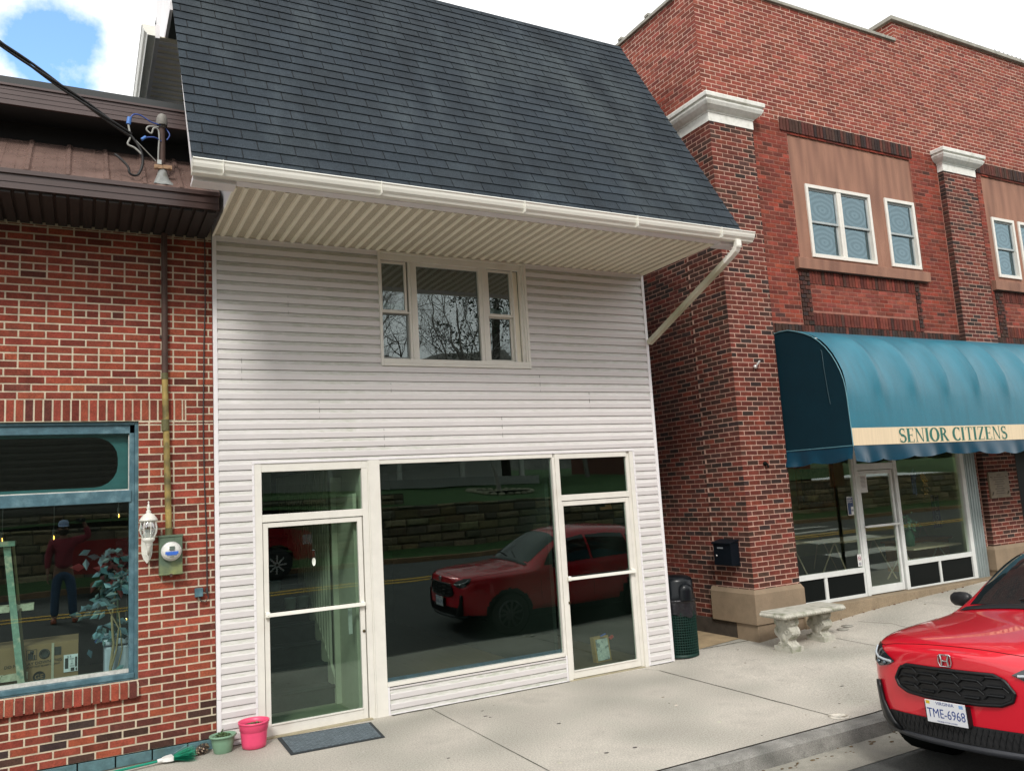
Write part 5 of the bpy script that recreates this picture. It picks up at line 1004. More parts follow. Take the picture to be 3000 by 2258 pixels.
# ================================================================== small things on the pavement
def plantpot(name, lab, loc, prof, n, m, cat_='plant pot', soilz=None, soilr=.1, cols=None, ex=0, sx=1, sy=1, rot=0):
    t = thing(name, lab, cat_, loc); mb = MB(); mb.lathe(prof, loc, n, sx=sx, sy=sy, rot=Matrix.Rotation(R(rot), 3, 'Z')); mb.build('pot', m, t)
    mb = MB(); mb.lathe([(soilr, soilz), (.001, soilz+.005)], loc, 20, sx=sx, sy=sy, rot=Matrix.Rotation(R(rot), 3, 'Z')); mb.build('soil', mat('potting_soil', (.03, .022, .014), .95, var=.3, vs=40, bump=1, bs=80), t); return t
pink = mat('pink_plastic', (.72, .065, .16), .4, var=.06, vs=10); grn = mat('sage_plastic', (.17, .30, .20), .5, var=.08, vs=8)
pots = [(.10, 0), (.12, .012), (.124, .05), (.136, .15), (.137, .157), (.141, .16), (.150, .205), (.152, .21), (.153, .222), (.1575, .224), (.158, .24), (.148, .24), (.146, .20), (.13, .12), (.001, .11)]
t = plantpot('pink_pot', 'bright pink plastic flower pot with small succulents by door frame', (1.45, -.205, 0), [(a*.9, b) for a, b in pots], 36, pink, soilz=.195, soilr=.125)
def rosette(mb, c, r, n, cols):
    c = Vector(c)
    for i in range(n):
        a = i*2.4; e = .25+.9*i/n; d = Vector((math.cos(a)*math.cos(e), math.sin(a)*math.cos(e), math.sin(e))); s_ = Vector((-math.sin(a), math.cos(a), 0)); l = r*(1-.4*i/n)
        mb.add([c+s_*r*.10, c+d*l*.6+s_*r*.13, c+d*l, c+d*l*.6-s_*r*.13, c-s_*r*.10, c+d*l*.55+Vector((0, 0, -r*.06))], [(0, 1, 5), (1, 2, 5), (2, 3, 5), (3, 4, 5)], 0, jit(random.choice(cols), .25))
mb = MB(); rosette(mb, (1.41, -.235, .20), .05, 18, [(.08, .14, .05), (.16, .04, .03)]); rosette(mb, (1.475, -.22, .20), .058, 22, [(.10, .17, .06), (.2, .07, .05)]); rosette(mb, (1.445, -.16, .195), .04, 12, [(.07, .11, .04)])
mb.build('succulent', mat('succulent', rough=.6, attr=True, var=.1), t)
gp_ = [(.085, 0), (.095, .01), (.115, .10), (.122, .135), (.135, .138), (.142, .146), (.140, .158), (.128, .158), (.118, .13), (.001, .12)]
t = plantpot('green_pot', 'sage green oval planter with low seedlings against brick corner', (1.178, -.175, 0), [(a*.86, b) for a, b in gp_], 36, grn, soilz=.130, soilr=.098, sx=1.0, sy=.85)
mb = MB()
for i in range(40): x, y = random.gauss(0, .045), random.gauss(0, .035); leaves(mb, (1.178+x, -.175+y, .145+abs(random.gauss(0, .012))), 3, (.008, .008, .006), .022, [(.05, .10, .03), (.04, .07, .02)])
rosette(mb, (1.18, -.15, .15), .035, 10, [(.07, .14, .04)]); mb.build('seedlings', mat('seedling', rough=.7, attr=True), t)
t = thing('pine_cone', 'brown open pine cone lying left of green planter', 'pine cone', (1.0, -.11, .04))
mb = MB(); ax = Vector((.8, .15, .35)).normalized(); sA = ax.orthogonal().normalized(); sB = ax.cross(sA); c0 = Vector((.945, -.125, .018))
for i in range(90):
    u = i/90; a = i*2.399; rr = .045*math.sin(math.pi*(.12+.8*u))+.004; dv = (sA*math.cos(a)+sB*math.sin(a)); p = c0+ax*(.125*u); tt = dv.cross(ax)
    mb.add([p+tt*.006, p+dv*rr+tt*.011+ax*.006, p+dv*(rr+.006)+ax*.010, p+dv*rr-tt*.011+ax*.006, p-tt*.006, p+dv*rr*.9-ax*.003], [(0, 1, 2), (0, 2, 3), (0, 3, 4), (1, 5, 3), (1, 3, 2)], 0, jit(random.choice([(.22, .15, .09), (.05, .03, .02), (.35, .28, .2)]), .2))
mb.build('scales', mat('cone_scale', rough=.8, attr=True), t)
# broom
t = thing('broom', 'green and white push broom lying on pavement beside brick wall', 'broom', (.5, -.2, .03)); bg_ = mat('broom_green', (.0, .22, .14), .35, var=.05)
MB().tube([(-.75, -.36, .016), (.635, -.19, .035)], .0115, 10).build('handle', bg_, t)
mb = MB(); d = Vector((.985, .12, .02)).normalized(); s_ = Vector((-.12, .985, 0)).normalized(); b0 = Vector((.62, -.192, .036)); Z_ = Vector((0, 0, 1))
mb.tube([b0, b0+d*.05], [.017, .019], 10); mb.prism([(.04, -.017), (.08, -.045), (.12, -.055), (.13, -.05), (.13, .05), (.12, .055), (.08, .045), (.04, .017)], b0-Z_*.015, d, s_, (0, 0, .034)); mb.build('head', mat('broom_white', (.68, .68, .66), .45), t, bev=.005)
mb = MB(); brc = [(.01, .30, .17), (.02, .40, .24), (.01, .22, .12), (.22, .26, .34)]
for i in range(650):
    v = random.uniform(-1, 1); w = random.uniform(-1, 1); a = b0+d*.125+s_*v*.048+Z_*w*.010; l = random.uniform(.12, .20)*(1 if v > -.2 else .95)
    e = a+d*l+s_*(v*.085+random.gauss(0, .012))+Z_*(w*.03+random.gauss(0, .016)); e.z = max(.004, e.z); c = jit(brc[3] if (v > .35 and random.random() < .75) else random.choice(brc[:3]), .25)
    m_ = (a+e)/2+Z_*.004; q = s_*.0022; mb.add([a-q, a+q, m_+q, m_-q, e+q, e-q, a+Z_*.003, m_+Z_*.003], [(0, 1, 2, 3), (3, 2, 4, 5)], 0, c)
mb.build('bristles', mat('bristle', rough=.5, attr=True, var=.05), t)
# door mat
t = thing('door_mat', 'charcoal ribbed rubber backed door mat in front of stair door', 'door mat', (2.13, -.41, 0))
c1, c2, c3, c4 = Vector((1.69, -.075, .004)), Vector((2.60, -.15, .004)), Vector((2.545, -.735, .004)), Vector((1.678, -.70, .004))
def bil(u, v, z): p = (c1*(1-u)+c2*u)*(1-v)+(c4*(1-u)+c3*u)*v; return (p.x, p.y, z)
mb = MB()
mb.add([bil(u, v, z) for z in (.003, .010) for u, v in ((0, 0), (1, 0), (1, 1), (0, 1))], [(3, 2, 1, 0), (4, 5, 6, 7), (0, 1, 5, 4), (1, 2, 6, 5), (2, 3, 7, 6), (3, 0, 4, 7)]); mb.build('backing', mat('mat_rubber', (.022, .028, .032), .8), t)
mb = MB(); nu, nv = 26, 17
for i in range(nu):
    for j in range(nv):
        u0, v0 = .035+.93*i/nu, .05+.9*j/nv; du, dv = .93/nu, .9/nv
        for k in range(3):
            f = .18+.32*k
            if (i+j) % 2: q = [(u0+du*.05, v0+dv*(f-.08)), (u0+du*.95, v0+dv*(f-.08)), (u0+du*.95, v0+dv*(f+.08)), (u0+du*.05, v0+dv*(f+.08))]
            else: q = [(u0+du*(f-.08), v0+dv*.05), (u0+du*(f+.08), v0+dv*.05), (u0+du*(f+.08), v0+dv*.95), (u0+du*(f-.08), v0+dv*.95)]
            mb.add([bil(*p, .010) for p in q]+[bil(*p, .015) for p in q], [(4, 5, 6, 7), (0, 1, 5, 4), (1, 2, 6, 5), (2, 3, 7, 6), (3, 0, 4, 7)])
mb.build('ribbed_pile', mat('mat_pile', (.13, .165, .185), .95, var=.25, vs=20, speck=.3, ss=200), t)
t = thing('cleanout_cover', 'small round white cleanout cover set in pavement beside kerb', 'drain cover', (6.16, -2.9, 0))
mb = MB(); zc = swz(6.1, -2.9)+.002; mb.lathe([(.092, 0), (.092, .008), (.07, .010), (.068, .004), (.001, .004)], (6.15, -2.90, zc), 28); mb.build('ring', mat('cover_white', (.55, .52, .45), .8, var=.3, vs=25, col2=(.2, .17, .12), mix=(.55, .65)), t)
lgm = mat('lid_grey', (.30, .29, .25), .8, var=.3, vs=30)
for (x, y, l_) in ((8.95, -.62, 'small round utility lid in pavement, nearer of two beside stone bench'), (9.12, -.55, 'small round utility lid in pavement, farther of two beside stone bench')):
    tag(MB().lathe([(.075, 0), (.075, .004), (.001, .005)], (x, y, swz(x, y)+.004), 20).build('utility_lid', lgm), l_, 'utility cover')
mb = MB()
for i in range(60):
    x = random.uniform(4.5, 7.5); y = random.gauss(-3.27, .05); mb.sphere((x, y, -.135+random.uniform(0, .008)), random.uniform(.006, .02), 5, 3, sc=(1.6, 1, .35))
tag(mb.build('gutter_litter', mat('gutter_leaf', (.10, .065, .03), .9, var=.4, vs=20)), 'small dead leaves and grit lying along kerb gutter', 'leaf litter', kind='stuff')
mb = MB()       # hairline cracks and dark spots in the slab
for pts_ in ([(9.4, -.5), (9.55, -.9), (9.5, -1.2), (9.7, -1.5)],):
    P_ = []
    for (a, b_), (c, d) in zip(pts_, pts_[1:]):
        for k in range(6): x, y = a+(c-a)*k/6+random.uniform(-.012, .012), b_+(d-b_)*k/6+random.uniform(-.012, .012); P_.append((x, y, swz(x, y)+.0005))
    mb.tube(P_, [.0012+.0018*random.random() for _ in P_], 4)
struct('pavement_crack', mb, mat('crack_dirt', (.12, .115, .09), .95, var=0))
mb = MB()
for _ in range(90): x, y = random.uniform(1, 12), random.uniform(-2.9, -.2); mb.sphere((x, y, swz(x, y)), random.choice((.006, .010, .016, .022)), 7, 3, sc=(1.2, .9, .12), c=jit(random.choice([(.10, .095, .08), (.55, .52, .46), (.16, .13, .09)]), .2))
struct('pavement_spots', mb, mat('spot', rough=.9, attr=True, var=.1))
# ================================================================== the red car
CAR_LOC = (5.40, -4.60, -.045)
CAR = thing('parked_car', 'glossy red compact SUV parked at kerb with hexagonal black grille', 'car', CAR_LOC, rot=(R(-2.6), 0, R(0)))
red = bpy.data.materials.new('red_paint'); red.use_nodes = True; b = red.node_tree.nodes['Principled BSDF']
b.inputs['Base Color'].default_value = (.68, .004, .022, 1); b.inputs['Metallic'].default_value = .2; b.inputs['Roughness'].default_value = .3; b.inputs['Coat Weight'].default_value = 1.0; b.inputs['Coat Roughness'].default_value = .02
plb = mat('black_plastic', (.007, .008, .009), .42, spec=.35, var=.1, vs=30); gls = glass('car_glass', (.10, .13, .13), .10); dgl = mat('dark_glass', (.010, .014, .015), .03, var=0, spec=.8); chrome = mat('chrome', (.75, .75, .78), .12, metal=1, var=0); tyre = mat('tyre', (.018, .018, .018), .8)
ST = [  # u, then (v, w) for j=1..9 (bottom rocker -> roof centre)
 (.075, [(.50, .33), (.57, .37), (.605, .50), (.605, .68), (.595, .81), (.55, .89), (.46, .935), (.24, .952), (0, .957)]),
 (.13, [(.60, .32), (.67, .37), (.70, .50), (.70, .70), (.69, .84), (.63, .925), (.50, .965), (.26, .983), (0, .99)]),
 (.28, [(.72, .28), (.79, .35), (.81, .50), (.812, .71), (.80, .88), (.735, .965), (.55, .995), (.29, 1.012), (0, 1.02)]),
 (.55, [(.80, .22), (.885, .33), (.90, .51), (.898, .74), (.88, .91), (.80, .985), (.60, 1.015), (.31, 1.034), (0, 1.042)]),
 (.95, [(.82, .21), (.91, .33), (.92, .52), (.912, .75), (.90, .91), (.83, .995), (.64, 1.035), (.33, 1.058), (0, 1.066)]),
 (1.22, [(.82, .21), (.91, .33), (.92, .52), (.915, .77), (.90, .925), (.84, 1.005), (.67, 1.048), (.35, 1.078), (0, 1.088)]),
 (1.32, [(.82, .21), (.91, .33), (.92, .52), (.915, .77), (.90, .93), (.845, 1.01), (.685, 1.07), (.37, 1.11), (0, 1.12)]),
 (1.60, [(.82, .21), (.90, .33), (.915, .52), (.91, .77), (.895, .93), (.85, 1.02), (.67, 1.27), (.37, 1.335), (0, 1.35)]),
 (1.98, [(.82, .21), (.90, .33), (.915, .52), (.91, .77), (.895, .94), (.85, 1.03), (.625, 1.50), (.35, 1.563), (0, 1.578)]),
 (2.65, [(.82, .21), (.90, .33), (.915, .52), (.91, .78), (.895, .95), (.85, 1.045), (.61, 1.545), (.34, 1.603), (0, 1.618)]),
 (3.3, [(.82, .21), (.90, .33), (.915, .52), (.915, .79), (.90, .97), (.85, 1.06), (.60, 1.53), (.34, 1.592), (0, 1.605)]),
 (3.9, [(.82, .22), (.90, .33), (.92, .52), (.92, .80), (.90, .98), (.84, 1.08), (.57, 1.44), (.32, 1.505), (0, 1.518)]),
 (4.22, [(.80, .24), (.89, .34), (.91, .52), (.91, .80), (.88, .98), (.81, 1.08), (.54, 1.27), (.31, 1.31), (0, 1.325)]),
 (4.42, [(.77, .27), (.86, .36), (.88, .52), (.88, .80), (.85, .96), (.77, 1.05), (.55, 1.10), (.31, 1.12), (0, 1.13)]),
 (4.54, [(.70, .33), (.78, .40), (.80, .54), (.80, .80), (.77, .92), (.68, .98), (.48, 1.01), (.27, 1.02), (0, 1.03)])]
cb = MB(); rings = []
for u, P in ST: rings.append([(u, -v, w) for v, w in P]+[(u, v, w) for v, w in reversed(P[:-1])])
cb.grid(rings, 0, None, True)
m_ = len(rings[0])
def cap(ring, du, side):
    n = len(ring)//2; rows = []
    for j in range(n+1):
        a, b_ = Vector(ring[j]), Vector(ring[m_-1-j])
        if j == n: rows.append([Vector(ring[n])]*5); continue
        kk = 1 if j < n-1 else .75
        rows.append([a, a.lerp(b_, .2)+Vector((side*du*.62*kk, 0, 0)), a.lerp(b_, .5)+Vector((side*du*kk, 0, 0)), a.lerp(b_, .8)+Vector((side*du*.62*kk, 0, 0)), b_])
    return rows, n
rows, n = cap(rings[0], .075, -1); G = [[tuple(p) for p in r] for r in rows[:-1]]; cb.grid(G, 0, None, True)
V = G[-1]+[rings[0][n]]; cb.add(V, [(0, 1, 5), (1, 2, 5), (2, 3, 5), (3, 4, 5)], 0, None, True)
rows, n = cap(rings[-1], .05, 1); G = [[tuple(p) for p in r] for r in rows[:-1]]; cb.grid(G, 0, None, True); cb.add(G[-1]+[rings[-1][n]], [(0, 1, 5), (1, 2, 5), (2, 3, 5), (3, 4, 5)], 0, None, True)
bot = [[r[0], (r[0][0], 0, r[0][2]-.01), r[-1]] for r in rings]; cb.grid(bot, 0, None, True)
import bmesh
def carmesh():
    o = cb.build('body', [red, plb], None); bm = bmesh.new(); bm.from_mesh(o.data); bmesh.ops.remove_doubles(bm, verts=bm.verts, dist=1e-4); bmesh.ops.recalc_face_normals(bm, faces=bm.faces); bm.to_mesh(o.data); bm.free()
    s = o.modifiers.new('s', 'SUBSURF'); s.levels = 3; s.render_levels = 3
    cuts = []
    for u in (.86, 3.49):
        c = MB().lathe([(.001, -1.3), (.355, -1.3), (.355, -.60), (.001, -.60)], (u, 0, .335), 40, rot=Rx, sm=False).build('cut', red)
        c2 = MB().lathe([(.001, .60), (.355, .60), (.355, 1.3), (.001, 1.3)], (u, 0, .335), 40, rot=Rx, sm=False).build('cut', red); cuts += [c, c2]
    for c in cuts:
        bm = bmesh.new(); bm.from_mesh(c.data); bmesh.ops.remove_doubles(bm, verts=bm.verts, dist=1e-3); bmesh.ops.recalc_face_normals(bm, faces=bm.faces); bm.to_mesh(c.data); bm.free()
    dg = bpy.context.evaluated_depsgraph_get(); full = bpy.data.meshes.new_from_object(o.evaluated_get(dg))
    for c in cuts: k = o.modifiers.new('b', 'BOOLEAN'); k.object = c; k.operation = 'DIFFERENCE'; k.solver = 'EXACT'
    dg = bpy.context.evaluated_depsgraph_get(); me = bpy.data.meshes.new_from_object(o.evaluated_get(dg))
    for c in cuts: bpy.data.objects.remove(c)
    o.modifiers.clear(); old = o.data; o.data = me; o.parent = CAR; o.name = 'body'
    for p in me.polygons:
        c_ = p.center; p.use_smooth = True
        if (c_.z < .335 and c_.x > .5) or c_.z < .36: p.material_index = 1
        for uu in (.86, 3.49):
            rr = math.hypot(c_.x-uu, c_.z-.335)
            if rr < .415 and abs(c_.y) > .7 and c_.z < .80: p.material_index = 1
            if rr < .365 and abs(c_.y) < .93: p.material_index = 1
    return o, BVHTree.FromPolygons([v.co.copy() for v in full.vertices], [tuple(p.vertices) for p in full.polygons])
BODY, BV = carmesh()
def clip_poly(poly, n=10):     # sample a polygon as a fan grid from its centre
    c = Vector((sum(p[0] for p in poly)/len(poly), sum(p[1] for p in poly)/len(poly))); out = []
    for i in range(len(poly)):
        a, b_ = Vector(poly[i]), Vector(poly[(i+1) % len(poly)]); k = max(1, int((b_-a).length/.05))
        for j in range(k): out.append(a.lerp(b_, j/k))
    return c, out
def patch(name, poly, axis, m, off=.004, rings_=6, parent=CAR, mirror=True, thick=0):
    """lay a sheet over the body: poly in (y,z) for 'front', (x,z) for 'side', (x,y) for 'top'."""
    obs = []
    for sg_ in ((1, -1) if mirror else (1,)):
        c, out = clip_poly(poly); V = []; ok = True
        def shoot(q):
            if axis == 'front': o_, d_ = Vector((-1, q[0]*sg_, q[1])), Vector((1, 0, 0))
            elif axis == 'side': o_, d_ = Vector((q[0], 3*sg_, q[1])), Vector((0, -sg_, 0))
            elif axis == 'screen': o_, d_ = Vector((q[0]-1.5, q[1]*sg_, 3)), Vector((1.0, 0, -1.2)).normalized(); o_ = Vector((q[0], q[1]*sg_, 0))-d_*2+Vector((0, 0, 1.2))
            else: o_, d_ = Vector((q[0], q[1]*sg_, 4)), Vector((0, 0, -1))
            h_ = BV.ray_cast(o_, d_)
            if h_[0] is None: return None
            return h_[0]-d_.normalized()*off*.3+h_[1]*(off if h_[1].dot(d_) < 0 else -off)
        rows = []
        for r_ in range(rings_+1):
            row = []
            for p in out:
                q = c.lerp(p, max(.02, r_/rings_)); h_ = shoot(q); row.append(h_)
            rows.append(row)
        if any(h_ is None for r in rows for h_ in r):
            for r in rows:
                for i, h_ in enumerate(r):
                    if h_ is None: r[i] = next((k for k in r if k is not None), Vector((0, 0, 0)))
        mb = MB(); mb.grid([[tuple(p) for p in r] for r in rows], 0, None, True, True); mb.add([tuple(p) for p in rows[0]], [tuple(range(len(rows[0])))], 0, None, True)
        obs.append(mb.build(name, m, parent, recalc=True, solid=thick))
        for o_ in obs: ORG[o_] = Vector((0, 0, 0))
    return obs
ORG[CAR] = Vector((0, 0, 0)); ORG[BODY] = Vector((0, 0, 0))
# grille
gpoly = [(-.445, .725), (-.395, .80), (-.33, .832), (.33, .832), (.395, .80), (.445, .725), (.425, .675), (.35, .640), (.20, .628), (-.20, .628), (-.35, .640), (-.425, .675)]
GR = patch('grille', gpoly, 'front', mat('grille_black', (.006, .006, .007), .5, var=0), .006, mirror=False)[0]
def onfront(v, w, off): h_ = BV.ray_cast(Vector((-1, v, w)), Vector((1, 0, 0))); p = h_[0] if h_[0] else Vector((.1, v, w)); return Vector((p.x-off, p.y, p.z))
mb = MB(); n_ = len(gpoly)
mb.tube([onfront(v, w, .012) for v, w in [tuple(Vector(gpoly[i]).lerp(Vector(gpoly[(i+1) % n_]), k/4)) for i in range(n_) for k in range(4)]+[gpoly[0]]], .013, 6); mb.build('surround', plb, GR)
mb = MB()
def seg(v0, w0, v1, w1, r_): mb.tube([onfront(v0+(v1-v0)*k/3, w0+(w1-w0)*k/3, .018) for k in range(4)], r_, 4)
def inside(v, w, e=.012):
    a = abs(v)
    if not (.640+e < w < .832-e): return False
    return a < (.445-(w-.725)*.62 if w > .725 else .445-(.725-w)*.75)-e
for c_ in range(-3, 4):
    vc = c_*.165
    for r_ in range(-1, 5):
        w = .815-.058*r_-(.029 if c_ % 2 else 0)
        pts_ = [(vc-.085, w-.029), (vc-.052, w), (vc+.052, w), (vc+.085, w-.029)]
        for k in range(3):
            a_, b_ = pts_[k], pts_[k+1]
            if inside(*a_, .004) and inside(*b_, .004): seg(*a_, *b_, .0105 if k == 1 else .006)
mb.build('honeycomb_bar', plb, GR)
# lower intake, splitter, corner vents
LI = patch('lower_intake', [(-.56, .480), (.56, .480), (.60, .42), (.55, .352), (-.55, .352), (-.60, .42)], 'front', mat('intake_black', (.008, .008, .009), .6, var=0), .006, mirror=False)[0]
mb = MB()
for k in range(-14, 15): 
    if abs(k*.04) < .52: mb.tube([onfront(k*.04, .47, .010), onfront(k*.04+.02, .42, .010), onfront(k*.04+.04, .36, .010)], .003, 4); mb.tube([onfront(k*.04+.02, .47, .010), onfront(k*.04, .42, .010), onfront(k*.04-.02, .36, .010)], .003, 4)
mb.build('mesh_grid', plb, LI)
mb = MB(); rows = []
for k in range(-12, 13):
    v = .70*k/12; ux = .04+.17*abs(k/12)**2.6; e_ = .01*abs(k/12)**3; rows.append([(ux-.02, v, .355+e_), (ux-.045, v, .335+e_), (ux-.04, v, .305+e_), (ux+.02, v, .285+e_), (ux+.25, v, .275), (ux+.06, v, .36)])
mb.grid(rows, 0, None, True, True); mb.build('splitter', mat('splitter_grey', (.03, .032, .038), .4), CAR); 
for s_ in (1, -1):
    mb = MB(); mb.grid([[onfront(s_*v0, w, .02)for v0 in (a, (a+b_)/2, b_)] for w, a, b_ in ((.68, .63, .665), (.63, .625, .672), (.54, .612, .665), (.47, .575, .668), (.40, .53, .66), (.345, .47, .63))], 0, None, True); mb.build('corner_trim', plb, CAR, solid=.02)
# headlights
hl_poly = [(.50, .745), (.57, .80), (.68, .845), (.80, .865), (.865, .86), (.845, .79), (.78, .725), (.68, .715), (.56, .722)]
hl_poly = [(.44, .842), (.50, .874), (.57, .905), (.645, .935), (.71, .935), (.725, .875), (.695, .81), (.62, .785), (.52, .805)]
for i, hl in enumerate(patch('headlight', hl_poly, 'front', mat('lamp_glass', (.02, .025, .028), .05, var=0, spec=.9), .008)):
    s_ = 1 if i == 0 else -1
    mb = MB(); mb.tube([onfront(s_*v, w, .014) for v, w in ((.48, .838), (.55, .842), (.62, .85), (.68, .872), (.70, .915))], .010, 6); mb.build('light_strip', mat('lamp_white', (.4, .44, .47), .2, emit=((1, 1, 1), .02)), hl); ORG[hl] = Vector((0, 0, 0))
    for vv in (.55, .62): mb = MB(); p = onfront(s_*vv, .82, .012); mb.sphere(p, .018, 10, 8); mb.build('lens', mat('lens_glass', (.12, .15, .17), .1, metal=.6, var=0), hl)
# windscreen, side glass, pillars trim
patch('windscreen', [(1.31, 0), (1.315, -.45), (1.35, -.64), (1.65, -.612), (1.94, -.575), (1.97, -.3), (1.97, 0), (1.97, .3), (1.94, .575), (1.65, .612), (1.35, .64), (1.315, .45)], 'top', dgl, .004, 10, mirror=False)
patch('cowl_panel', [(1.24, 0), (1.245, -.5), (1.26, -.69), (1.32, -.66), (1.31, -.4), (1.31, 0), (1.31, .4), (1.32, .66), (1.26, .69), (1.245, .5)], 'top', plb, .007, 4, mirror=False)
mb = MB()
for s_ in ((-.1, -.62), (.2, -.1)):
    P_ = []
    for k in range(6): v = s_[0]+(s_[1]-s_[0])*k/5; h_ = BV.ray_cast(Vector((1.35+.02*k, v, 4)), Vector((0, 0, -1))); P_.append(h_[0]+Vector((-.012, 0, .012)))
    mb.tube(P_, .008, 5)
mb.build('wiper', plb, CAR)
patch('side_window', [(1.56, 1.045), (1.72, 1.22), (1.98, 1.41), (2.50, 1.48), (2.50, 1.07)], 'side', dgl, .004)
patch('side_window', [(2.55, 1.07), (2.55, 1.47), (3.0, 1.48), (3.35, 1.44), (3.42, 1.10)], 'side', dgl, .004)
patch('quarter_window', [(3.47, 1.11), (3.42, 1.42), (3.7, 1.36), (3.95, 1.20), (3.9, 1.14)], 'side', dgl, .004)
patch('rear_window', [(3.98, 0), (3.98, -.45), (4.34, -.5), (4.36, 0), (4.34, .5), (3.98, .45)], 'top', dgl, .004, mirror=False)
patch('sill_trim', [(1.22, .22), (1.22, .34), (3.12, .34), (3.12, .22)], 'side', plb, .008)
# shut lines
def seam(pts, axis, r_=.003):
    P_ = []
    for i in range(len(pts)-1):
        for k in range(6):
            a = pts[i][0]+(pts[i+1][0]-pts[i][0])*k/6; b_ = pts[i][1]+(pts[i+1][1]-pts[i][1])*k/6
            if axis == 'top': h_ = BV.ray_cast(Vector((a, b_, 4)), Vector((0, 0, -1)))
            elif axis == 'front': h_ = BV.ray_cast(Vector((-1, a, b_)), Vector((1, 0, 0)))
            elif axis == 'R': h_ = BV.ray_cast(Vector((a, 3, b_)), Vector((0, -1, 0)))
            else: h_ = BV.ray_cast(Vector((a, -3, b_)), Vector((0, 1, 0)))
            if h_[0]: P_.append(h_[0])
    if len(P_) > 1: MB().tube(P_, r_, 4).build('shut_line', M['dark'], CAR)
seam([(.115, 0), (.118, -.4), (.14, -.58), (.22, -.72)], 'top'); seam([(.115, 0), (.118, .4), (.14, .58), (.22, .72)], 'top')
seam([(.22, -.70), (.6, -.77), (1.2, -.80)], 'top'); seam([(.22, .70), (.6, .77), (1.2, .80)], 'top')
for ax_ in ('R', 'L'): seam([(1.45, .98), (1.45, .40)], ax_); seam([(2.52, 1.05), (2.52, .35)], ax_); seam([(3.30, 1.05), (3.2, .75), (3.0, .40)], ax_); seam([(1.45, .38), (3.0, .38)], ax_)
for s_ in (1, -1):
    mb = MB(); mb.tube([(1.74, s_*.86, 1.03), (1.72, s_*.93, 1.05)], .03, 8); mb.build('mirror_arm', plb, CAR)
    mb = MB(); mb.lathe([(.001, -.10), (.04, -.095), (.06, -.065), (.066, 0), (.063, .05), (.045, .085), (.001, .092)], (1.74, s_*.975, 1.09), 16, sx=.75, sy=1, rot=Matrix.Rotation(R(90), 3, 'X') @ Matrix.Rotation(0, 3, 'Z')); m2 = mb.build('door_mirror', plb, CAR)
    mb = MB(); mb.sphere((1.73, s_*.975, 1.10), .055, 14, 8, sc=(.75, 1.5, .8)); mb.build('mirror_cap', M['dark'] if False else plb, m2)
    for u in (.86, 3.49):
        mb = MB(); mb.lathe([(.225, -.10), (.315, -.105), (.335, -.08), (.338, 0), (.335, .08), (.315, .105), (.225, .10)], (u, s_*.815, .335), 36, rot=Rx); wh_ = mb.build('wheel', tyre, CAR)
        mb = MB(); mb.lathe([(.228, 0), (.22, .03), (.205, .035)], (u, s_*.91, .335), 32, rot=Matrix.Rotation(R(-90*s_), 3, 'X'))
        for k in range(10): a = 2*math.pi*k/10; mb.beam((u+.04*math.cos(a), s_*.905, .335+.04*math.sin(a)), (u+.215*math.cos(a+.12), s_*.90, .335+.215*math.sin(a+.12)), .035, .02, up=(0, 1, 0))
        mb.lathe([(.05, 0), (.045, .02), (.001, .022)], (u, s_*.905, .335), 16, rot=Matrix.Rotation(R(-90*s_), 3, 'X')); mb.build('rim', mat('rim_metal', (.10, .10, .11), .35, metal=.6), wh_)
        mb = MB(); mb.lathe([(.001, 0), (.35, 0), (.35, .3)], (u, s_*.62, .335), 24, rot=Matrix.Rotation(R(-90*s_), 3, 'X')); mb.build('wheel_housing', M['dark'], CAR)
for h_ in (2.35, 3.15):
    for s_ in (1, -1): mb = MB(); mb.tube([(h_-.07, s_*.925, .86), (h_-.03, s_*.945, .865), (h_+.06, s_*.945, .865), (h_+.09, s_*.925, .86)], .012, 6); mb.build('door_handle', red, CAR)
# badge and number plate
def fr(v, w, off): p = onfront(0, w, off); return Vector((p.x, v, w))
mb = MB(); bz, q = .895, .0
pts = [(-.046, .030), (-.050, -.010), (-.040, -.040), (.040, -.040), (.050, -.010), (.046, .030), (.036, .040), (-.036, .040)]; BP = [onfront(v, bz+w, .008) for v, w in pts]; mb.tube(BP+[BP[0]], .0045, 6)
for s_ in (1, -1): mb.tube([onfront(s_*.030, bz+.036, .009), onfront(s_*.022, bz, .009), onfront(s_*.026, bz-.036, .009)], .007, 6)
mb.tube([onfront(-.022, bz-.002, .009), onfront(.022, bz-.002, .009)], .006, 6)
mb.build('badge', chrome, CAR)
PLT = MB(); px_ = onfront(0, .545, .03).x-.012
PLT.box(px_-.002, px_+.001, -.152+.03, .152+.03, .468, .620); PL = PLT.build('number_plate', mat('plate_white', (.70, .71, .74), .35, var=.03), CAR, bev=.003); ORG[PL] = Vector((0, 0, 0))
mb = MB(); mb.box(px_+.001, px_+.09, -.16+.03, .16+.03, .47, .60); mb.build('plate_bracket', plb, CAR)
nb = mat('plate_blue', (.02, .05, .22), .5); T_ = lambda s, y, z, sz, sx_=1: text('plate_text', s, nb, PL, (px_-.0028, y, z), (0, -1, 0), (0, 0, 1), sz, sx_, .0003)
T_('TME-6968', .03, .505, .088, .78); T_('VIRGINIA', .03, .592, .030, 1.1); T_('VIRGINIA IS FOR LOVERS', .03, .477, .0125, 1.1)
mb = MB(); mb.box(px_-.0026, px_-.002, .145, .175, .592, .614); mb.build('month_sticker', mat('sticker_yellow', (.6, .42, .02), .5), PL); mb = MB(); mb.box(px_-.0026, px_-.002, -.105, -.075, .588, .610); mb.build('year_sticker', mat('sticker_blue', (.2, .35, .6), .5), PL)
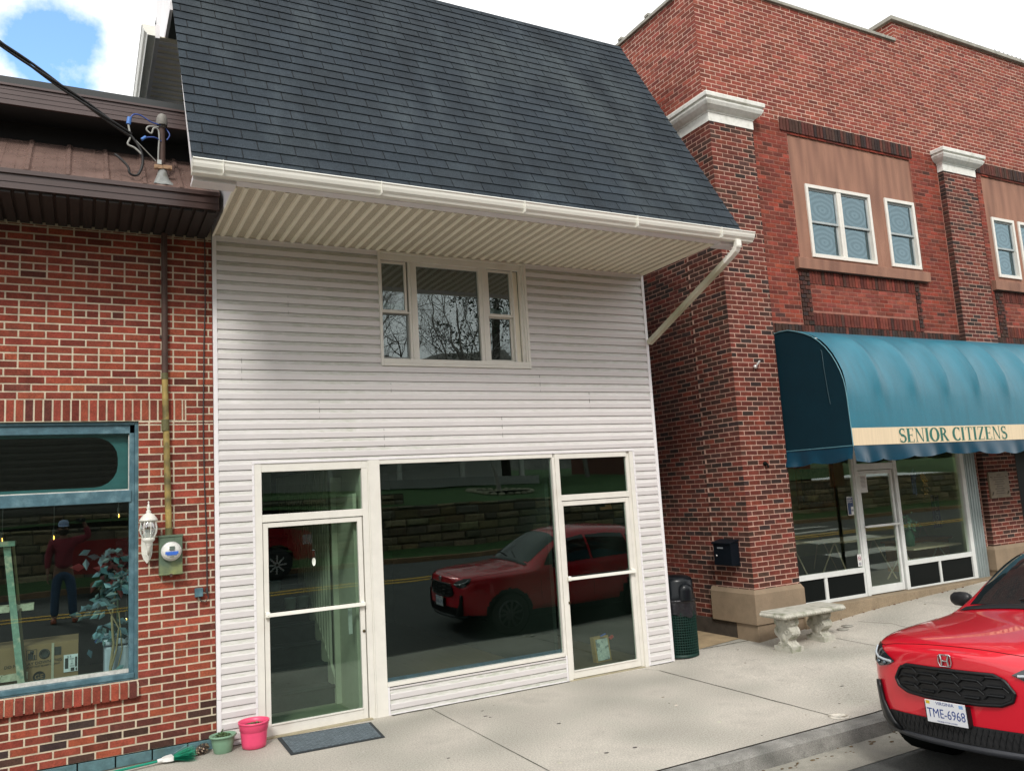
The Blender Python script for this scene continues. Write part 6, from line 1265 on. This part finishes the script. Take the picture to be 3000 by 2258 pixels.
# ================================================================== across the street (seen in the glass)
stone_ = [(.20, .16, .085), (.15, .13, .08), (.24, .20, .12), (.12, .11, .08)]
def stonewall(name, lab, x0, x1, y, z0, z1, curve=0, hrow=.27):
    t = thing(name, lab, 'retaining wall', ((x0+x1)/2, y, z0)); mb = MB(); z = z0; row = 0
    def cy(x): return y-curve*math.sin((x-x0)/(x1-x0)*math.pi)
    while z < z1-.05:
        x = x0-random.uniform(0, .4); zt = min(z+hrow*random.uniform(.85, 1.12), z1)
        while x < x1:
            w = random.uniform(.45, .85); a, b_ = max(x, x0), min(x+w, x1); x += w
            if b_-a < .1: continue
            c = jit(random.choice(stone_), .3); k = random.uniform(.02, .07); g = .012
            ya, yb = cy(a), cy(b_); V = [(a+g, ya, z+g), (b_-g, yb, z+g), (b_-g, yb, zt-g), (a+g, ya, zt-g)]
            r_ = lambda: random.uniform(-.02, .02); I = [(a+g+.06, ya+k+r_(), z+g+.05), (b_-g-.06, yb+k+r_(), z+g+.05), (b_-g-.06, yb+k+r_(), zt-g-.05), (a+g+.06, ya+k+r_(), zt-g-.05)]
            mb.add(V+I, [(4, 5, 6, 7), (0, 1, 5, 4), (1, 2, 6, 5), (2, 3, 7, 6), (3, 0, 4, 7)], 0, c)
        z = zt; row += 1
    mb.build('stones', mat('rough_stone', rough=.95, attr=True, var=.35, vs=9, bump=1.5, bs=18), t)
    mb = MB(); n = 24; mb.grid([[(x0+(x1-x0)*i/n, cy(x0+(x1-x0)*i/n)+o_, zz) for o_, zz in ((-.005, z0-.2), (-.005, z1-.02), (-.5, z1-.02))] for i in range(n+1)], 0, None, False); mb.build('mortar_core', mat('stone_joint', (.05, .045, .03), .95), t); return t
stonewall('stone_retaining_wall', 'long rough stone block retaining wall across street, seen reflected in shop glass', -30, 40, -16.6, .50, 1.98, .3)
stonewall('stone_upper_tier', 'short upper tier of stone blocks on grass bank, reflected left in display glass', -30, 9.6, -17.6, 1.95, 2.40, 0, .2)
# hill tree with ring of stones
def baretree(lab, base, h, seed, spread=1.0, dens=5, group=None, tw=.9):
    random.seed(seed); t = thing('bare_tree', lab, 'tree', base, group); tr = MB(); cr = MB()
    def grow(p, d, l, r_, lev):
        n = 4; P_ = [p]; q = p.copy(); dd = d.copy()
        for i in range(n): dd = (dd+Vector((random.gauss(0, .10), random.gauss(0, .10), .04))).normalized(); q = q+dd*l/n; P_.append(q.copy())
        (tr if lev < 2 else cr).tube(P_, [r_*(1-.45*i/n) for i in range(n+1)], 6 if lev < 2 else 3, caps=False)
        if lev >= dens: return
        for k in range(4 if lev else 5):
            j = random.randint(1 if lev else 2, n); a = dd.orthogonal().normalized(); a.rotate(Matrix.Rotation(random.uniform(0, 6.28), 3, dd)); nd_ = (dd*1.0+a*spread*random.uniform(.5, 1.0)).normalized()
            grow(P_[j], nd_, l*random.uniform(.58, .78), r_*.48, lev+1)
    grow(Vector(base), Vector((0, 0, 1)), h*.38, h*.0095, 0); bk = mat('bark', (.25, .235, .21), .95, var=.3, vs=6, bump=1)
    tr.build('trunk', bk, t); cr.build('crown', bk, t); random.seed(seed+99); return t
def leaftree(lab, base, h, r_, seed, cols, n=2600, cat_='tree', group=None):
    random.seed(seed); t = thing('evergreen_tree', lab, cat_, base, group); mb = MB(); mb.tube([Vector(base), Vector(base)+Vector((0, 0, h*.8))], [h*.02, h*.006], 7); mb.build('trunk', mat('bark2', (.05, .04, .03), .95), t)
    mb = MB(); cl_ = [(random.uniform(-1, 1), random.uniform(-1, 1), random.uniform(.1, 1)) for _ in range(40)]
    for _ in range(n):
        c = random.choice(cl_); k = (1-c[2])*.8+.2; p = Vector(base)+Vector((c[0]*r_*k+random.gauss(0, r_*.13), c[1]*r_*k+random.gauss(0, r_*.13), h*(.12+.86*c[2])+random.gauss(0, h*.03)))
        a = Vector((random.gauss(0, 1), random.gauss(0, 1), random.gauss(0, 1))).normalized(); b_ = a.orthogonal().normalized(); s_ = h*.0065*random.uniform(.6, 1.4); mb.add([p, p+a*s_+b_*s_*.4, p+a*s_*2, p+a*s_-b_*s_*.4], [(0, 1, 2, 3)], 0, jit(random.choice(cols), .35))
    mb.build('crown', mat('needles', rough=.9, attr=True, var=.1), t); return t
gr_ = 'bare winter trees on the hill'
baretree('bare tree inside ring of stones on grass hill, seen in display glass', (14.6, -20.2, hillz(14.6, -20.2)), 9, 5, group=gr_)
baretree('tall bare tree behind hill house, left one reflected in upper window', (13.5, -31, 2.8), 17, 12, group=gr_); baretree('tall bare tree reflected in middle of upper window pane', (17.5, -30, 2.8), 16, 21, group=gr_)
baretree('bare tree furthest right on hill across street', (24, -28, 2.8), 15, 33, group=gr_); baretree('bare tree furthest left on hill across street', (6, -29, 2.8), 14, 8, group=gr_)
leaftree('dense dark evergreen tree on hill behind white house', (21.5, -33, 2.8), 17, 4.5, 3, [(.06, .075, .055), (.08, .095, .07)], 7000)
t = thing('stone_ring', 'ring of pale edging stones around bare hill tree', 'stone edging', (14.6, -20.2, 2.5)); mb = MB()
for i in range(26): a = 2*math.pi*i/26; x, y = 14.6+1.25*math.cos(a), -20.2+1.1*math.sin(a); mb.sphere((x, y, hillz(x, y)+.05), .14, 7, 5, sc=(1, 1, .6))
mb.lathe([(1.15, .06), (.001, .10)], (14.6, -20.2, hillz(14.6, -20.2)), 20); mb.build('stones', mat('ring_stone', (.30, .28, .20), .9, var=.4, vs=4), t)
# white house on the hill
HS = thing('hill_house', 'pale house with front porch columns on hill, seen at top of display glass', 'house', (12, -27, 3)); hz = 2.95; hw = mat('house_white', (.55, .55, .5), .7, var=.05)
mb = MB(); mb.box(3, 19, -34, -28.5, hz, hz+3.2, 0); mb.build('wall', hw, HS); mb = MB(); mb.box(2.5, 19.5, -28.5, -25.6, hz-.3, hz+.12); mb.build('porch_floor', mat('porch_grey', (.3, .3, .28), .8), HS)
mb = MB(); mb.prism([(-35, 3.2), (-28, 3.2), (-31.5, 5.0)], (2.6, 0, hz), (0, 1, 0), (0, 0, 1), (16.8, 0, 0)); mb.box(2.5, 19.5, -28.5, -25.4, hz+2.7, hz+2.95); mb.build('roof', mat('house_roof', (.06, .06, .06), .9), HS)
for i in range(6): x = 3.2+i*3.1; mb = MB(); mb.lathe([(.16, .12), (.14, .2), (.12, 2.6), (.17, 2.7)], (x, -25.9, hz), 14); mb.build('porch_column', hw, HS)
for i in range(4): x = 4.6+i*3.6; mb = MB(); mb.box(x, x+1.1, -28.5, -28.44, hz+.9, hz+2.5); mb.build('window', dgl, HS)
# second far building (brick) and sidings up the street
HB = thing('far_brick_house', 'red brick house with white door far up street, reflected in right transom', 'house', (27, -22, 1)); mb = MB(); mb.box(26, 36, -33, -24, 1.5, 8, 0); mb.build('wall', mat('far_brick', (.14, .05, .035), .9, var=.2), HB); mb = MB(); mb.prism([(-33.5, 8), (-23.5, 8), (-28.5, 11)], (25.6, 0, 0), (0, 1, 0), (0, 0, 1), (10.8, 0, 0)); mb.build('roof', mat('house_roof2', (.06, .06, .06), .9), HB)
for i in range(3): mb = MB(); mb.box(27.2+3*i, 28.2+3*i, -24.0, -23.94, 3.6, 5.4); mb.build('window', dgl, HB)
t = thing('clapboard_shed', 'grey clapboard wall beside steps across street, reflected in teal window', 'shed', (-3.5, -19, 2)); mb = MB(); siding(mb, ((-9, -18.6, 0), UX, (0, 1, 0)), 0, 12, 2.2, 6.6, (), .2); mb.box(-9, 3, -24, -18.62, 2.0, 6.6); mb.build('wall', mat('grey_clapboard', (.10, .095, .08), .8, var=.15), t); mb = MB(); mb.obox((-9.3, -18.2, 6.6), (12.6, 0, 0), (0, -6.2, 1.4), (0, 0, .12)); mb.build('roof', mat('shed_roof', (.07, .07, .07), .9), t)
# red pickup truck
TK = thing('pickup_truck', 'dark red pickup truck parked across street, seen reflected in stair door', 'truck', (2.4, -13.9, stz(-13.9))); tz = stz(-13.5); tr_ = bpy.data.materials.new('truck_paint'); tr_.use_nodes = True; b = tr_.node_tree.nodes['Principled BSDF']; b.inputs['Base Color'].default_value = (.30, .012, .018, 1); b.inputs['Metallic'].default_value = .3; b.inputs['Roughness'].default_value = .3; b.inputs['Coat Weight'].default_value = 1
y0, y1 = -14.9, -12.95; X0 = 5.35
prof_t = [(0, .55), (0, 1.12), (-.06, 1.22), (-.9, 1.30), (-1.35, 1.32), (-1.9, 1.86), (-2.3, 1.92), (-3.6, 1.90), (-3.75, 1.35), (-5.6, 1.33), (-5.65, .60), (-4.95, .55)]+[(-4.45+.50*math.cos(a), .42+.50*math.sin(a)) for a in [R(180-20*i) for i in range(10)]][::-1][::-1]+[(-3.9, .5), (-1.6, .5)]+[(-.95+.50*math.cos(a), .42+.50*math.sin(a)) for a in [R(170-20*i) for i in range(9)]]
prof_t = [(0, .55), (0, 1.12), (-.06, 1.22), (-.9, 1.30), (-1.35, 1.32), (-1.9, 1.86), (-2.3, 1.92), (-3.6, 1.90), (-3.75, 1.35), (-5.6, 1.33), (-5.65, .60)]+[(-4.50+.50*math.cos(R(a)), .42+.50*math.sin(R(a))) for a in range(165, 10, -22)]+[(-3.95, .5), (-1.5, .5)]+[(-.95+.50*math.cos(R(a)), .42+.50*math.sin(R(a))) for a in range(165, 10, -22)]+[(-.42, .5)]
mb = MB(); mb.prism(prof_t, (X0, y0, tz), (1, 0, 0), (0, 0, 1), (0, y1-y0, 0)); mb.build('body', tr_, TK, bev=.03)
for u in (-.95, -4.50):
    for yy in (y1-.28, y0):
        mb = MB(); mb.lathe([(.001, 0), (.28, 0), (.40, .01), (.42, .04), (.42, .24), (.40, .28), (.001, .28)], (X0+u, yy+.28, tz+.42), 28, rot=Rx); w_ = mb.build('wheel', tyre, TK); mb = MB(); yf = y1+.004 if yy > -14 else y0-.004
        for k in range(8): a = 2*math.pi*k/8; mb.beam((X0+u, yf, tz+.42), (X0+u+.25*math.cos(a), yf, tz+.42+.25*math.sin(a)), .04, .02, up=(0, 1, 0))
        mb.build('rim', M['alu'], w_)
mb = MB(); mb.prism([(-1.55, 1.36), (-1.93, 1.80), (-2.4, 1.84), (-2.4, 1.36)], (X0, y1-.0, tz), (1, 0, 0), (0, 0, 1), (0, .006, 0)); mb.build('side_window', dgl, TK); mb = MB(); mb.prism([(-2.5, 1.36), (-2.5, 1.84), (-3.45, 1.82), (-3.5, 1.36)], (X0, y1, tz), (1, 0, 0), (0, 0, 1), (0, .006, 0)); mb.build('side_window', dgl, TK)
mb = MB(); mb.box(X0-.25, X0+.012, y1-.32, y1+.01, tz+.88, tz+1.12); mb.build('headlight', mat('lamp_clear', (.5, .52, .55), .15, metal=.4), TK); mb = MB(); mb.box(X0-.15, X0+.09, y0+.05, y1-.02, tz+.50, tz+.72); mb.build('bumper', chrome, TK, bev=.02); mb = MB(); mb.box(X0-.02, X0+.012, y0+.4, y1-.4, tz+.78, tz+1.12); mb.build('grille', plb, TK)
text('side_badge', 'CREW', chrome, TK, (X0-1.5, y1+.006, tz+1.14), (-1, 0, 0), (0, 0, 1), .10)
# street sign post with back of sign up the street by the senior building
t = thing('sign_post', 'dark street sign post standing at kerb, reflected in left senior pane', 'sign post', (10.6, -3.3, .2)); mb = MB(); mb.tube([(13.2, -3.0, .1), (13.2, -3.0, 2.6)], .035, 8); mb.build('post', M['dark'], t); mb = MB(); mb.box(13.0, 13.4, -2.96, -2.94, 1.95, 2.45); mb.build('sign_panel', mat('sign_back', (.25, .12, .05), .6), t)
# ================================================================== the photographer (seen in the teal window)
def skin(name, m, verts, edges, rad, parent, sub=2):
    me = bpy.data.meshes.new(name); off = ORG[parent]; me.from_pydata([tuple(Vector(v)-off) for v in verts], edges, []); o = bpy.data.objects.new(name, me); COL.objects.link(o); o.parent = parent; me.materials.append(m)
    k = o.modifiers.new('skin', 'SKIN'); k.use_smooth_shade = True
    for i, r_ in enumerate(rad): me.skin_vertices[0].data[i].radius = (r_, r_) if not isinstance(r_, tuple) else r_
    me.skin_vertices[0].data[0].use_root = True; s = o.modifiers.new('s', 'SUBSURF'); s.levels = sub; s.render_levels = sub
    ORG[o] = off; return o
PX, PY, PZ = -.27, -8.62, stz(-8.6)-.01
PN = thing('person', 'person in maroon sweatshirt, jeans and light blue cap raising a phone', 'person', (PX, PY, PZ))
def w_(x, y, z): return (PX+x, PY+y, PZ+z)
skinm = mat('skin_tone', (.30, .16, .11), .6, var=.05); maroon = mat('maroon_cloth', (.26, .025, .045), .9, var=.12, vs=14, bump=.4, bs=60); jean = mat('denim', (.05, .10, .19), .9, var=.2, vs=16, bump=.3, bs=80)
V = [w_(0, 0, .95), w_(0, 0, 1.10), w_(0, 0, 1.28), w_(0, 0, 1.42), w_(0, .01, 1.50), w_(0, .02, 1.58), w_(0, .03, 1.66), w_(0, .03, 1.735),
     w_(-.17, 0, 1.43), w_(-.24, -.01, 1.17), w_(-.255, .04, .94), w_(-.255, .055, .86),
     w_(.17, 0, 1.44), w_(.40, .02, 1.52), w_(.335, .06, 1.74), w_(.31, .10, 1.80),
     w_(-.095, 0, .90), w_(-.12, .02, .50), w_(-.13, 0, .10), w_(-.14, .14, .045), w_(.095, 0, .90), w_(.14, .02, .50), w_(.16, 0, .10), w_(.19, .13, .045)]
Ed = [(0, 1), (1, 2), (2, 3), (3, 4), (4, 5), (5, 6), (6, 7), (3, 8), (8, 9), (9, 10), (10, 11), (3, 12), (12, 13), (13, 14), (14, 15), (0, 16), (16, 17), (17, 18), (18, 19), (0, 20), (20, 21), (21, 22), (22, 23)]
Rd = [.135, .125, .14, .12, .06, .062, .085, .07, .065, .048, .035, .03, .065, .048, .034, .03, .09, .062, .045, .03, .09, .062, .045, .03]
body_ = skin('body', skinm, V, Ed, Rd, PN)
skin('sweatshirt', maroon, [w_(0, 0, .92), w_(0, 0, 1.10), w_(0, 0, 1.28), w_(0, 0, 1.42), w_(0, .01, 1.49), w_(-.18, 0, 1.43), w_(-.25, -.01, 1.17), w_(-.262, .035, .96), w_(.18, 0, 1.445), w_(.41, .02, 1.52), w_(.345, .055, 1.71)], [(0, 1), (1, 2), (2, 3), (3, 4), (3, 5), (5, 6), (6, 7), (3, 8), (8, 9), (9, 10)], [.165, .16, .165, .14, .085, .09, .068, .05, .09, .068, .05], PN)
skin('jeans', jean, [w_(0, 0, .98), w_(0, 0, .90), w_(-.10, 0, .84), w_(-.125, .02, .50), w_(-.135, 0, .10), w_(.10, 0, .84), w_(.145, .02, .50), w_(.162, 0, .10)], [(0, 1), (1, 2), (2, 3), (3, 4), (1, 5), (5, 6), (6, 7)], [.145, .14, .11, .08, .072, .11, .08, .072], PN)
for s_, xx in ((-1, -.145), (1, .195)):
    mb = MB(); mb.lathe([(.001, 0), (.045, 0), (.052, .03), (.04, .07), (.02, .085), (.001, .088)], w_(xx, .12, 0), 14, sx=1, sy=2.6); mb.build('shoe', mat('orange_shoe', (.30, .06, .02), .6), PN)
def hand(base, d, side, curl=.6):
    mb = MB(); base = Vector(base); d = Vector(d).normalized(); s_ = Vector(side).normalized(); n_ = d.cross(s_); mb.lathe([(.02, 0), (.038, .02), (.042, .05), (.036, .085), (.02, .095)], base, 10, sx=1, sy=.45, rot=Matrix((s_, n_, d)).transposed())
    for k, l in enumerate((.068, .076, .072, .058)):
        o_ = base+d*.085+s_*(-.030+.02*k); a = o_+d*l*.4; b_ = a+(d*math.cos(curl)+n_*math.sin(curl))*l*.35; c_ = b_+(d*math.cos(curl*2)+n_*math.sin(curl*2))*l*.3; mb.tube([o_, a, b_, c_], [.0095, .009, .0085, .006], 7)
    o_ = base+d*.03+s_*-.035; a = o_+(d*.6-s_*.7).normalized()*.035; mb.tube([o_, a, a+(d*.9-s_*.2+n_*.4).normalized()*.03], [.012, .011, .008], 7); mb.build('hand', skinm, PN)
hand(w_(-.255, .055, .86), (0, .15, -1), (0, 1, 0), .4); hand(w_(.31, .09, 1.79), (-.35, .35, .85), (0, -.9, .3), 1.0)
mb = MB(); mb.lathe([(.094, 0), (.098, .03), (.09, .07), (.065, .10), (.001, .115)], w_(0, .02, 1.735), 20, sx=.9, sy=1.12); mb.prism([(-.085, .06), (.085, .06), (.075, .14), (.045, .185), (-.045, .185), (-.075, .14)], w_(0, .03, 1.742), (1, 0, 0), (0, 1, -.12), (0, 0, .008)); mb.build('cap', mat('pale_blue_cap', (.32, .42, .62), .9), PN)
mb = MB(); mb.sphere(w_(0, .125, 1.672), .016, 8, 6, sc=(.8, 1.2, 1.3)); mb.sphere(w_(-.088, .03, 1.68), .02, 8, 6, sc=(.5, .9, 1.3)); mb.sphere(w_(.088, .03, 1.68), .02, 8, 6, sc=(.5, .9, 1.3)); mb.box(*[PX+a for a in (-.022, .022)], PY+.112, PY+.118, PZ+1.628, PZ+1.634)
for s_ in (-1, 1): mb.sphere(w_(.034*s_, .112, 1.70), .011, 8, 6)
mb.build('face', mat('face_tone', (.24, .12, .085), .6), body_)
mb = MB(); mb.lathe([(.001, -.09), (.05, -.085), (.075, -.05), (.085, .01)], w_(0, .045, 1.655), 16, sy=1.15); mb.build('beard', mat('beard', (.05, .035, .025), .95), body_)
PHN = thing('phone', 'black smartphone held up in raised hand of person', 'phone', (0, CP.y-.03, CP.z)); MB().box(-.075, .075, CP.y-.030, CP.y-.021, CP.z-.045, CP.z+.03).build('case', plb, PHN, bev=.003); MB().lathe([(.001, 0), (.008, 0), (.008, .002)], (0, CP.y-.0205, CP.z), 12, rot=Rx).build('lens_ring', chrome, PHN)
